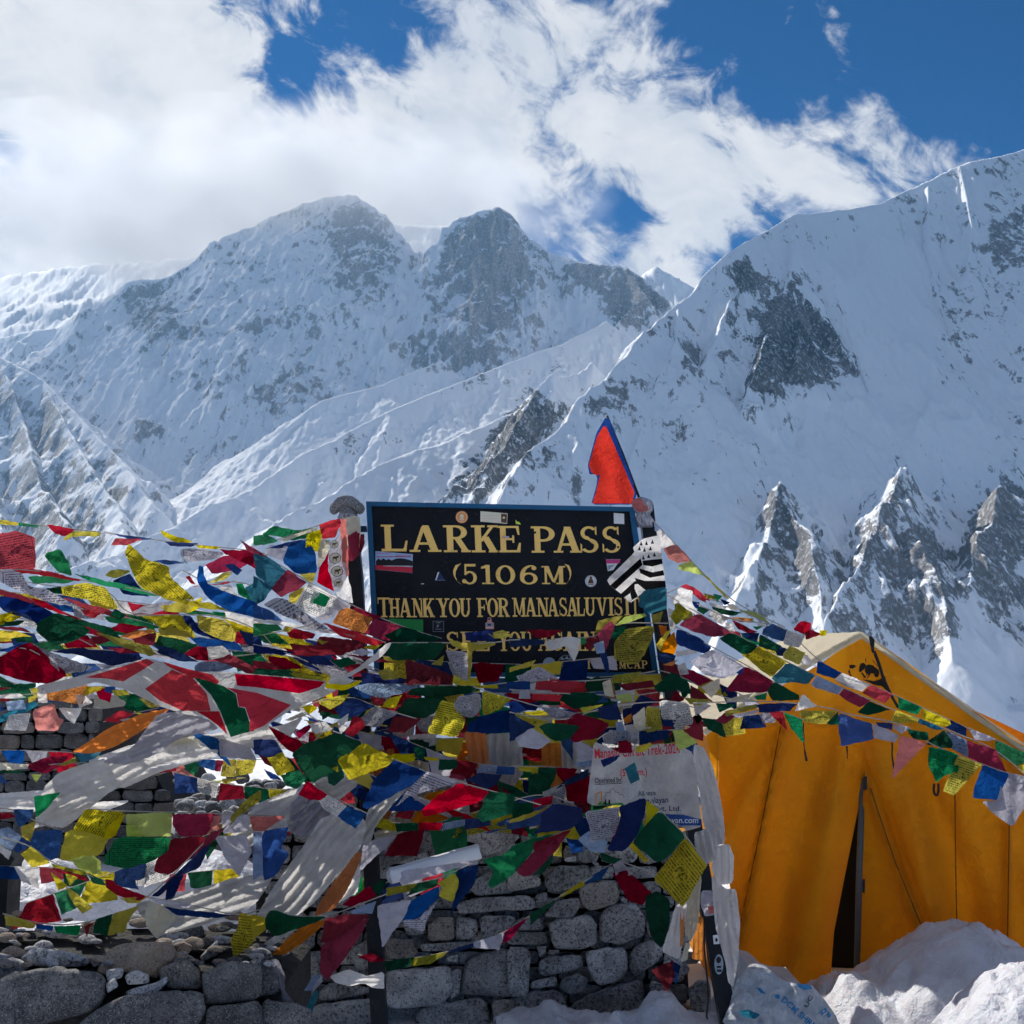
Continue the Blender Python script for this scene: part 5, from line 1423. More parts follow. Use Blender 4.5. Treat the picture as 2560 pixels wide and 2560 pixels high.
near = empty('stone_wall', at(300, 2560, 3.7), 'low wall of large dark stones at the bottom left corner', 'wall')
NEAR = """
3.55 d L1 -60,1640 100,1580 250,1545 500,1545 640,1562 718,1602 715,1790 600,1858 250,1930 -60,2000
3.62 d L1 1102,1545 1200,1500 1300,1492 1382,1562 1392,1690 1170,1690 1100,1612
3.58 d L1 1395,1582 1560,1512 1700,1500 1800,1520 1800,1760 1420,1802 1400,1690
3.50 d L1 700,1820 900,1725 1392,1690 1412,1850 1360,1960 1100,1990 500,1990 600,1880
3.52 d L1 1422,1815 1800,1770 1820,1990 1422,1990
3.66 d L2 -30,1492 60,1530 162,1602 152,1722 -30,1752
3.56 d L2 60,1760 260,1790 380,1830 380,1990 -20,1990
3.75 g L1 135,1478 230,1398 350,1412 500,1445 625,1475 600,1532 420,1542 240,1532
3.70 g L1 -40,1500 100,1472 212,1530 130,1602 -40,1632
3.72 t L1 668,1560 760,1402 960,1370 1180,1380 1225,1480 1100,1560 1085,1620 980,1602 850,1572 720,1600
3.58 g L1 858,1592 950,1552 1032,1590 1022,1650 880,1662
3.60 g L1 728,1562 850,1545 842,1612 740,1642
3.57 g L1 730,1652 790,1612 822,1670 740,1722
3.56 g L1 868,1702 1080,1640 1152,1602 1162,1640 1060,1742 890,1752
3.90 t L1 1190,1382 1260,1362 1332,1400 1290,1462 1220,1462
3.88 g L1 1378,1472 1440,1400 1500,1350 1512,1452 1400,1502
3.75 g L1 1458,1502 1500,1482 1547,1510 1500,1542
3.80 g L1 1220,1470 1300,1450 1370,1500 1290,1520
4.10 d L1 1270,1240 1400,1250 1412,1322 1300,1372
4.05 g L1 1560,1420 1650,1400 1700,1470 1600,1500
4.15 d L1 1180,1290 1270,1250 1300,1330 1210,1370
3.74 g L1 620,1480 690,1470 700,1520 640,1540
3.76 g L1 -40,1440 60,1450 110,1475 20,1495 -40,1490
3.72 g L1 1230,1500 1290,1480 1350,1520 1260,1540
3.8 g L2 -40,1420 40,1400 120,1450 60,1500 -30,1490
3.9 g L2 160,1400 200,1380 240,1440 180,1470
"""
for i, l in enumerate(NEAR.strip().split('\n')):
    D, k, rest = l.split(' ', 2)
    p = pts_of(rest)
    big = (max(q[0] for q in p) - min(q[0] for q in p)) > 90
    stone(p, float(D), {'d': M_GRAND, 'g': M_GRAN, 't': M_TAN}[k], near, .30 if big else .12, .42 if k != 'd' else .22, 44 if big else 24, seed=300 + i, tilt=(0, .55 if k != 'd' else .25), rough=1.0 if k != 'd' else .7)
core('rubble_core', [(-620, 2440), (250, 2425), (640, 2440), (700, 2480), (700, 2640), (-620, 2640)], 3.75, 4.3, near)
rs = random.Random(77)
for row, (ya, yb) in enumerate(((2425, 2490), (2492, 2560))):
    x = -26 - row * 12
    while x > -620:
        w_ = rs.uniform(70, 160)
        stone([(x - w_, ya + rs.uniform(0, 14)), (x - w_ / 2, ya + rs.uniform(-6, 6)), (x - 3, ya + rs.uniform(0, 14)), (x - 3, yb - 4), (x - w_ / 2, yb), (x - w_, yb - 5)], 3.58, M_GRAND, near, .3, .22, 24, seed=int(-x) + row)
        x -= w_
# loose rock lying on top of the low wall
rs = random.Random(12)
zt = at(300, 2432, 3.75).z
for k in range(130):
    D = 3.66 + (k / 130) ** 1.3 * .75
    x = rs.uniform(-30, 690) if k % 5 else rs.uniform(-600, 0)
    y = 1640 - (zt - .012) * 2560 / D * 1.0
    r = rs.uniform(8, 30) * (1 if k % 3 else .6)
    pl = [(x + r * math.cos(a) * rs.uniform(.8, 1.5), y + r * .55 * math.sin(a) * rs.uniform(.7, 1.1)) for a in [j_ * .897 for j_ in range(7)]]
    stone(pl, D, (M_GRAN, M_GRAND, M_TAN, M_GRAN)[k % 4], near, .08, .5, 14, seed=900 + k, tilt=(0, .7), name='stone')

def course_wall(label, outline, D, mat, seed, hh=(24, 40), ww=(34, 90)):
    root = empty('stone_wall', at(outline[0][0], outline[0][1], D), label, 'wall')
    rs = random.Random(seed)
    ys = [p[1] for p in outline]; n = len(outline)
    y = min(ys)
    while y < max(ys):
        h_ = rs.uniform(*hh)
        ym = y + h_ / 2; cr = []
        for i in range(n):
            (x1, y1), (x2, y2) = outline[i], outline[(i + 1) % n]
            if (y1 > ym) != (y2 > ym): cr.append(x1 + (ym - y1) * (x2 - x1) / (y2 - y1))
        cr.sort()
        for a, b in zip(cr[::2], cr[1::2]):
            x = a
            while x < b - 8:
                w_ = min(rs.uniform(*ww), b - x + 5)
                pl = [(x + 1, y + rs.uniform(1, 5)), (x + w_ / 2, y + rs.uniform(-2, 3)), (x + w_ - 1, y + rs.uniform(1, 5)), (x + w_ - 1, y + h_ - rs.uniform(0, 4)), (x + w_ / 2, y + h_ - rs.uniform(-1, 2)), (x + 1, y + h_ - rs.uniform(0, 4))]
                stone(pl, D + rs.uniform(-.03, .05), mat, root, .3, .3, 12, seed=rs.randint(0, 9999))
                x += w_
        y += h_
    return root
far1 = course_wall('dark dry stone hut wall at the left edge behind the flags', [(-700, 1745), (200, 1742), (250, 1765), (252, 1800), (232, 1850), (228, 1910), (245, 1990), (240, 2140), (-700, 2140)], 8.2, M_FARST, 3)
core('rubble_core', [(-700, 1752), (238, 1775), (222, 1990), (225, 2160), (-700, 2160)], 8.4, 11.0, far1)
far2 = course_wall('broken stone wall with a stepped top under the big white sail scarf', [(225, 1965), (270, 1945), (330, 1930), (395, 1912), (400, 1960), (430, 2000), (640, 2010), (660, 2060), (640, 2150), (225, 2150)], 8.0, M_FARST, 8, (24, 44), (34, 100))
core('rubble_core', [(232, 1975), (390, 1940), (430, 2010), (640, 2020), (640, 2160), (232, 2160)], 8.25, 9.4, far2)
# rubble heap between the far wall and the left post
heap = empty('rubble_heap', at(520, 2060, 7.6), 'heap of snow dusted rubble beside the broken stone wall', 'rubble')
rs = random.Random(21)
for k in range(120):
    t = rs.random(); x = 425 + t * 420 + rs.uniform(-20, 20); lev = rs.random()
    top = 1935 + abs(x - 560) * .12
    y = top + lev * (2090 - top); D = 8.1 - lev * 1.2
    r = rs.uniform(10, 26)
    pl = [(x + r * math.cos(a) * rs.uniform(.8, 1.4), y + r * .75 * math.sin(a) * rs.uniform(.7, 1.2)) for a in [j * 1.047 for j in range(6)]]
    stone(pl, D, M_FARST if k % 3 else M_GRAN, heap, .12, .5, 12, seed=2000 + k, tilt=(0, .5), name='stone')
# ------------------------------------------------------------------ tent
def canvas(name, col, trans, dirt=.3, rough=.6):
    m, nt = new_mat(name)
    tc = nt.n('ShaderNodeTexCoord').outputs['Object']
    a = nt.noise(tc, 3.2, 5, .6, .5); b = nt.noise(tc, 30, 5, .62, 1.0); w_ = nt.noise(tc, 300, 2, .5)
    c = nt.mix(nt.smooth(a, .35, .75, 0, dirt), tuple(col) + (1,), nt.mix(.75, tuple(col) + (1,), (.22, .10, .03, 1)))
    bm = nt.bump(nt.m('ADD', nt.m('MULTIPLY', b, .9), nt.m('ADD', nt.m('MULTIPLY', a, 1.0), nt.m('MULTIPLY', w_, .05))), .8, .06)
    d = pbr(nt, c, rough, bm, Specular_IOR_Level=.3)
    t = nt.n('ShaderNodeBsdfTranslucent'); nt.set(t.inputs['Color'], c)
    x = nt.n('ShaderNodeMixShader'); nt.set(x.inputs[0], trans)
    nt.t.links.new(d.outputs[0], x.inputs[1]); nt.t.links.new(t.outputs[0], x.inputs[2]); out(nt, x)
    return m
M_ORANGE = canvas('orange_tent_canvas', (.92, .40, .010), .50)
M_ORANGE2 = canvas('orange_tent_gable_canvas', (.95, .45, .018), .5, .15)
M_FLY = canvas('cream_flysheet', (.80, .74, .56), .35, .15)
M_DOORSHADE, nt = new_mat('doorway_shade_black')
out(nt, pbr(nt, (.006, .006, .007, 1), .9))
M_STRAP, nt = new_mat('black_webbing')
out(nt, pbr(nt, (.008, .008, .008, 1), .8))
TD = 5.25
tent = empty('tent', at(2160, 2450, TD), 'large orange ridge tent with a cream flysheet and a partly open door', 'tent')
apexP = (2158, 1915)
def fold(px, py):
    """radial folds falling from the middle of the gable, plus broad billows"""
    dx, dy = px - apexP[0], py - 1700
    ang = math.atan2(dx, max(40, dy + 260)); r = math.hypot(dx, dy) / 800
    f = .042 * math.sin(ang * 21 + 1.2) * min(1, r * 1.2) + 0.026 * math.sin(ang * 37 + 2.1 + r * 2) * min(1, r) + .05 * math.sin(px / 260 + .6) + .014 * math.sin(px / 47 + py / 90)
    f *= 1.7
    f += .022 * mnoise.noise(Vector((px / 60, py / 110, 3)))
    return f
def lean(py): return TD + (2450 - py) / 2560 * .5
def panel(name, text, mat, extra=lambda x, y: 0, step=11, **k):
    return cloth(name, pts_of(text), TD, mat, tent, fn=lambda u, v: 0, wdepth=lambda x, y: lean(y) + fold(x, y) + extra(x, y), step=step, round_=False, jag=0, **k)
def seam(x0, y0, x1, y1, w_, a):
    L = math.hypot(x1 - x0, y1 - y0); nx, ny = -(y1 - y0) / L, (x1 - x0) / L
    def f(x, y):
        d = (x - x0) * nx + (y - y0) * ny
        return a * math.exp(-(d / w_) ** 2)
    return f
s1 = seam(1952, 1780, 1838, 2360, 7, .06); s1b = seam(1964, 1780, 1852, 2360, 9, -.05)
panel('door_panel', 'P 1764,1822 1850,1795 1960,1780 2168,1790 2163,1918 2150,2000 2110,2200 2085,2330 2072,2500 1990,2620 1830,2620 1845,2480 1838,2300', M_ORANGE, lambda x, y: s1(x, y) + s1b(x, y) + (0.03 * max(0, (y - 1900)) / 600 * max(0, (x - 1990) / 150)))
s2 = seam(2168, 1960, 2300, 2330, 10, -.08); s2b = seam(2187, 1960, 2325, 2330, 12, .08); s3 = seam(2525, 1950, 2518, 2400, 10, -.05); s4 = seam(2380, 1930, 2392, 2330, 12, .02)
panel('door_panel', 'P 2168,1790 2400,1820 2620,1880 2760,1960 2760,2640 2150,2640 2150,2440 2157,2000 2163,1918', M_ORANGE, lambda x, y: s2(x, y) + s2b(x, y) + s3(x, y) + s4(x, y) - .02)
# stitched seams down the door panels
M_THREAD = flat('dark_seam_thread', (.16, .06, .005))
for q in ('P 1957,1790 1900,2080 1843,2350', 'P 2176,1970 2240,2160 2310,2330', 'P 2525,1960 2521,2200 2518,2420', 'P 2386,1900 2389,2130 2392,2330'):
    pl_ = pts_of(q); pp = polyline([Vector(a) for a in pl_], 26)
    ee = (lambda x, y: s1(x, y) + s1b(x, y)) if pl_[0][0] < 2100 else (lambda x, y: s2(x, y) + s2b(x, y) + s3(x, y) + s4(x, y) - .02)
    tube('seam', [at(a.x, a.y, lean(a.y) + fold(a.x, a.y) + ee(a.x, a.y) - .004) for a in pp], .0028, M_THREAD, tent, 4)
# gable above, under the edge of the flysheet
g1 = seam(2184, 1600, 2235, 1740, 6, .02)
panel('gable_panel', 'P 2154,1588 2182,1596 2330,1700 2480,1810 2620,1905 2760,2000 2760,2040 2620,1985 2400,1880 2200,1830 2000,1812 1760,1828 1900,1745 2050,1660', M_ORANGE2,
      lambda x, y: -.10 + .10 * min(1, max(0, (y - 1600) / 260)) * 0 + g1(x, y) + .012 * math.sin((x - 2160) / max(30., (y - 1560)) * 9))
# flysheet: left roof slope, right roof slope, pale hems
A0 = at(2154, 1580, TD - .06); A1 = A0 + Vector((.18, 1.9, .02))
Ll = at(1758, 1830, TD - .04); Lb = Ll + Vector((-.15, 1.9, 0.02))
Rr = at(2780, 2010, TD - .05); Rb = Rr + Vector((.4, 1.9, 0.02))
def roof(name, a, b, c, d, sd):
    V = []; F = []; N = 22; M_ = 18
    for i in range(N + 1):
        for j in range(M_ + 1):
            u, v = i / N, j / M_
            p = a.lerp(b, u).lerp(d.lerp(c, u), v)
            sag = -.09 * math.sin(math.pi * v) * math.sin(math.pi * u) - .012 * mnoise.noise(Vector((u * 7, v * 7, sd)))
            V.append(p + Vector((0, 0, sag)))
    for i in range(N):
        for j in range(M_):
            k = i * (M_ + 1) + j; F.append((k, k + 1, k + M_ + 2, k + M_ + 1))
    return mesh(name, V, F, M_FLY, tent, True)
roof('flysheet', A0, A1, Lb, Ll, 1); roof('flysheet', A0, A1, Rb, Rr, 2)
def hem(name, line, D, w0, mat, up=(0, -1)):
    V = []; F = []
    n = len(line)
    for i, (x, y) in enumerate(line):
        a = line[max(0, i - 1)]; b = line[min(n - 1, i + 1)]
        L = math.hypot(b[0] - a[0], b[1] - a[1]); nx, ny = -(b[1] - a[1]) / L, (b[0] - a[0]) / L
        for s, dd in ((-w0, .03), (-w0 * .9, -.012), (0, -.022), (w0 * .9, -.012), (w0, .02)):
            j = 1 + .12 * mnoise.noise(Vector((x / 12, y / 12, 0)))
            V.append(at(x + nx * s * j, y + ny * s * j, D + dd))
    for i in range(n - 1):
        for k in range(4): F.append((i * 5 + k, i * 5 + k + 1, i * 5 + 6 + k, i * 5 + 5 + k))
    return mesh(name, V, F, mat, tent, True)
hem('roof_hem', [(1758 + (2152 - 1758) * t, 1832 + (1587 - 1832) * t - 10 * math.sin(t * 3.14)) for t in [i / 24 for i in range(25)]], TD - .13, 9, M_FLY)
hem('roof_hem', [(2152 + (2780 - 2152) * t, 1584 + (2020 - 1584) * t + 8 * math.sin(t * 3.14)) for t in [i / 30 for i in range(31)]], TD - .13, 6, M_FLY)
# back and ends, closing the tent
bk = TD + 1.95
core('back_panel', [(1960, 1800), (2150, 1640), (2700, 1900), (2700, 2560), (1880, 2560)], bk, bk + .03, tent, M_ORANGE)
V = [at(1800, 1822, TD + .12), at(1800, 1822, TD + .12) + Vector((0, 1.8, 0)), Vector((at(1800, 1822, TD).x - .05, TD + 1.9, -1.7)), Vector((at(1800, 1822, TD).x - .05, TD + .12, -1.7))]
mesh('side_panel', V, [(0, 1, 2, 3)], M_ORANGE, tent)
V = [at(2740, 2000, TD + .12), at(2740, 2000, TD + .12) + Vector((0, 1.8, 0)), Vector((at(2740, 2000, TD).x, TD + 1.9, -1.7)), Vector((at(2740, 2000, TD).x, TD + .12, -1.7))]
mesh('side_panel', V, [(0, 1, 2, 3)], M_ORANGE, tent)
# black sheet painting the shade inside the doorway, and the pole
core('doorway_shade', [(2060, 1930), (2210, 1930), (2210, 2560), (2010, 2560)], TD + .42, TD + .45, tent, M_DOORSHADE)
tube('tent_pole', [at(2157, 1935, TD + .16), at(2148, 2180, TD + .13), at(2141, 2480, TD + .08)], .016, flat('grey_alloy_pole', (.10, .12, .13), .35), tent, 10)
for q in ('R4 722,1330 748,1330 746,1436 718,1432', 'L4 1025,757 1040,760 1038,838 1022,834'):
    cloth('door_tab', pts_of(q), TD - .16, M_STRAP, tent, strength=.2)
# black ties hanging from the eaves
for i, q in enumerate(('R4 262,925 273,925 275,1100 302,1215 282,1220 265,1080', 'R4 588,1102 604,1102 602,1200 597,1200', 'R4 930,1072 944,1075 942,1170 955,1275 945,1280 930,1180')):
    cloth('black_tie', pts_of(q), TD - .20, M_STRAP, tent, strength=.3)
tube('rope_loop', [at(*p, TD - .18) for p in chaikin(pts_of('R4 1255,1375 1250,1440 1262,1475 1280,1470 1288,1430 1284,1375'), False)], .006, M_STRAP, tent, 5)
cloth('ridge_strap', pts_of('R4 762,272 782,272 805,300 800,360 802,400 785,400 768,330'), TD - .24, M_STRAP, tent, strength=.3)
tube('rope', [at(*p, TD - .22) for p in pts_of('R4 800,385 840,490 870,590 920,700 985,812')], .008, M_STRAP, tent, 6)
# print on the gable: a laden animal drawn in black
GP = [ 'R4 612,490 650,488 668,500 640,518 616,516', 'R4 690,500 700,478 724,474 742,492 730,520 712,532 700,548 684,538', 'R4 736,500 756,486 790,492 812,510 836,528 842,552 828,584 806,580 800,556 780,552 764,566 744,560 730,540',
       'R4 760,560 772,562 752,590 740,600', 'R4 604,540 616,520 622,556 634,572 620,574', 'R4 700,550 716,546 742,588 730,590', 'R4 708,598 760,604 800,612 850,596 872,570 886,580 895,640 896,684 860,650 800,640 740,612']
for q in GP: cloth('black_print', pts_of(q), TD, M_STRAP, tent, fn=lambda u, v: 0, wdepth=lambda x, y: lean(y) + fold(x, y) - .115 + .012 * math.sin((x - 2160) / max(30., (y - 1560)) * 9) + g1(x, y), step=6, jag=0)
for q in ('R4 737,440 738,470', 'R4 790,455 828,500', 'R4 720,590 760,545'):
    a, b = pts_of(q); tube('black_print', [at(*a, TD + .05), at(*b, TD + .02)], .002, M_STRAP, tent, 4)

# ------------------------------------------------------------------ snow mounds
M_SNOW, nt = new_mat('lumpy_snow')
tc = nt.n('ShaderNodeTexCoord').outputs['Object']
a = nt.noise(tc, 5, 6, .6); b = nt.noise(tc, 28, 5, .65); c_ = nt.noise(tc, 120, 3, .6)
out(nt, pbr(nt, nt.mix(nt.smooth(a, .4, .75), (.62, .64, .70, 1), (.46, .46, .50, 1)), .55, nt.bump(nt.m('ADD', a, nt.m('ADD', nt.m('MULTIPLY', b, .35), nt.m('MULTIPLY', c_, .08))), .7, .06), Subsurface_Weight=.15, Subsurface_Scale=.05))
def mound(label, sil, D, seed, depth_half=.6, foot=-1.75, name='snow_mound', steep=.75):
    s = pts_of(sil)
    P = [at(x, y, D) for x, y in s]
    X0, X1 = P[0].x, P[-1].x
    N, M_ = 90, 44
    V = []; F = []
    for i in range(N + 1):
        X = X0 + (X1 - X0) * i / N
        j = 0
        while j < len(P) - 2 and P[j + 1].x < X: j += 1
        t = (X - P[j].x) / max(1e-5, P[j + 1].x - P[j].x); t = min(1, max(0, t))
        h = P[j].z + (P[j + 1].z - P[j].z) * t
        for k in range(M_ + 1):
            v = -1 + 2 * k / M_
            f = math.cos(v * math.pi / 2) ** steep if abs(v) < 1 else 0
            nz = .05 * mnoise.fractal(Vector((X * 3 + seed, v * 2, seed)), .6, 2.1, 5) + .02 * mnoise.noise(Vector((X * 14, v * 8, seed)))
            V.append(Vector((X + .04 * mnoise.noise(Vector((X * 5, v * 4, seed))), D + v * depth_half, foot + (h - foot) * f + nz * f)))
    for i in range(N):
        for k in range(M_):
            q = i * (M_ + 1) + k; F.append((q, q + M_ + 1, q + M_ + 2, q + 1))
    o_ = mesh(name, V, F, M_SNOW, None, True)
    c = Vector(((X0 + X1) / 2, D, foot)); o_.data.transform(Matrix.Translation(-c)); o_.location = c
    tag(o_, label, 'snow')
mound('tall snow bank piled against the tent door panel', 'L4 760,1600 830,1425 890,1352 970,1322 1110,1332 1135,1280 1200,1210 1280,1152 1400,1082 1470,1040 1560,1030 1630,1020 1750,1062 1850,1120 1960,1180 2200,1260', 4.85, 3.3, .5, steep=.33)
mound('pale snow bank cut by the bottom right corner of the view', 'L4 1560,1660 1620,1560 1700,1422 1800,1332 1940,1262 2200,1200', 4.0, 7.9, .4, steep=.33)
mound('low lumpy snow bank along the foot of the granite wall', 'L3 -120,1960 0,1905 200,1862 380,1875 500,1885 640,1905 880,1900 930,1830 970,1790 1020,1762 1120,1785 1180,1852 1250,1920 1500,1960', 4.45, 5.1, .35, steep=.4)
mound('shaded snow bank behind the low dark stone wall at left', 'L1 -1700,1380 -900,1300 -200,1290 0,1262 100,1250 300,1290 600,1330 800,1310 1000,1290 1150,1330 1300,1400', 4.6, 9.4, .7, steep=.4)
mound('shaded snow hollow wall behind the sheer prayer flags', 'L1 -1700,900 -1200,820 -100,800 120,850 400,870 640,1000 800,960 930,880 1100,780 1350,770 1500,800 1650,900 1766,960 1900,1000', 6.3, 2.2, .45, -1.75, steep=.07)

# ------------------------------------------------------------------ crumpled sack
M_SACK, nt = new_mat('crumpled_white_plastic')
tc = nt.n('ShaderNodeTexCoord').outputs['Object']
vor = nt.n('ShaderNodeTexVoronoi', feature='F1'); nt.set(vor.inputs['Vector'], nt.vm('ADD', tc, nt.vm('MULTIPLY', nt.noise(tc, 6, 3, .5, col=True), (.3, .3, .3)))); nt.set(vor.inputs['Scale'], 14)
b = nt.noise(tc, 20, 6, .7, 1.5)
out(nt, pbr(nt, nt.mix(nt.smooth(b, .4, .7), (.55, .60, .66, 1), (.74, .76, .80, 1)), .35, nt.bump(nt.m('ADD', nt.m('MULTIPLY', vor.outputs['Distance'], .6), b), .9, .04)))
sack = empty('plastic_sack', at(1950, 2540, 4.35), 'crumpled white plastic sack with blue lettering between post and tent door', 'sack')
sk = pts_of('L4 200,1640 265,1500 300,1390 325,1300 400,1232 470,1242 520,1280 560,1322 640,1345 740,1352 800,1422 860,1500 930,1640')
skc = (sum(p[0] for p in sk) / len(sk), 2540)
def sackd(x, y):
    r = min(1.0, math.hypot((x - 1930) / 165, (y - 2560) / 165))
    return 4.36 - .22 * math.sqrt(max(0, 1 - r * r)) + .025 * mnoise.noise(Vector((x / 22, y / 22, 1))) + .03 * mnoise.noise(Vector((x / 60, y / 40, 4)))
cloth('sack_skin', sk, 4.35, M_SACK, sack, fn=lambda u, v: 0, wdepth=sackd, step=5)
core('sack_fill', [(x + (1930 - x) * .12, y + (2600 - y) * .12) for x, y in sk], 4.42, 4.75, sack, M_SACK)
M_BLUEINK = flat('blue_sack_ink', (.03, .20, .42))
M_DKINK = flat('dark_sack_ink', (.06, .08, .12))
sd = lambda x, y: sackd(x, y) - .008
text_mesh('lettering', 'DCM SHRI', ((566, 1440), (735, 1592), 34), M_BLUEINK, sack, sd, 'L4', bold=.03)
text_mesh('lettering', 'UC', ((716, 1482), (748, 1420), 24), M_DKINK, sack, sd, 'L4', bold=.02)
for q in ([(425, 1365), (450, 1372), (482, 1402), (455, 1400)], [(655, 1342), (700, 1350), (730, 1352), (745, 1375), (700, 1382), (670, 1368)], [(790, 1500), (820, 1480), (826, 1500), (796, 1526)], [(835, 1500), (850, 1520), (840, 1540), (826, 1530)], [(530, 1410), (560, 1405), (560, 1432), (540, 1428)]):
    p = pts_of('L4 ' + ' '.join('%g,%g' % a for a in q)); V = [at(x, y, sd(x, y)) for x, y in p]; mesh('blue_print', V, [tuple(range(len(V)))], M_BLUEINK, sack)
loose('plastic_wrap', 'teal plastic scrap in the snow beside the sack', 'litter', 't', 'L4 330,1500 380,1490 450,1520 420,1545 350,1530', 4.1)
loose('plastic_wrap', 'clear plastic wrap with a pink scrap on the right post', 'litter', 'v', 'L3 1310,1010 1380,1010 1400,1100 1395,1180 1330,1190 1300,1100', 4.28)
loose('plastic_wrap', 'small pink scrap caught in the plastic wrap', 'litter', 'p', 'L3 1350,1120 1390,1115 1398,1165 1360,1175', 4.25)
# dark post leaning at the left edge
lp = empty('dark_post', at(0, 2400, 4.6), 'leaning dark post at the left edge of the view', 'post')
core('post_shaft', pts_of('L1 -60,700 30,720 100,790 60,860 40,1200 10,1500 -60,1520'), 4.5, 4.62, lp, M_POST)
# litter of sticks and pale scraps on the rubble
# ------------------------------------------------------------------ cloud bank on the summit


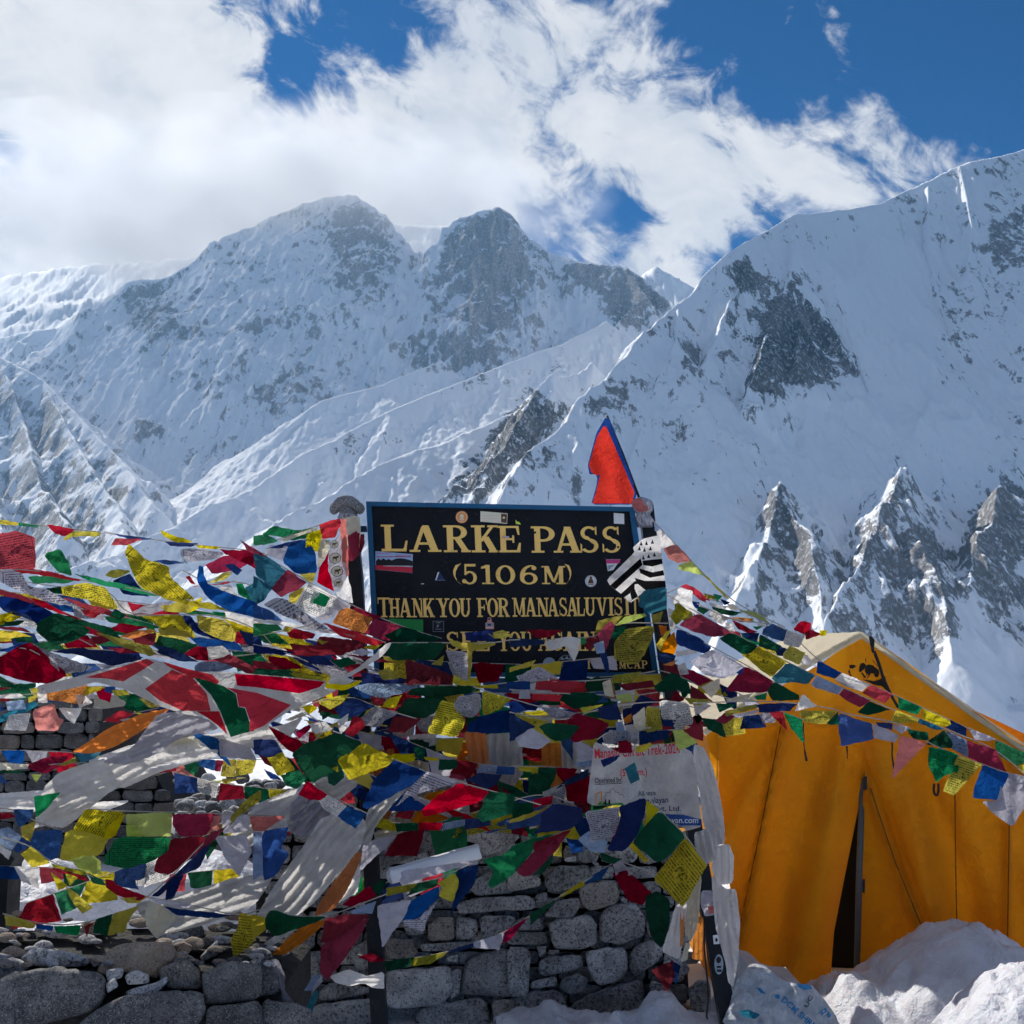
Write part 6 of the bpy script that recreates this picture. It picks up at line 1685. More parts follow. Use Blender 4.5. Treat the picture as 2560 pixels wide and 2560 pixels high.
tc = nt.n('ShaderNodeTexCoord').outputs['Object']
FLAGS = """
@long thin high string at left with flags rolled tight around the cord|4.32|R1 -60,180 140,205 400,232 760,272 1130,325 1500,372 1932,412 2100,470
y R1 -20,176 60,186 140,203 138,222 -20,214
g R1 140,200 290,222 290,238 140,225
r R1 355,212 560,250 545,275 490,305 420,285 380,250
y R1 560,262 765,275 750,305 540,308 500,335 470,330 500,300
b R1 860,285 1150,320 1050,338 900,305
r R1 870,318 1080,325 960,372 840,370
y R1 1205,255 1290,290 1420,330 1460,350 1330,352 1230,300
n R1 1240,345 1500,355 1440,385 1290,378
y R1 1480,372 1650,378 1660,400 1500,395
V R1 1360,400 1500,395 1700,430 1640,470 1440,500 1365,460
d R1 1660,400 1932,415 1960,560 1830,500 1700,440
v R1 760,262 900,285 890,296 760,284
@slanting row of sheer joined flags running down onto the name board|4.28|R2 -120,330 0,415 380,640 740,835 1110,990 1400,1075
m R2 -120,335 90,455 60,480 -60,420
t R2 -20,430 90,460 230,560 130,700 0,600
t R2 -20,600 130,690 60,790 -20,830
m R2 230,555 385,650 330,700 190,765 115,700
y R2 250,740 380,675 300,815 250,800
W R2 380,650 605,755 640,830 440,920 300,830
g R2 420,690 560,770 520,840 400,800
v R2 605,765 725,830 640,860 560,930 480,945 450,900
O R2 650,822 885,922 820,1040 575,960
m R2 885,922 1112,988 1090,1090 980,1090 820,1040
e R2 1110,985 1400,1075 1300,1105 1040,1105 965,1050
m R2 740,832 960,918 880,930 740,862
@thick twisted cord with the big blown yellow flag standing up from it|4.20|R1 -60,555 270,555 600,635 1040,700 1200,755 1700,862 1932,915 R2 150,965 600,1030 980,1110
R R1 -20,290 120,262 262,310 268,550 -20,555
r R1 -20,540 270,550 620,632 590,645 270,592 -20,572
g R1 335,455 355,425 455,398 520,500 545,605 440,575
g R1 545,580 800,640 1040,690 1210,760 1050,738 700,655
Y R1 970,355 1100,480 1275,530 1290,620 1490,790 1200,752 1060,690 1000,580 940,430
y R1 1200,748 1500,800 1580,800 1725,865 1550,852 1250,782
b R1 1500,523 1535,533 1540,600 1570,665 1750,740 1932,800 1990,925 1700,862 1550,750 1485,640
b R2 -20,810 100,860 230,960 -20,920
V R2 50,820 150,765 250,790 480,960 610,1035 420,1000 200,900
w R2 -20,925 230,950 600,1030 560,1040 200,980 -20,945
@short string of green and pale yellow flags lying behind the thick twisted cord|4.36|R1 150,640 460,690 830,700 940,890 1200,900
g R1 210,610 400,598 560,640 480,662 250,656
Y R1 460,690 640,652 800,690 895,850 800,852 700,790 460,745
y R1 660,780 800,830 900,852 820,855 700,842
q R1 790,600 830,560 900,552 990,565 930,600 870,622
n R1 850,640 980,585 1060,690 1130,760 930,740
b R1 1150,490 1250,480 1400,505 1260,520
e R1 340,700 460,680 470,740 400,735
@string with a red twisted strip and a wrinkled dark green print flag at left|4.12|R1 -40,690 120,740 330,820 640,940 920,1070 1180,1190
r R1 100,728 330,790 450,860 650,948 300,835
n R1 -20,760 120,750 420,890 300,1000 220,900 -20,830
V R1 -20,555 80,550 160,580 220,680 350,700 570,832 440,822 230,750 -20,640
E R1 285,950 420,880 560,920 690,1020 560,1095 400,1130 270,1020
e R1 440,890 640,940 850,1000 915,1078 760,1032
q R1 720,1030 920,1065 1185,1190 1130,1212 900,1130
r R1 -20,700 160,745 330,830 200,800 -20,735
@short red and green flag strip tucked below the pale yellow flags|4.22|R1 400,770 620,840 850,900 1000,925 1200,985
r R1 470,765 830,858 855,912 620,850
r R1 600,850 770,880 710,925 640,900
g R1 780,905 1000,930 1205,985 1190,1002 960,977 820,952
e R1 870,850 960,900 900,935 830,900
d R1 640,1110 700,1060 900,1060 760,1120
@string with creased yellow print flags and navy folds left of the board|4.26|R1 1030,905 1400,893 1700,905 1960,1015 R2 120,1120
Y R1 1060,905 1380,900 1430,960 1480,1078 1330,1035 1200,1000 1150,950
Y R1 1480,895 1680,930 1790,1010 1770,1105 1600,1060 1500,1000
n R1 1380,900 1440,905 1520,1020 1770,1122 1480,1040 1400,960
Y R1 1680,920 1940,1010 1900,1065 1790,1020
y R1 1190,1000 1300,985 1420,1030 1480,1078 1340,1055 1210,1050
n R1 1800,1010 1960,1050 1990,1160 1860,1120
@string with long navy folds and one pale blue pointed print flag|4.08|R1 380,1165 700,1152 1180,1190 1480,1250 1932,1190
n R1 380,1175 560,1145 700,1150 1095,1215 1000,1250 840,1285 600,1200
e R1 1200,1050 1500,1120 1390,1190 1250,1150 1170,1130
n R1 1180,1180 1230,1130 1390,1185 1500,1252 1350,1245
d R1 820,1010 900,960 1120,985 960,1040
d R1 980,1060 1180,1030 1160,1130 1020,1110
o R1 900,1060 1060,1010 1190,1020 1000,1080
d R1 800,1140 960,1150 1080,1190 900,1185
S R1 1465,1290 1500,1255 1640,1245 1780,1290 1640,1330 1540,1365 1480,1340
d R1 1390,1190 1480,1130 1560,1140 1580,1245 1490,1240
w R1 1560,1140 1680,1130 1745,1190 1660,1230 1575,1245
d R1 1600,1230 1760,1200 1932,1300 1932,1370 1760,1290
@string at the left edge with a large dark red flag sagging from it|4.02|R1 -40,1230 190,1110 480,1340 700,1290
d R1 -20,1215 180,1110 240,1110 520,1350 360,1420 200,1400 -20,1335
V R1 240,1105 380,1180 700,1290 660,1320 480,1345 370,1260 300,1180
s R1 832,1282 832,1306 640,1372 540,1372 700,1318
b R1 -20,1165 100,1130 220,1095 160,1125 60,1180
@yellow and navy flags bunched at the left edge under the red strip|4.18|R1 -40,880 200,930 420,990 700,1130
Y R1 -20,900 120,868 215,880 90,952 -20,980
y R1 -20,1010 130,1020 238,1060 210,1082 -20,1066
d R1 -20,985 160,990 240,1030 120,1018 -20,1000
n R1 -20,820 200,830 430,890 330,960 210,930 30,870
e R1 -20,950 190,938 140,975 -20,985
e R1 100,1070 240,1060 260,1110 130,1105
y R1 900,1060 1130,1000 1190,1015 1000,1050
@dark green strips at the left edge below the large dark red flag|4.05|R1 -40,1340 110,1425 270,1425
e R1 -20,1478 150,1432 270,1408 272,1442 120,1482 -20,1502
e R1 -20,1350 110,1422 60,1442 -20,1432
e R1 -20,1440 120,1420 260,1412 120,1450
@row of small faded orange white and salmon flags over the dark dry wall|4.45|R1 -30,1480 200,1510 450,1440 800,1440 980,1500
O R1 345,1440 665,1425 625,1570 520,1560 340,1532
y R1 640,1440 805,1438 740,1472 630,1512
s R1 42,1550 180,1540 198,1610 60,1622
W R1 70,1650 232,1638 198,1772 28,1766
p R1 245,1615 410,1565 440,1670 485,1690 430,1775 270,1770
w R1 280,1485 350,1480 360,1560 290,1560
w R1 440,1600 620,1600 560,1722 500,1680
b R1 480,1620 585,1580 545,1652 468,1660
t R1 -20,1665 120,1610 250,1550 292,1570 150,1662 -20,1718
w R1 -20,1500 150,1490 200,1520 100,1530 -20,1525
y R1 210,1520 280,1500 270,1540 215,1560
e R1 980,1500 1060,1480 1200,1560 1100,1652 930,1600
b R1 790,1440 880,1435 850,1490 790,1480
q R1 840,1465 950,1460 980,1500 870,1510
w R1 560,1500 640,1500 700,1560 600,1600
@frayed red white and navy scraps blowing beside the bright orange scarf|4.30|R1 780,1705 1000,1640 1200,1600
r R1 780,1698 900,1620 1010,1640 890,1712
w R1 900,1690 1080,1660 960,1720
n R1 1072,1630 1212,1600 1162,1700 1082,1712
q R1 1040,1520 1160,1530 1240,1590 1130,1600
@low string with a torn red flag above the dark stones at left|4.35|L1 -40,125 250,150 480,130 700,130 1050,90 1200,100
m L1 180,150 300,95 480,75 420,150 310,210 210,175
q L1 390,150 520,90 530,120 450,150
t L1 520,60 705,45 650,110 560,130
c L1 -20,130 200,140 190,172 -20,190
p L1 470,170 582,150 572,215 460,300
e L1 580,185 700,130 850,110 700,172 590,205
y L1 480,160 590,150 570,180 480,190
l L1 215,210 285,210 250,270
e L1 -20,180 90,170 180,200 -20,205
@short row of blue magenta and yellow flags over the sunlit rubble|5.6|L1 1210,95 1500,100 1766,108 1900,100
b L1 1290,112 1330,95 1490,110 1480,185 1400,160
m L1 1490,110 1545,113 1520,192 1480,185
Y L1 1545,105 1632,108 1620,230 1520,220
Y L1 1632,108 1770,108 1742,200 1620,225
y L1 1530,240 1700,230 1600,260 1540,292
p L1 1195,165 1250,160 1370,240 1330,290 1240,260 1190,210
l L1 1325,300 1370,250 1550,250 1440,300 1360,316
g L1 1300,180 1350,165 1340,220
p L1 1200,110 1300,150 1260,175 1185,150
@string of big sheer flags with a lime one and a mended yellow one|4.00|L1 590,447 900,465 1190,470 1520,482 1780,492 L2 200,498
Y L1 560,490 590,448 872,468 760,640 680,640 500,600
y L1 450,610 500,590 650,620 750,660 690,765 550,812 410,802
y L1 750,560 868,475 800,630 700,680
l L1 870,480 1190,475 1180,640 1000,640 870,600
l L1 870,560 930,560 985,640 985,692 880,682
G L1 800,640 1180,645 1160,740 1050,810 880,862 720,832 720,780
m L1 1190,480 1520,482 1440,600 1420,632 1240,640 1190,560
d L1 1180,650 1420,635 1380,740 1170,905 1060,880 1080,800
p L1 1440,500 1525,490 1510,590 1420,620
v L1 1480,640 1690,620 1740,740 1650,915 1560,800
p L1 1720,500 1780,498 L2 200,500 60,600 -20,600
w L2 60,600 200,505 225,575 150,560
b L2 40,600 225,570 210,640 170,720 232,762 130,912 50,945
s L2 -20,610 40,610 50,900 -20,940
v L1 1530,490 1720,490 1725,600 1540,620
@slack string with a sagging blue flag hanging near the left edge|4.06|L1 -40,440 100,450 250,540 440,600
b L1 90,450 235,450 210,520 130,582
b L1 210,600 430,590 430,640 400,780 330,812 240,742 208,680
s L1 -10,590 60,570 150,640 80,732 0,690
y L1 140,570 252,530 222,640 200,692 150,640
g L1 230,360 380,340 420,330 330,440 250,512 240,430
d L1 -20,480 60,470 110,500 -20,530
b L1 90,730 150,640 225,690 120,750
w L1 -20,690 80,740 60,800 -20,730
@garland of torn flags with a cream scrap hanging over the tan boulder|3.82|L1 -40,630 220,700 350,820 600,900 740,950 1010,1060 1330,1110 1640,1190 1800,1140
y L1 140,760 212,705 350,820 220,852
q L1 350,820 600,888 590,908 370,852
r L1 350,850 600,920 602,948 400,880
l L1 480,790 640,765 697,810 690,900 560,880
y L1 350,880 470,980 400,1012 380,960
y L1 450,980 530,1030 642,1130 570,1172 500,1090
y L1 450,890 540,920 480,980
g L1 600,890 700,930 740,980 640,960
R L1 725,930 780,940 800,970 1012,1050 960,1082 820,1050 730,990
y L1 820,1060 1012,1055 960,1100 880,1096
c L1 1030,1080 1130,1120 1222,1200 1130,1310 1080,1346 1010,1260 998,1170
n L1 1130,1120 1340,1150 1640,1180 1500,1202 1220,1182
v L1 1020,1060 1330,1108 1320,1135 1100,1105
Y L1 1650,1165 1790,1180 1762,1300 1750,1370 1610,1482 1590,1340 1640,1270
@low drooping string of small faded flags just above the left rock pile|3.9|L1 20,1170 250,1240 560,1250 950,1120
y L1 30,1165 250,1240 230,1272 40,1252
b L1 250,1240 370,1255 360,1292 250,1272
g L1 370,1255 560,1250 540,1322 390,1302
d L1 580,1260 682,1210 620,1260 600,1336
e L1 660,1210 780,1170 740,1322 640,1302
q L1 780,1170 960,1115 890,1210 860,1300 740,1322
@steep twisted string crossing the sheer flags from the orange scarf side|3.92|L1 1800,330 1580,560 1400,680 1230,870 1010,1060
q L1 1700,380 1800,310 1800,390 1640,500 1580,572 1590,500
m L1 1430,630 1572,560 1450,692 1380,732
n L1 1390,720 1452,690 1380,852 1260,902 1100,1052 1040,1050 1230,880
n L1 1160,960 1270,900 1200,1060 1140,1080
@steep string of small square flags with red white and blue at its foot|3.90|R2 365,1630 560,1755 L2 250,100 345,215 500,350 770,480
n L2 -20,-30 130,-30 190,60 80,95 -10,70
Y L2 75,95 185,55 270,180 150,222
r L2 240,100 280,98 345,215 320,202
G L2 165,215 300,180 350,240 280,312 210,290
b L2 50,170 150,220 180,250 100,240
R L2 290,350 350,255 497,350 440,390 380,386
W L2 430,385 495,350 627,430 555,502 470,450
b L2 550,490 625,425 770,480 685,585
@taut string of large flags with dark green and yellow print at its top|3.86|L2 530,-90 740,-10 950,110 1180,190 1400,265 1720,350 L3 -10,360 200,420
e L2 245,70 330,0 560,-80 742,-10 600,100 530,190 390,272 300,170
Y L2 560,110 740,-10 952,90 930,140 640,252
n L2 950,110 1182,190 1070,290 770,452 730,430 810,250 880,180
V L2 1182,188 1390,265 1060,360 960,432 1060,300
r L2 1400,265 1612,330 1540,400 1160,506 1140,460 1220,380
e L2 1612,328 1790,350 1770,480 1560,542 1520,500
e L2 490,210 600,180 610,230 540,290 500,270
y L2 525,170 560,140 570,200
@level string of small creased flags above the grey slab of the wall|4.10|L2 830,510 960,545 1130,555 1290,560 1440,540 1600,520 1790,470
Y L2 830,508 960,530 965,606 830,576
e L2 960,545 1120,545 1120,596 970,606
R L2 1120,540 1290,545 1270,596 1120,592
S L2 1290,545 1442,520 1440,562 1280,602
n L2 1440,515 1612,510 1622,560 1440,592
Y L2 1605,490 1752,460 1780,500 1615,560
@short string of narrow flags just right of the blue print white flag|4.22|L2 900,90 1170,95 1530,135 1800,170
y L2 930,70 1112,65 1090,120 980,132
e L2 1090,20 1168,25 1160,110 1095,92
e L2 1262,105 1392,110 1380,172 1260,182
d L2 1390,110 1532,135 1480,232 1340,200
S L2 1540,145 1667,150 1650,202 1520,202
b L2 1665,150 1790,160 1780,212 1650,206
n L2 1530,200 1700,210 1640,292 1590,312 1450,250
y L2 1160,88 1268,98 1262,116 1170,112
m L2 1350,180 1470,210 1430,252 1330,230
@sagging string under the rolled banner with a large crimson corner flag|3.80|L2 480,1190 660,1130 830,1060 1110,960 1260,930 1540,800
d L2 590,1110 780,980 832,1050 660,1122
e L2 800,985 880,932 902,960 840,1052
s L2 650,1150 832,1080 802,1172 660,1172
d L2 480,1200 660,1170 790,1178 500,1372 440,1370
m L2 560,1320 790,1188 720,1320 620,1470 490,1632 440,1580 445,1400
m L2 445,1400 500,1360 560,1530 490,1632
v L2 835,1120 900,1100 1072,1075 1030,1180 870,1412
b L2 1020,1100 1262,980 1260,1060 1120,1200 1000,1222
V L2 1000,1212 1110,1215 1252,1080 1170,1230 1160,1292 1040,1262
n L2 1380,870 1537,828 1510,960 1430,1060 1340,1182 1370,1060
y L2 1250,960 1370,890 1402,950 1360,1092 1260,1050 1290,990
q L2 900,990 1112,960 1080,1012 900,1052
e L2 1110,960 1262,930 1250,980 1030,1052
g L2 1560,800 1640,780 1790,730 1790,890 1620,1002 1600,960 1640,880
y L2 1620,790 1660,790 1680,880 1640,890
@thin low string of dark faded flags hanging across the stone wall|4.30|L2 700,1450 880,1500 1090,1480 1320,1435 1500,1380 1720,1300 L3 120,1190 330,1050 500,950 680,830 760,780
d L2 700,1470 790,1440 917,1500 800,1506
e L2 880,1500 1092,1470 1070,1530 900,1572
q L2 1090,1475 1322,1435 1200,1520 1060,1530
n L2 1320,1430 1500,1370 1512,1402 1330,1442
v L2 1500,1370 1712,1300 1680,1422 1500,1402
m L2 1722,1290 L3 120,1188 60,1260 -10,1350 L2 1700,1382
e L3 120,1180 332,1048 250,1130 130,1252
y L3 330,1040 492,940 502,975 340,1060
b L3 490,950 682,828 620,930 510,970
@short green and yellow string over the left end of the wall|3.74|L2 -60,1180 100,1150 260,1190 500,1190
y L2 -40,1190 60,1190 70,1280 -20,1350
e L2 45,1240 100,1140 260,1190 500,1190 300,1272 120,1332
@pale rag strip and teal tail knotted below the crimson corner flag|3.76|L2 460,1560 430,1640 390,1720 330,1930
s L2 400,1590 462,1592 455,1640 400,1702 330,1702
t L2 400,1710 432,1700 365,1940 285,1940
v L2 450,1600 460,1640 380,1720 400,1660
@short level string with dark squares left of the trek banner|4.14|L3 -20,152 320,155 430,190 560,140
y L3 45,155 180,160 175,196 50,186
e L3 180,163 312,165 290,262 185,252
d L3 300,160 452,170 430,212 310,212
e L3 110,210 190,200 282,260 240,362 110,366
S L3 420,130 570,108 582,150 470,162
n L3 380,240 532,170 520,232 300,312
W L3 210,330 320,285 380,268 330,322 220,366
d L3 310,210 532,200 522,420 380,392 370,300
@two drooping strings end here in long green and dark red points|4.04|L3 -20,400 140,350 280,355 490,440 L3 400,600 140,650 -20,715
e L3 -20,410 142,398 150,482 -20,522
r L3 145,385 282,355 276,412 150,442
y L3 -20,522 120,480 272,420 180,482 60,532 -20,548
n L3 200,480 290,410 482,440 492,512 400,592 180,612 130,640 190,570
d L3 150,680 412,588 340,682 150,742
m L3 150,740 372,618 320,722 140,902 80,917 40,890 40,860
g L3 -20,712 142,650 302,618 150,720 60,852 -20,882
e L3 150,890 292,720 272,822 200,902 140,906
@steep taut string with the sharp yellow print flag over the white scarves|3.84|L3 845,0 850,125 900,330 1020,460 1200,630 1345,840
d L3 735,-20 820,-10 832,60 740,62
t L3 775,170 847,125 882,245 820,276
n L3 735,430 922,370 920,470 870,622 770,742 650,732 720,612 750,500
V L3 500,465 742,432 736,540 700,640 530,682 540,600
s L3 455,660 530,600 660,670 640,752 540,742
y L3 925,385 1017,455 925,552
e L3 1020,460 1202,635 1080,780 1000,822 830,680 920,560
y L3 800,700 830,675 942,800 920,822
Y L3 1190,640 1347,840 1180,1127 975,935
n L3 610,108 742,75 720,112 630,162
@thin slanting string holding dark red and dark green flags by the wall end|4.25|L3 560,740 720,800 980,890 1060,960
d L3 690,890 792,870 972,1030 900,1112 800,1082
v L3 695,830 750,800 832,900 720,932
e L3 920,1050 1000,1010 1092,1080 1082,1280 1030,1412 960,1332 920,1150
e L3 600,740 700,780 760,790 700,830 620,800
d L3 960,1560 1112,1490 1122,1600 1070,1712
n L3 1112,1500 1165,1530 1132,1662 1100,1600
@level string across the lower board with a twisted yellow knot|4.18|R2 1000,1108 1400,1105 1500,1112 1800,1110 R3 0,1080 250,1090 520,1070 640,1060 760,955 1180,960
e R2 1000,1110 1400,1105 1440,1120 1340,1240 1040,1242 950,1170
y R2 1450,1080 1560,1110 1790,1098 1812,1120 1700,1160 1620,1172 1480,1132
y R2 1590,1160 1635,1170 1615,1392 1600,1380
V R2 1430,1160 1590,1180 1600,1300 1585,1372 1480,1290
q R2 1320,1270 1422,1200 1402,1282
n R2 1570,1030 1782,1010 1802,1100 1600,1092
q R2 1750,1040 1862,1010 1940,1060 1800,1076
n R3 -20,1068 252,1088 240,1122 -20,1142
w R3 240,1110 300,1080 440,1060 522,1080 500,1180 470,1252 430,1190 400,1130 290,1172
d R3 100,1010 382,1010 300,1060 200,1076
g R3 520,1070 567,1075 560,1122 520,1122
d R3 565,1070 642,1060 652,1110 590,1172 540,1132
m R3 640,1040 750,940 777,980 710,1167 660,1100
s R3 615,1120 692,1090 702,1182 640,1192
n R3 660,1190 712,1170 742,1352 700,1312
q R3 620,1040 650,940 842,900 780,970 680,1012
l R3 780,980 850,910 1000,885 1017,905 860,962
e R3 760,1000 862,980 830,1060 740,1082
Q R3 860,1000 1077,980 1050,1100 960,1262 880,1272 770,1232 770,1100
y R3 930,1170 1042,1090 1000,1200 930,1252
q R3 1050,900 1142,870 1120,950 1060,962
@level string at the foot of the board with a glowing red flag|4.12|R2 540,1385 1130,1420 1480,1430 1700,1440 R3 0,1400 500,1400 760,1380 1080,1320
D R2 1130,1230 1290,1280 1502,1360 1482,1432 1130,1422
y R2 1495,1350 1542,1380 1530,1422 1480,1416
S R2 730,1440 870,1410 1262,1430 1130,1482 970,1522 850,1502
n R2 790,1330 1132,1380 1120,1416 800,1412
e R2 1180,1450 1480,1430 1622,1430 1702,1470 1400,1522 1130,1502
y R2 1640,1430 1822,1425 1830,1452 1700,1452
b R3 -40,1400 137,1400 137,1462 -40,1456
w R3 135,1420 182,1410 172,1462 140,1462
r R3 180,1400 300,1395 490,1395 512,1420 450,1477 170,1462
V R3 30,1360 210,1285 352,1375 200,1392 60,1402
y R3 -20,1295 182,1235 150,1282 -20,1332
Q R3 770,1350 982,1325 900,1412 750,1412
d R3 800,1420 1060,1390 1080,1440 860,1470
q R2 920,1330 1000,1290 1080,1380 960,1390
s R2 860,1340 1010,1360 1000,1400 880,1390
@string with the square yellow print flag hanging below the board|4.02|R2 1640,1440 1760,1480 1932,1530 R3 200,1590 480,1640
Y R2 1705,1470 1934,1525 1840,1612 1715,1657
V R2 1530,1510 1692,1490 1702,1600 1640,1672 1530,1662 1490,1570
Y R2 1400,1540 1492,1560 1582,1700 1520,1822 1290,1792 1350,1650
e R2 1090,1590 1150,1520 1402,1530 1350,1642 1250,1682 1060,1642
d R2 1040,1660 1252,1680 1120,1792 990,1772
n R2 1600,1720 1700,1660 1960,1600 1960,1782 1810,1792 1590,1782
V R3 210,1590 352,1600 482,1640 410,1692 300,1672
b R2 1900,1560 1960,1540 R3 120,1620 0,1640
@string with a small grey horse print flag and a lettered red scrap|3.98|R2 345,1600 480,1540 720,1510 900,1588 1070,1640 1250,1690
Y R2 470,1540 712,1490 650,1562 560,1612 480,1572
n R2 590,1600 720,1520 902,1582 770,1662 640,1682
V R2 890,1590 1072,1640 960,1702 930,1747 800,1732 780,1682
d R2 860,1510 982,1530 950,1592 880,1572
y R2 940,1590 1000,1530 1102,1500 1050,1602
r R2 740,1660 800,1680 822,1740 730,1822 670,1792
w R2 610,1700 702,1640 680,1762 640,1802
y R2 345,1590 420,1575 467,1600 400,1652
c R2 220,1690 350,1628 390,1650 260,1700
m R2 300,1780 462,1690 400,1770 320,1836
e R2 490,1620 582,1640 500,1692
w R2 400,1720 520,1700 580,1760 450,1800
@level string of long dark flags under the glowing red one|4.06|R3 -20,1460 360,1490 690,1500 900,1510 1100,1480
e R3 360,1490 600,1480 692,1520 630,1572 480,1612 350,1540
r R3 150,1495 382,1500 350,1552 150,1542
n R3 -20,1550 222,1560 180,1622 -20,1602
c R3 680,1410 742,1380 772,1520 700,1502
l R3 780,1500 912,1490 902,1552 800,1542
e R3 1070,1440 1200,1330 1332,1400 1352,1500 1250,1462 1100,1482
n R3 900,1590 970,1500 1102,1550 900,1652
d R3 1180,1560 1240,1460 1302,1540 1180,1582
v R3 60,1470 130,1460 140,1530 50,1530
q R3 1300,1520 1500,1540 1420,1580 1340,1570
@string with a large white print sheet hanging above the trek banner|3.94|R3 -20,1630 180,1680 440,1690 650,1600 1110,1540 1400,1600
Y R3 60,1660 292,1700 120,1727 70,1712
d R3 480,1640 640,1680 742,1720 640,1832 450,1862 420,1690
e R3 200,1740 280,1710 522,1730 440,1832 330,1852 250,1802
n R3 -20,1640 182,1740 30,1842 -20,1852
v R3 20,1830 150,1750 302,1850 200,1912 60,1892
q R3 510,1600 692,1570 640,1602 540,1642
n R3 650,1600 792,1560 832,1690 740,1692 650,1672
o R3 840,1680 902,1640 902,1702 860,1722
c R3 910,1660 1002,1590 1012,1740 960,1772 920,1740
Y R3 1015,1590 1112,1600 1137,1762 1000,1742
W R3 1110,1540 1332,1560 1372,1720 1240,1762 1200,1722 1130,1682
n R3 1130,1690 1242,1690 1212,1742 1150,1742
@string draped over the top of the trek banner with a lime flag|3.90|R3 640,1840 740,1768 960,1775 1200,1770 1440,1730
V R3 740,1765 962,1780 940,1872 700,1867 680,1812
s R3 780,1710 832,1700 872,1832 805,1852
n R3 960,1770 1202,1770 1170,1832 960,1882
d R3 800,1850 872,1840 902,1940 810,1940
l R3 1210,1770 1292,1760 1402,1860 1260,1922 1230,1852
d R3 1290,1770 1390,1720 1442,1730 1442,1852 1360,1822
y R3 920,1900 1042,1860 1062,1880 1000,1932 930,1932
e R3 1130,1810 1192,1810 1202,1862 1150,1872
q R3 910,1790 1060,1745 1140,1760 1000,1790
@high steep string falling from the wrapped post towards the tent|4.30|R3 1065,185 1350,490 1650,790 1932,930 2060,990
s R3 1070,200 1122,240 1132,262 1080,267
w R3 1090,270 1122,250 1232,360 1190,392 1130,397
p R3 1140,395 1242,365 1362,490 1250,507 1180,472
l R3 1255,520 1352,490 1452,600 1370,582 1260,557
y R3 1420,580 1482,610 1642,782 1600,762 1500,652
l T 800,380 870,395 930,430 982,475 880,442 740,380
@taut string passing in front of the tent with a horse print yellow flag|3.96|T 200,260 440,400 680,540 890,650 1110,770 1320,870 1530,965 1930,1140 R4 1140,895 1340,975 1720,1120 1960,1340
w T 280,210 400,230 390,320 442,400 430,422 300,332
m T 290,490 440,400 682,540 640,572 550,582 400,542
e T 600,590 680,545 892,645 840,702 770,712 620,612
Y T 900,650 1112,770 990,887 760,710
t T 990,890 1112,770 1322,870 1270,937 1150,922 1030,932
S T 1290,930 1330,870 1532,970 1490,1017 1300,952
m T 1500,1015 1540,970 1742,1060 1660,1112 1560,1062
e T 1640,1150 1730,1065 1892,1130 1720,1172
Y R4 965,830 1142,900 1120,922 1000,932 925,922
t R4 1140,890 1332,975 1270,982 1130,927
e R4 1210,1060 1330,980 1412,1110 1340,1117 1200,1092
S R4 1340,980 1502,1060 1512,1190 1420,1142 1360,1112
m R4 1500,1060 1722,1130 1802,1300 1640,1242 1510,1192
@upper string across the tent roof with a white print square|4.10|T 430,330 680,450 1000,482 1110,525 1340,755 R4 540,550 770,640 960,720 1160,810 1370,905 1500,965 1720,1050 1960,1180
b T 1000,480 1122,530 1080,617 920,562 930,520
W T 1110,525 1247,575 1200,662 1080,632
r T 1155,525 1200,470 1240,460 1292,475 1290,530 1240,562
d T 1245,545 1290,525 1382,560 1250,602
y T 1355,530 1412,530 1402,572 1360,572
e T 905,560 1072,650 1030,692 895,652
Y T 1130,645 1252,700 1200,792 1080,740 1080,710
n T 1020,690 1100,660 1080,720 1040,720
b T 1340,760 1522,850 1470,897 1330,852
w R4 560,550 772,640 710,692 500,600
v R4 500,602 640,655 700,690 560,640
r R4 780,640 942,710 880,782 710,702
g R4 980,730 1162,810 1130,867 985,822
y R4 1175,820 1372,910 1382,940 1330,957 1170,902
n R4 1380,905 1502,970 1490,1037 1340,962
v R4 1510,960 1722,1050 1660,1067 1560,1052
g R4 1720,1060 1960,1160 1940,1232 1880,1252 1710,1152
y R4 1880,1255 1960,1240 1960,1340
@lower string over the tent front with a hanging red triangle|3.88|T 400,1080 900,1062 1200,1082 1500,1130 R4 540,850 920,912 1070,965 1200,1075 1430,1172 1620,1242 1820,1310 1980,1340
e T 570,1080 742,1090 600,1152
q T 640,1140 882,1085 902,1110 650,1182
n T 880,1090 1202,1075 1130,1142 900,1152
v T 700,1170 880,1130 900,1145 740,1195
w R4 262,708 372,800 200,842
Y R4 260,830 522,840 440,937 280,922 235,862
e R4 440,930 530,840 542,942 470,942
b R4 540,855 782,930 802,1050 550,1107 530,930
v R4 790,930 992,1020 960,1077 800,1042
n R4 810,920 942,930 935,982 830,952
v R4 945,940 1072,960 1010,1012 950,972
p R4 1000,1020 1202,1080 930,1357
G R4 1210,1100 1432,1160 1442,1300 1340,1322 1270,1382 1210,1250
Y R4 1430,1175 1622,1240 1400,1477 1320,1442
b R4 1620,1245 1822,1312 1730,1512 1545,1492 1560,1400
v R4 1820,1310 1970,1330 1970,1500 1850,1712 1740,1642 1610,1522 1730,1512 1760,1380
e R4 1040,970 1210,1000 1210,1060 1100,1050
@string sagging left of the tent with navy grey and crimson flags|4.02|T 265,500 550,660 800,790 1010,920 1210,1055
b T 280,520 440,580 542,660 500,712 280,642 270,562
v T 490,700 550,675 792,800 740,862 620,897 480,862 400,790 370,770
m T 740,860 800,800 1012,920 950,1002 640,992 700,912
e T 945,970 1022,920 1202,1020 1200,1057 1000,1062
b T 725,850 790,805 760,870
@tangle of crimson cream and dark green cloths between board and tent|4.20|T 130,830 300,870 460,960 660,1050 860,1060
m T 300,830 400,830 542,910 450,952 330,882
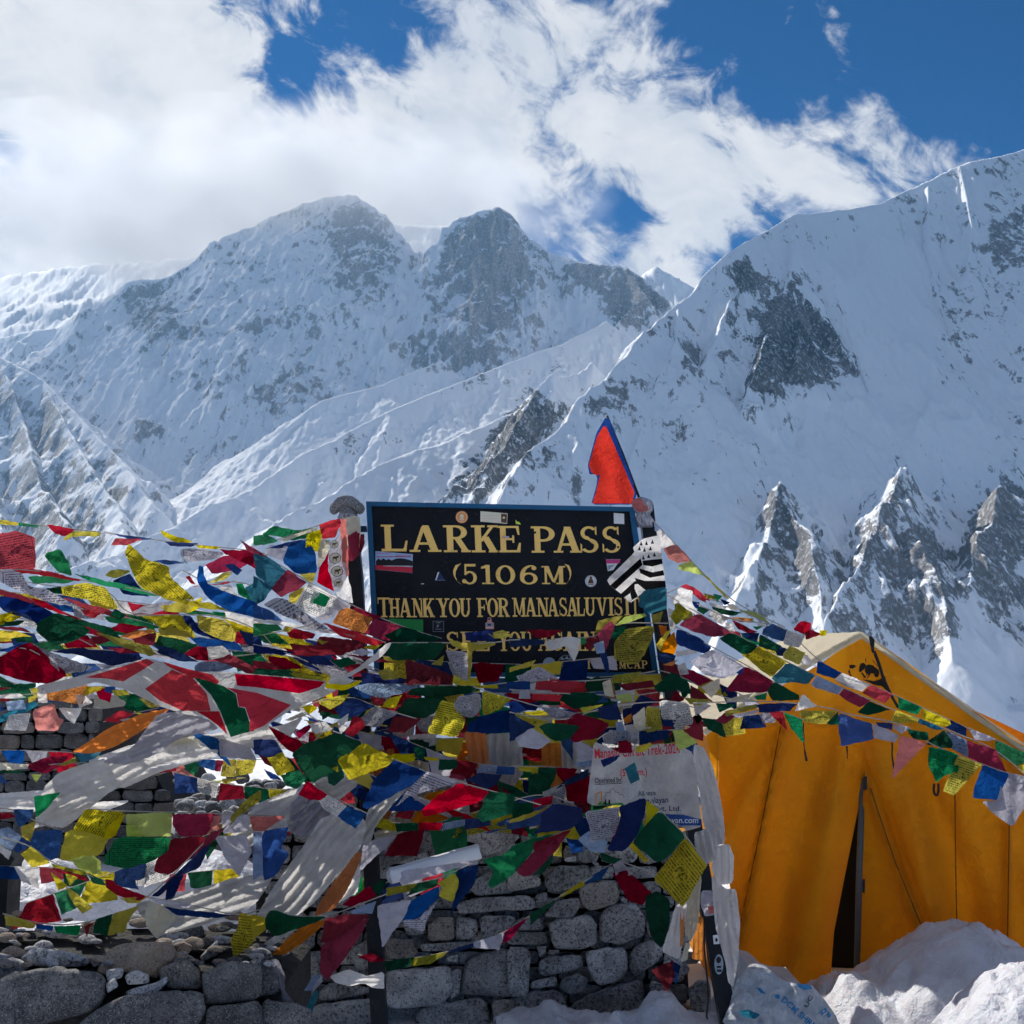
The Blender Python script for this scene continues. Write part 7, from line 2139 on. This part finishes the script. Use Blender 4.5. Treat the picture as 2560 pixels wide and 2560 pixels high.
d T 380,940 460,990 552,1070 380,1062
e T 220,840 300,870 372,1000 330,1052 260,902
c T 460,960 600,890 602,970 540,1042
c T 650,1050 862,1000 800,1062 660,1067
w T 270,690 400,672 442,702 280,732
e T 100,950 190,905 280,930 240,990 130,980
v T 270,960 330,950 330,1000 280,1000
g T 860,1030 960,1000 950,1055 880,1055
q T 440,1060 560,1070 480,1090
w T 280,800 340,770 370,860 300,870
w T 400,1080 480,1070 540,1100 420,1180
k T 400,1180 440,1160 480,1200 430,1240
m T 570,1210 640,1150 720,1180 640,1240
@short upper string beside the striped flag with red green and white scraps|4.16|T 200,255 300,200 440,280 680,330 900,450 980,480
r T 300,200 350,180 430,220 540,312 440,292 380,232
w T 230,270 300,240 310,310 240,340
e T 440,350 532,370 480,412 430,382
n T 395,310 450,320 440,370 400,350
W T 510,420 545,370 672,440 620,492
d T 690,450 892,545 830,557 740,522
n T 760,550 902,550 880,622 800,592
e T 540,350 772,400 700,422 560,402
g T 550,255 622,270 582,322
n T 600,290 682,320 640,342
r T 430,290 490,290 500,325
w T 520,320 660,350 640,375 530,345
q T 480,250 560,270 570,300 500,290
Q T 230,430 290,320 382,400 270,492
y T 700,430 860,440 840,470 700,450
c T 640,350 700,330 760,370 700,380
w T 640,470 700,480 720,540 660,530
w T 880,470 960,490 900,520
o T 640,430 800,440 900,470 760,470
g T 850,500 930,500 880,530
@knotted orange and navy cloth tied round the base of the right post|4.06|
o T 140,490 202,500 202,560 160,572
o T 180,620 260,540 282,640 260,712 160,692
n T 130,700 272,720 260,762 190,792 130,752
y T 120,640 200,540 240,520 150,690
o T 170,790 290,750 240,800
@bunch of red yellow blue and cream flags tied to the left post|4.24|R2 -30,380 100,345 250,300 480,215 640,180
G R2 40,290 140,222 300,260 462,240 380,322 280,337 150,302
n R2 60,400 230,350 392,322 260,382
b R2 240,350 390,330 450,430 462,582 300,587 200,500
v R2 100,370 242,380 200,492 60,432
Y R2 385,290 502,238 482,420 370,417
r R2 475,215 627,168 642,200 600,312 500,327
c R2 490,330 562,330 545,420 470,542 465,430
r R2 550,420 545,560 592,722 460,652 480,540
y R2 330,590 457,565 430,652 390,642
w R2 690,600 720,700 732,812 590,742 640,702
g R2 -20,300 80,290 170,340 60,370 -20,370
c R2 180,330 330,275 470,235 460,255 330,300 200,350
@cluster of crimson teal and pale flags between the blue horn flag and board|4.34|R1 1380,560 1560,660 1800,640 1960,700
m R1 1550,520 1690,450 1950,450 1800,560 1600,587
y R1 1570,660 1680,580 1762,570 1700,632
t R1 1850,690 1950,640 1950,790 1860,792
w R1 1620,690 1742,670 1802,770 1680,762
g R1 1780,660 1832,660 1892,790 1800,742
r R1 1400,690 1792,635 1720,662
y R1 1210,830 1400,790 1502,790 1430,882 1250,872
v R1 990,880 1080,830 1302,790 1240,862 1140,892
w R1 1690,870 1950,930 1950,1012 1740,962
b R1 1760,510 1830,560 1790,600 1690,520
y R1 1400,830 1530,760 1500,850 1420,885
r R1 1400,610 1430,600 1480,670 1440,660
c R1 1830,770 1932,820 1900,850
g R1 1600,870 1700,880 1700,930 1620,900
@low folded strip of red and yellow flags just left of the board|4.15|R2 -20,1060 300,1000 480,955 700,1010 980,1105
g R2 -20,960 160,970 202,1010 -20,1062
R R2 230,1030 300,1000 452,1040 430,1077 350,1082 260,1072
y R2 200,1020 220,980 282,990 250,1030
r R2 500,955 700,1010 982,1105 900,1132 640,1062
D R2 480,1060 700,1080 842,1130 700,1182 450,1132
d R2 250,1110 702,1150 660,1202 300,1202
y R2 450,1080 562,1090 500,1122
Y R2 800,1130 952,1120 900,1162 820,1150
p R2 650,1030 900,1085 980,1108 700,1060
v R2 500,1130 560,1100 560,1150
@dark twisted strings of dark red and navy gathered left of the board foot|4.00|R2 -20,1120 180,1165 400,1250 560,1350
n R2 -20,1120 180,1160 302,1180 200,1202 -20,1182
d R2 90,1210 220,1220 362,1300 200,1312 100,1250
e R2 -20,1320 220,1310 540,1370 400,1375 -20,1345
d R2 -20,1240 120,1260 230,1310 -20,1300
q R2 240,1320 400,1345 560,1385 500,1395 300,1370
v R2 350,1270 480,1320 560,1350 400,1310
e R2 560,1240 700,1215 760,1260 640,1300
n R2 300,1200 520,1210 600,1280 400,1270
d R2 680,1200 900,1210 1050,1260 860,1250
v R2 720,1180 800,1150 880,1180 800,1210
"""
blocks = ['@' + b for b in FLAGS.strip().split('@') if b.strip()]
blocks = [b.replace('@@', '@') for b in blocks]
for b in blocks:
    string_from_text(b)

# strings deeper in the tangle, hung in the usual blue, white, red, green, yellow order
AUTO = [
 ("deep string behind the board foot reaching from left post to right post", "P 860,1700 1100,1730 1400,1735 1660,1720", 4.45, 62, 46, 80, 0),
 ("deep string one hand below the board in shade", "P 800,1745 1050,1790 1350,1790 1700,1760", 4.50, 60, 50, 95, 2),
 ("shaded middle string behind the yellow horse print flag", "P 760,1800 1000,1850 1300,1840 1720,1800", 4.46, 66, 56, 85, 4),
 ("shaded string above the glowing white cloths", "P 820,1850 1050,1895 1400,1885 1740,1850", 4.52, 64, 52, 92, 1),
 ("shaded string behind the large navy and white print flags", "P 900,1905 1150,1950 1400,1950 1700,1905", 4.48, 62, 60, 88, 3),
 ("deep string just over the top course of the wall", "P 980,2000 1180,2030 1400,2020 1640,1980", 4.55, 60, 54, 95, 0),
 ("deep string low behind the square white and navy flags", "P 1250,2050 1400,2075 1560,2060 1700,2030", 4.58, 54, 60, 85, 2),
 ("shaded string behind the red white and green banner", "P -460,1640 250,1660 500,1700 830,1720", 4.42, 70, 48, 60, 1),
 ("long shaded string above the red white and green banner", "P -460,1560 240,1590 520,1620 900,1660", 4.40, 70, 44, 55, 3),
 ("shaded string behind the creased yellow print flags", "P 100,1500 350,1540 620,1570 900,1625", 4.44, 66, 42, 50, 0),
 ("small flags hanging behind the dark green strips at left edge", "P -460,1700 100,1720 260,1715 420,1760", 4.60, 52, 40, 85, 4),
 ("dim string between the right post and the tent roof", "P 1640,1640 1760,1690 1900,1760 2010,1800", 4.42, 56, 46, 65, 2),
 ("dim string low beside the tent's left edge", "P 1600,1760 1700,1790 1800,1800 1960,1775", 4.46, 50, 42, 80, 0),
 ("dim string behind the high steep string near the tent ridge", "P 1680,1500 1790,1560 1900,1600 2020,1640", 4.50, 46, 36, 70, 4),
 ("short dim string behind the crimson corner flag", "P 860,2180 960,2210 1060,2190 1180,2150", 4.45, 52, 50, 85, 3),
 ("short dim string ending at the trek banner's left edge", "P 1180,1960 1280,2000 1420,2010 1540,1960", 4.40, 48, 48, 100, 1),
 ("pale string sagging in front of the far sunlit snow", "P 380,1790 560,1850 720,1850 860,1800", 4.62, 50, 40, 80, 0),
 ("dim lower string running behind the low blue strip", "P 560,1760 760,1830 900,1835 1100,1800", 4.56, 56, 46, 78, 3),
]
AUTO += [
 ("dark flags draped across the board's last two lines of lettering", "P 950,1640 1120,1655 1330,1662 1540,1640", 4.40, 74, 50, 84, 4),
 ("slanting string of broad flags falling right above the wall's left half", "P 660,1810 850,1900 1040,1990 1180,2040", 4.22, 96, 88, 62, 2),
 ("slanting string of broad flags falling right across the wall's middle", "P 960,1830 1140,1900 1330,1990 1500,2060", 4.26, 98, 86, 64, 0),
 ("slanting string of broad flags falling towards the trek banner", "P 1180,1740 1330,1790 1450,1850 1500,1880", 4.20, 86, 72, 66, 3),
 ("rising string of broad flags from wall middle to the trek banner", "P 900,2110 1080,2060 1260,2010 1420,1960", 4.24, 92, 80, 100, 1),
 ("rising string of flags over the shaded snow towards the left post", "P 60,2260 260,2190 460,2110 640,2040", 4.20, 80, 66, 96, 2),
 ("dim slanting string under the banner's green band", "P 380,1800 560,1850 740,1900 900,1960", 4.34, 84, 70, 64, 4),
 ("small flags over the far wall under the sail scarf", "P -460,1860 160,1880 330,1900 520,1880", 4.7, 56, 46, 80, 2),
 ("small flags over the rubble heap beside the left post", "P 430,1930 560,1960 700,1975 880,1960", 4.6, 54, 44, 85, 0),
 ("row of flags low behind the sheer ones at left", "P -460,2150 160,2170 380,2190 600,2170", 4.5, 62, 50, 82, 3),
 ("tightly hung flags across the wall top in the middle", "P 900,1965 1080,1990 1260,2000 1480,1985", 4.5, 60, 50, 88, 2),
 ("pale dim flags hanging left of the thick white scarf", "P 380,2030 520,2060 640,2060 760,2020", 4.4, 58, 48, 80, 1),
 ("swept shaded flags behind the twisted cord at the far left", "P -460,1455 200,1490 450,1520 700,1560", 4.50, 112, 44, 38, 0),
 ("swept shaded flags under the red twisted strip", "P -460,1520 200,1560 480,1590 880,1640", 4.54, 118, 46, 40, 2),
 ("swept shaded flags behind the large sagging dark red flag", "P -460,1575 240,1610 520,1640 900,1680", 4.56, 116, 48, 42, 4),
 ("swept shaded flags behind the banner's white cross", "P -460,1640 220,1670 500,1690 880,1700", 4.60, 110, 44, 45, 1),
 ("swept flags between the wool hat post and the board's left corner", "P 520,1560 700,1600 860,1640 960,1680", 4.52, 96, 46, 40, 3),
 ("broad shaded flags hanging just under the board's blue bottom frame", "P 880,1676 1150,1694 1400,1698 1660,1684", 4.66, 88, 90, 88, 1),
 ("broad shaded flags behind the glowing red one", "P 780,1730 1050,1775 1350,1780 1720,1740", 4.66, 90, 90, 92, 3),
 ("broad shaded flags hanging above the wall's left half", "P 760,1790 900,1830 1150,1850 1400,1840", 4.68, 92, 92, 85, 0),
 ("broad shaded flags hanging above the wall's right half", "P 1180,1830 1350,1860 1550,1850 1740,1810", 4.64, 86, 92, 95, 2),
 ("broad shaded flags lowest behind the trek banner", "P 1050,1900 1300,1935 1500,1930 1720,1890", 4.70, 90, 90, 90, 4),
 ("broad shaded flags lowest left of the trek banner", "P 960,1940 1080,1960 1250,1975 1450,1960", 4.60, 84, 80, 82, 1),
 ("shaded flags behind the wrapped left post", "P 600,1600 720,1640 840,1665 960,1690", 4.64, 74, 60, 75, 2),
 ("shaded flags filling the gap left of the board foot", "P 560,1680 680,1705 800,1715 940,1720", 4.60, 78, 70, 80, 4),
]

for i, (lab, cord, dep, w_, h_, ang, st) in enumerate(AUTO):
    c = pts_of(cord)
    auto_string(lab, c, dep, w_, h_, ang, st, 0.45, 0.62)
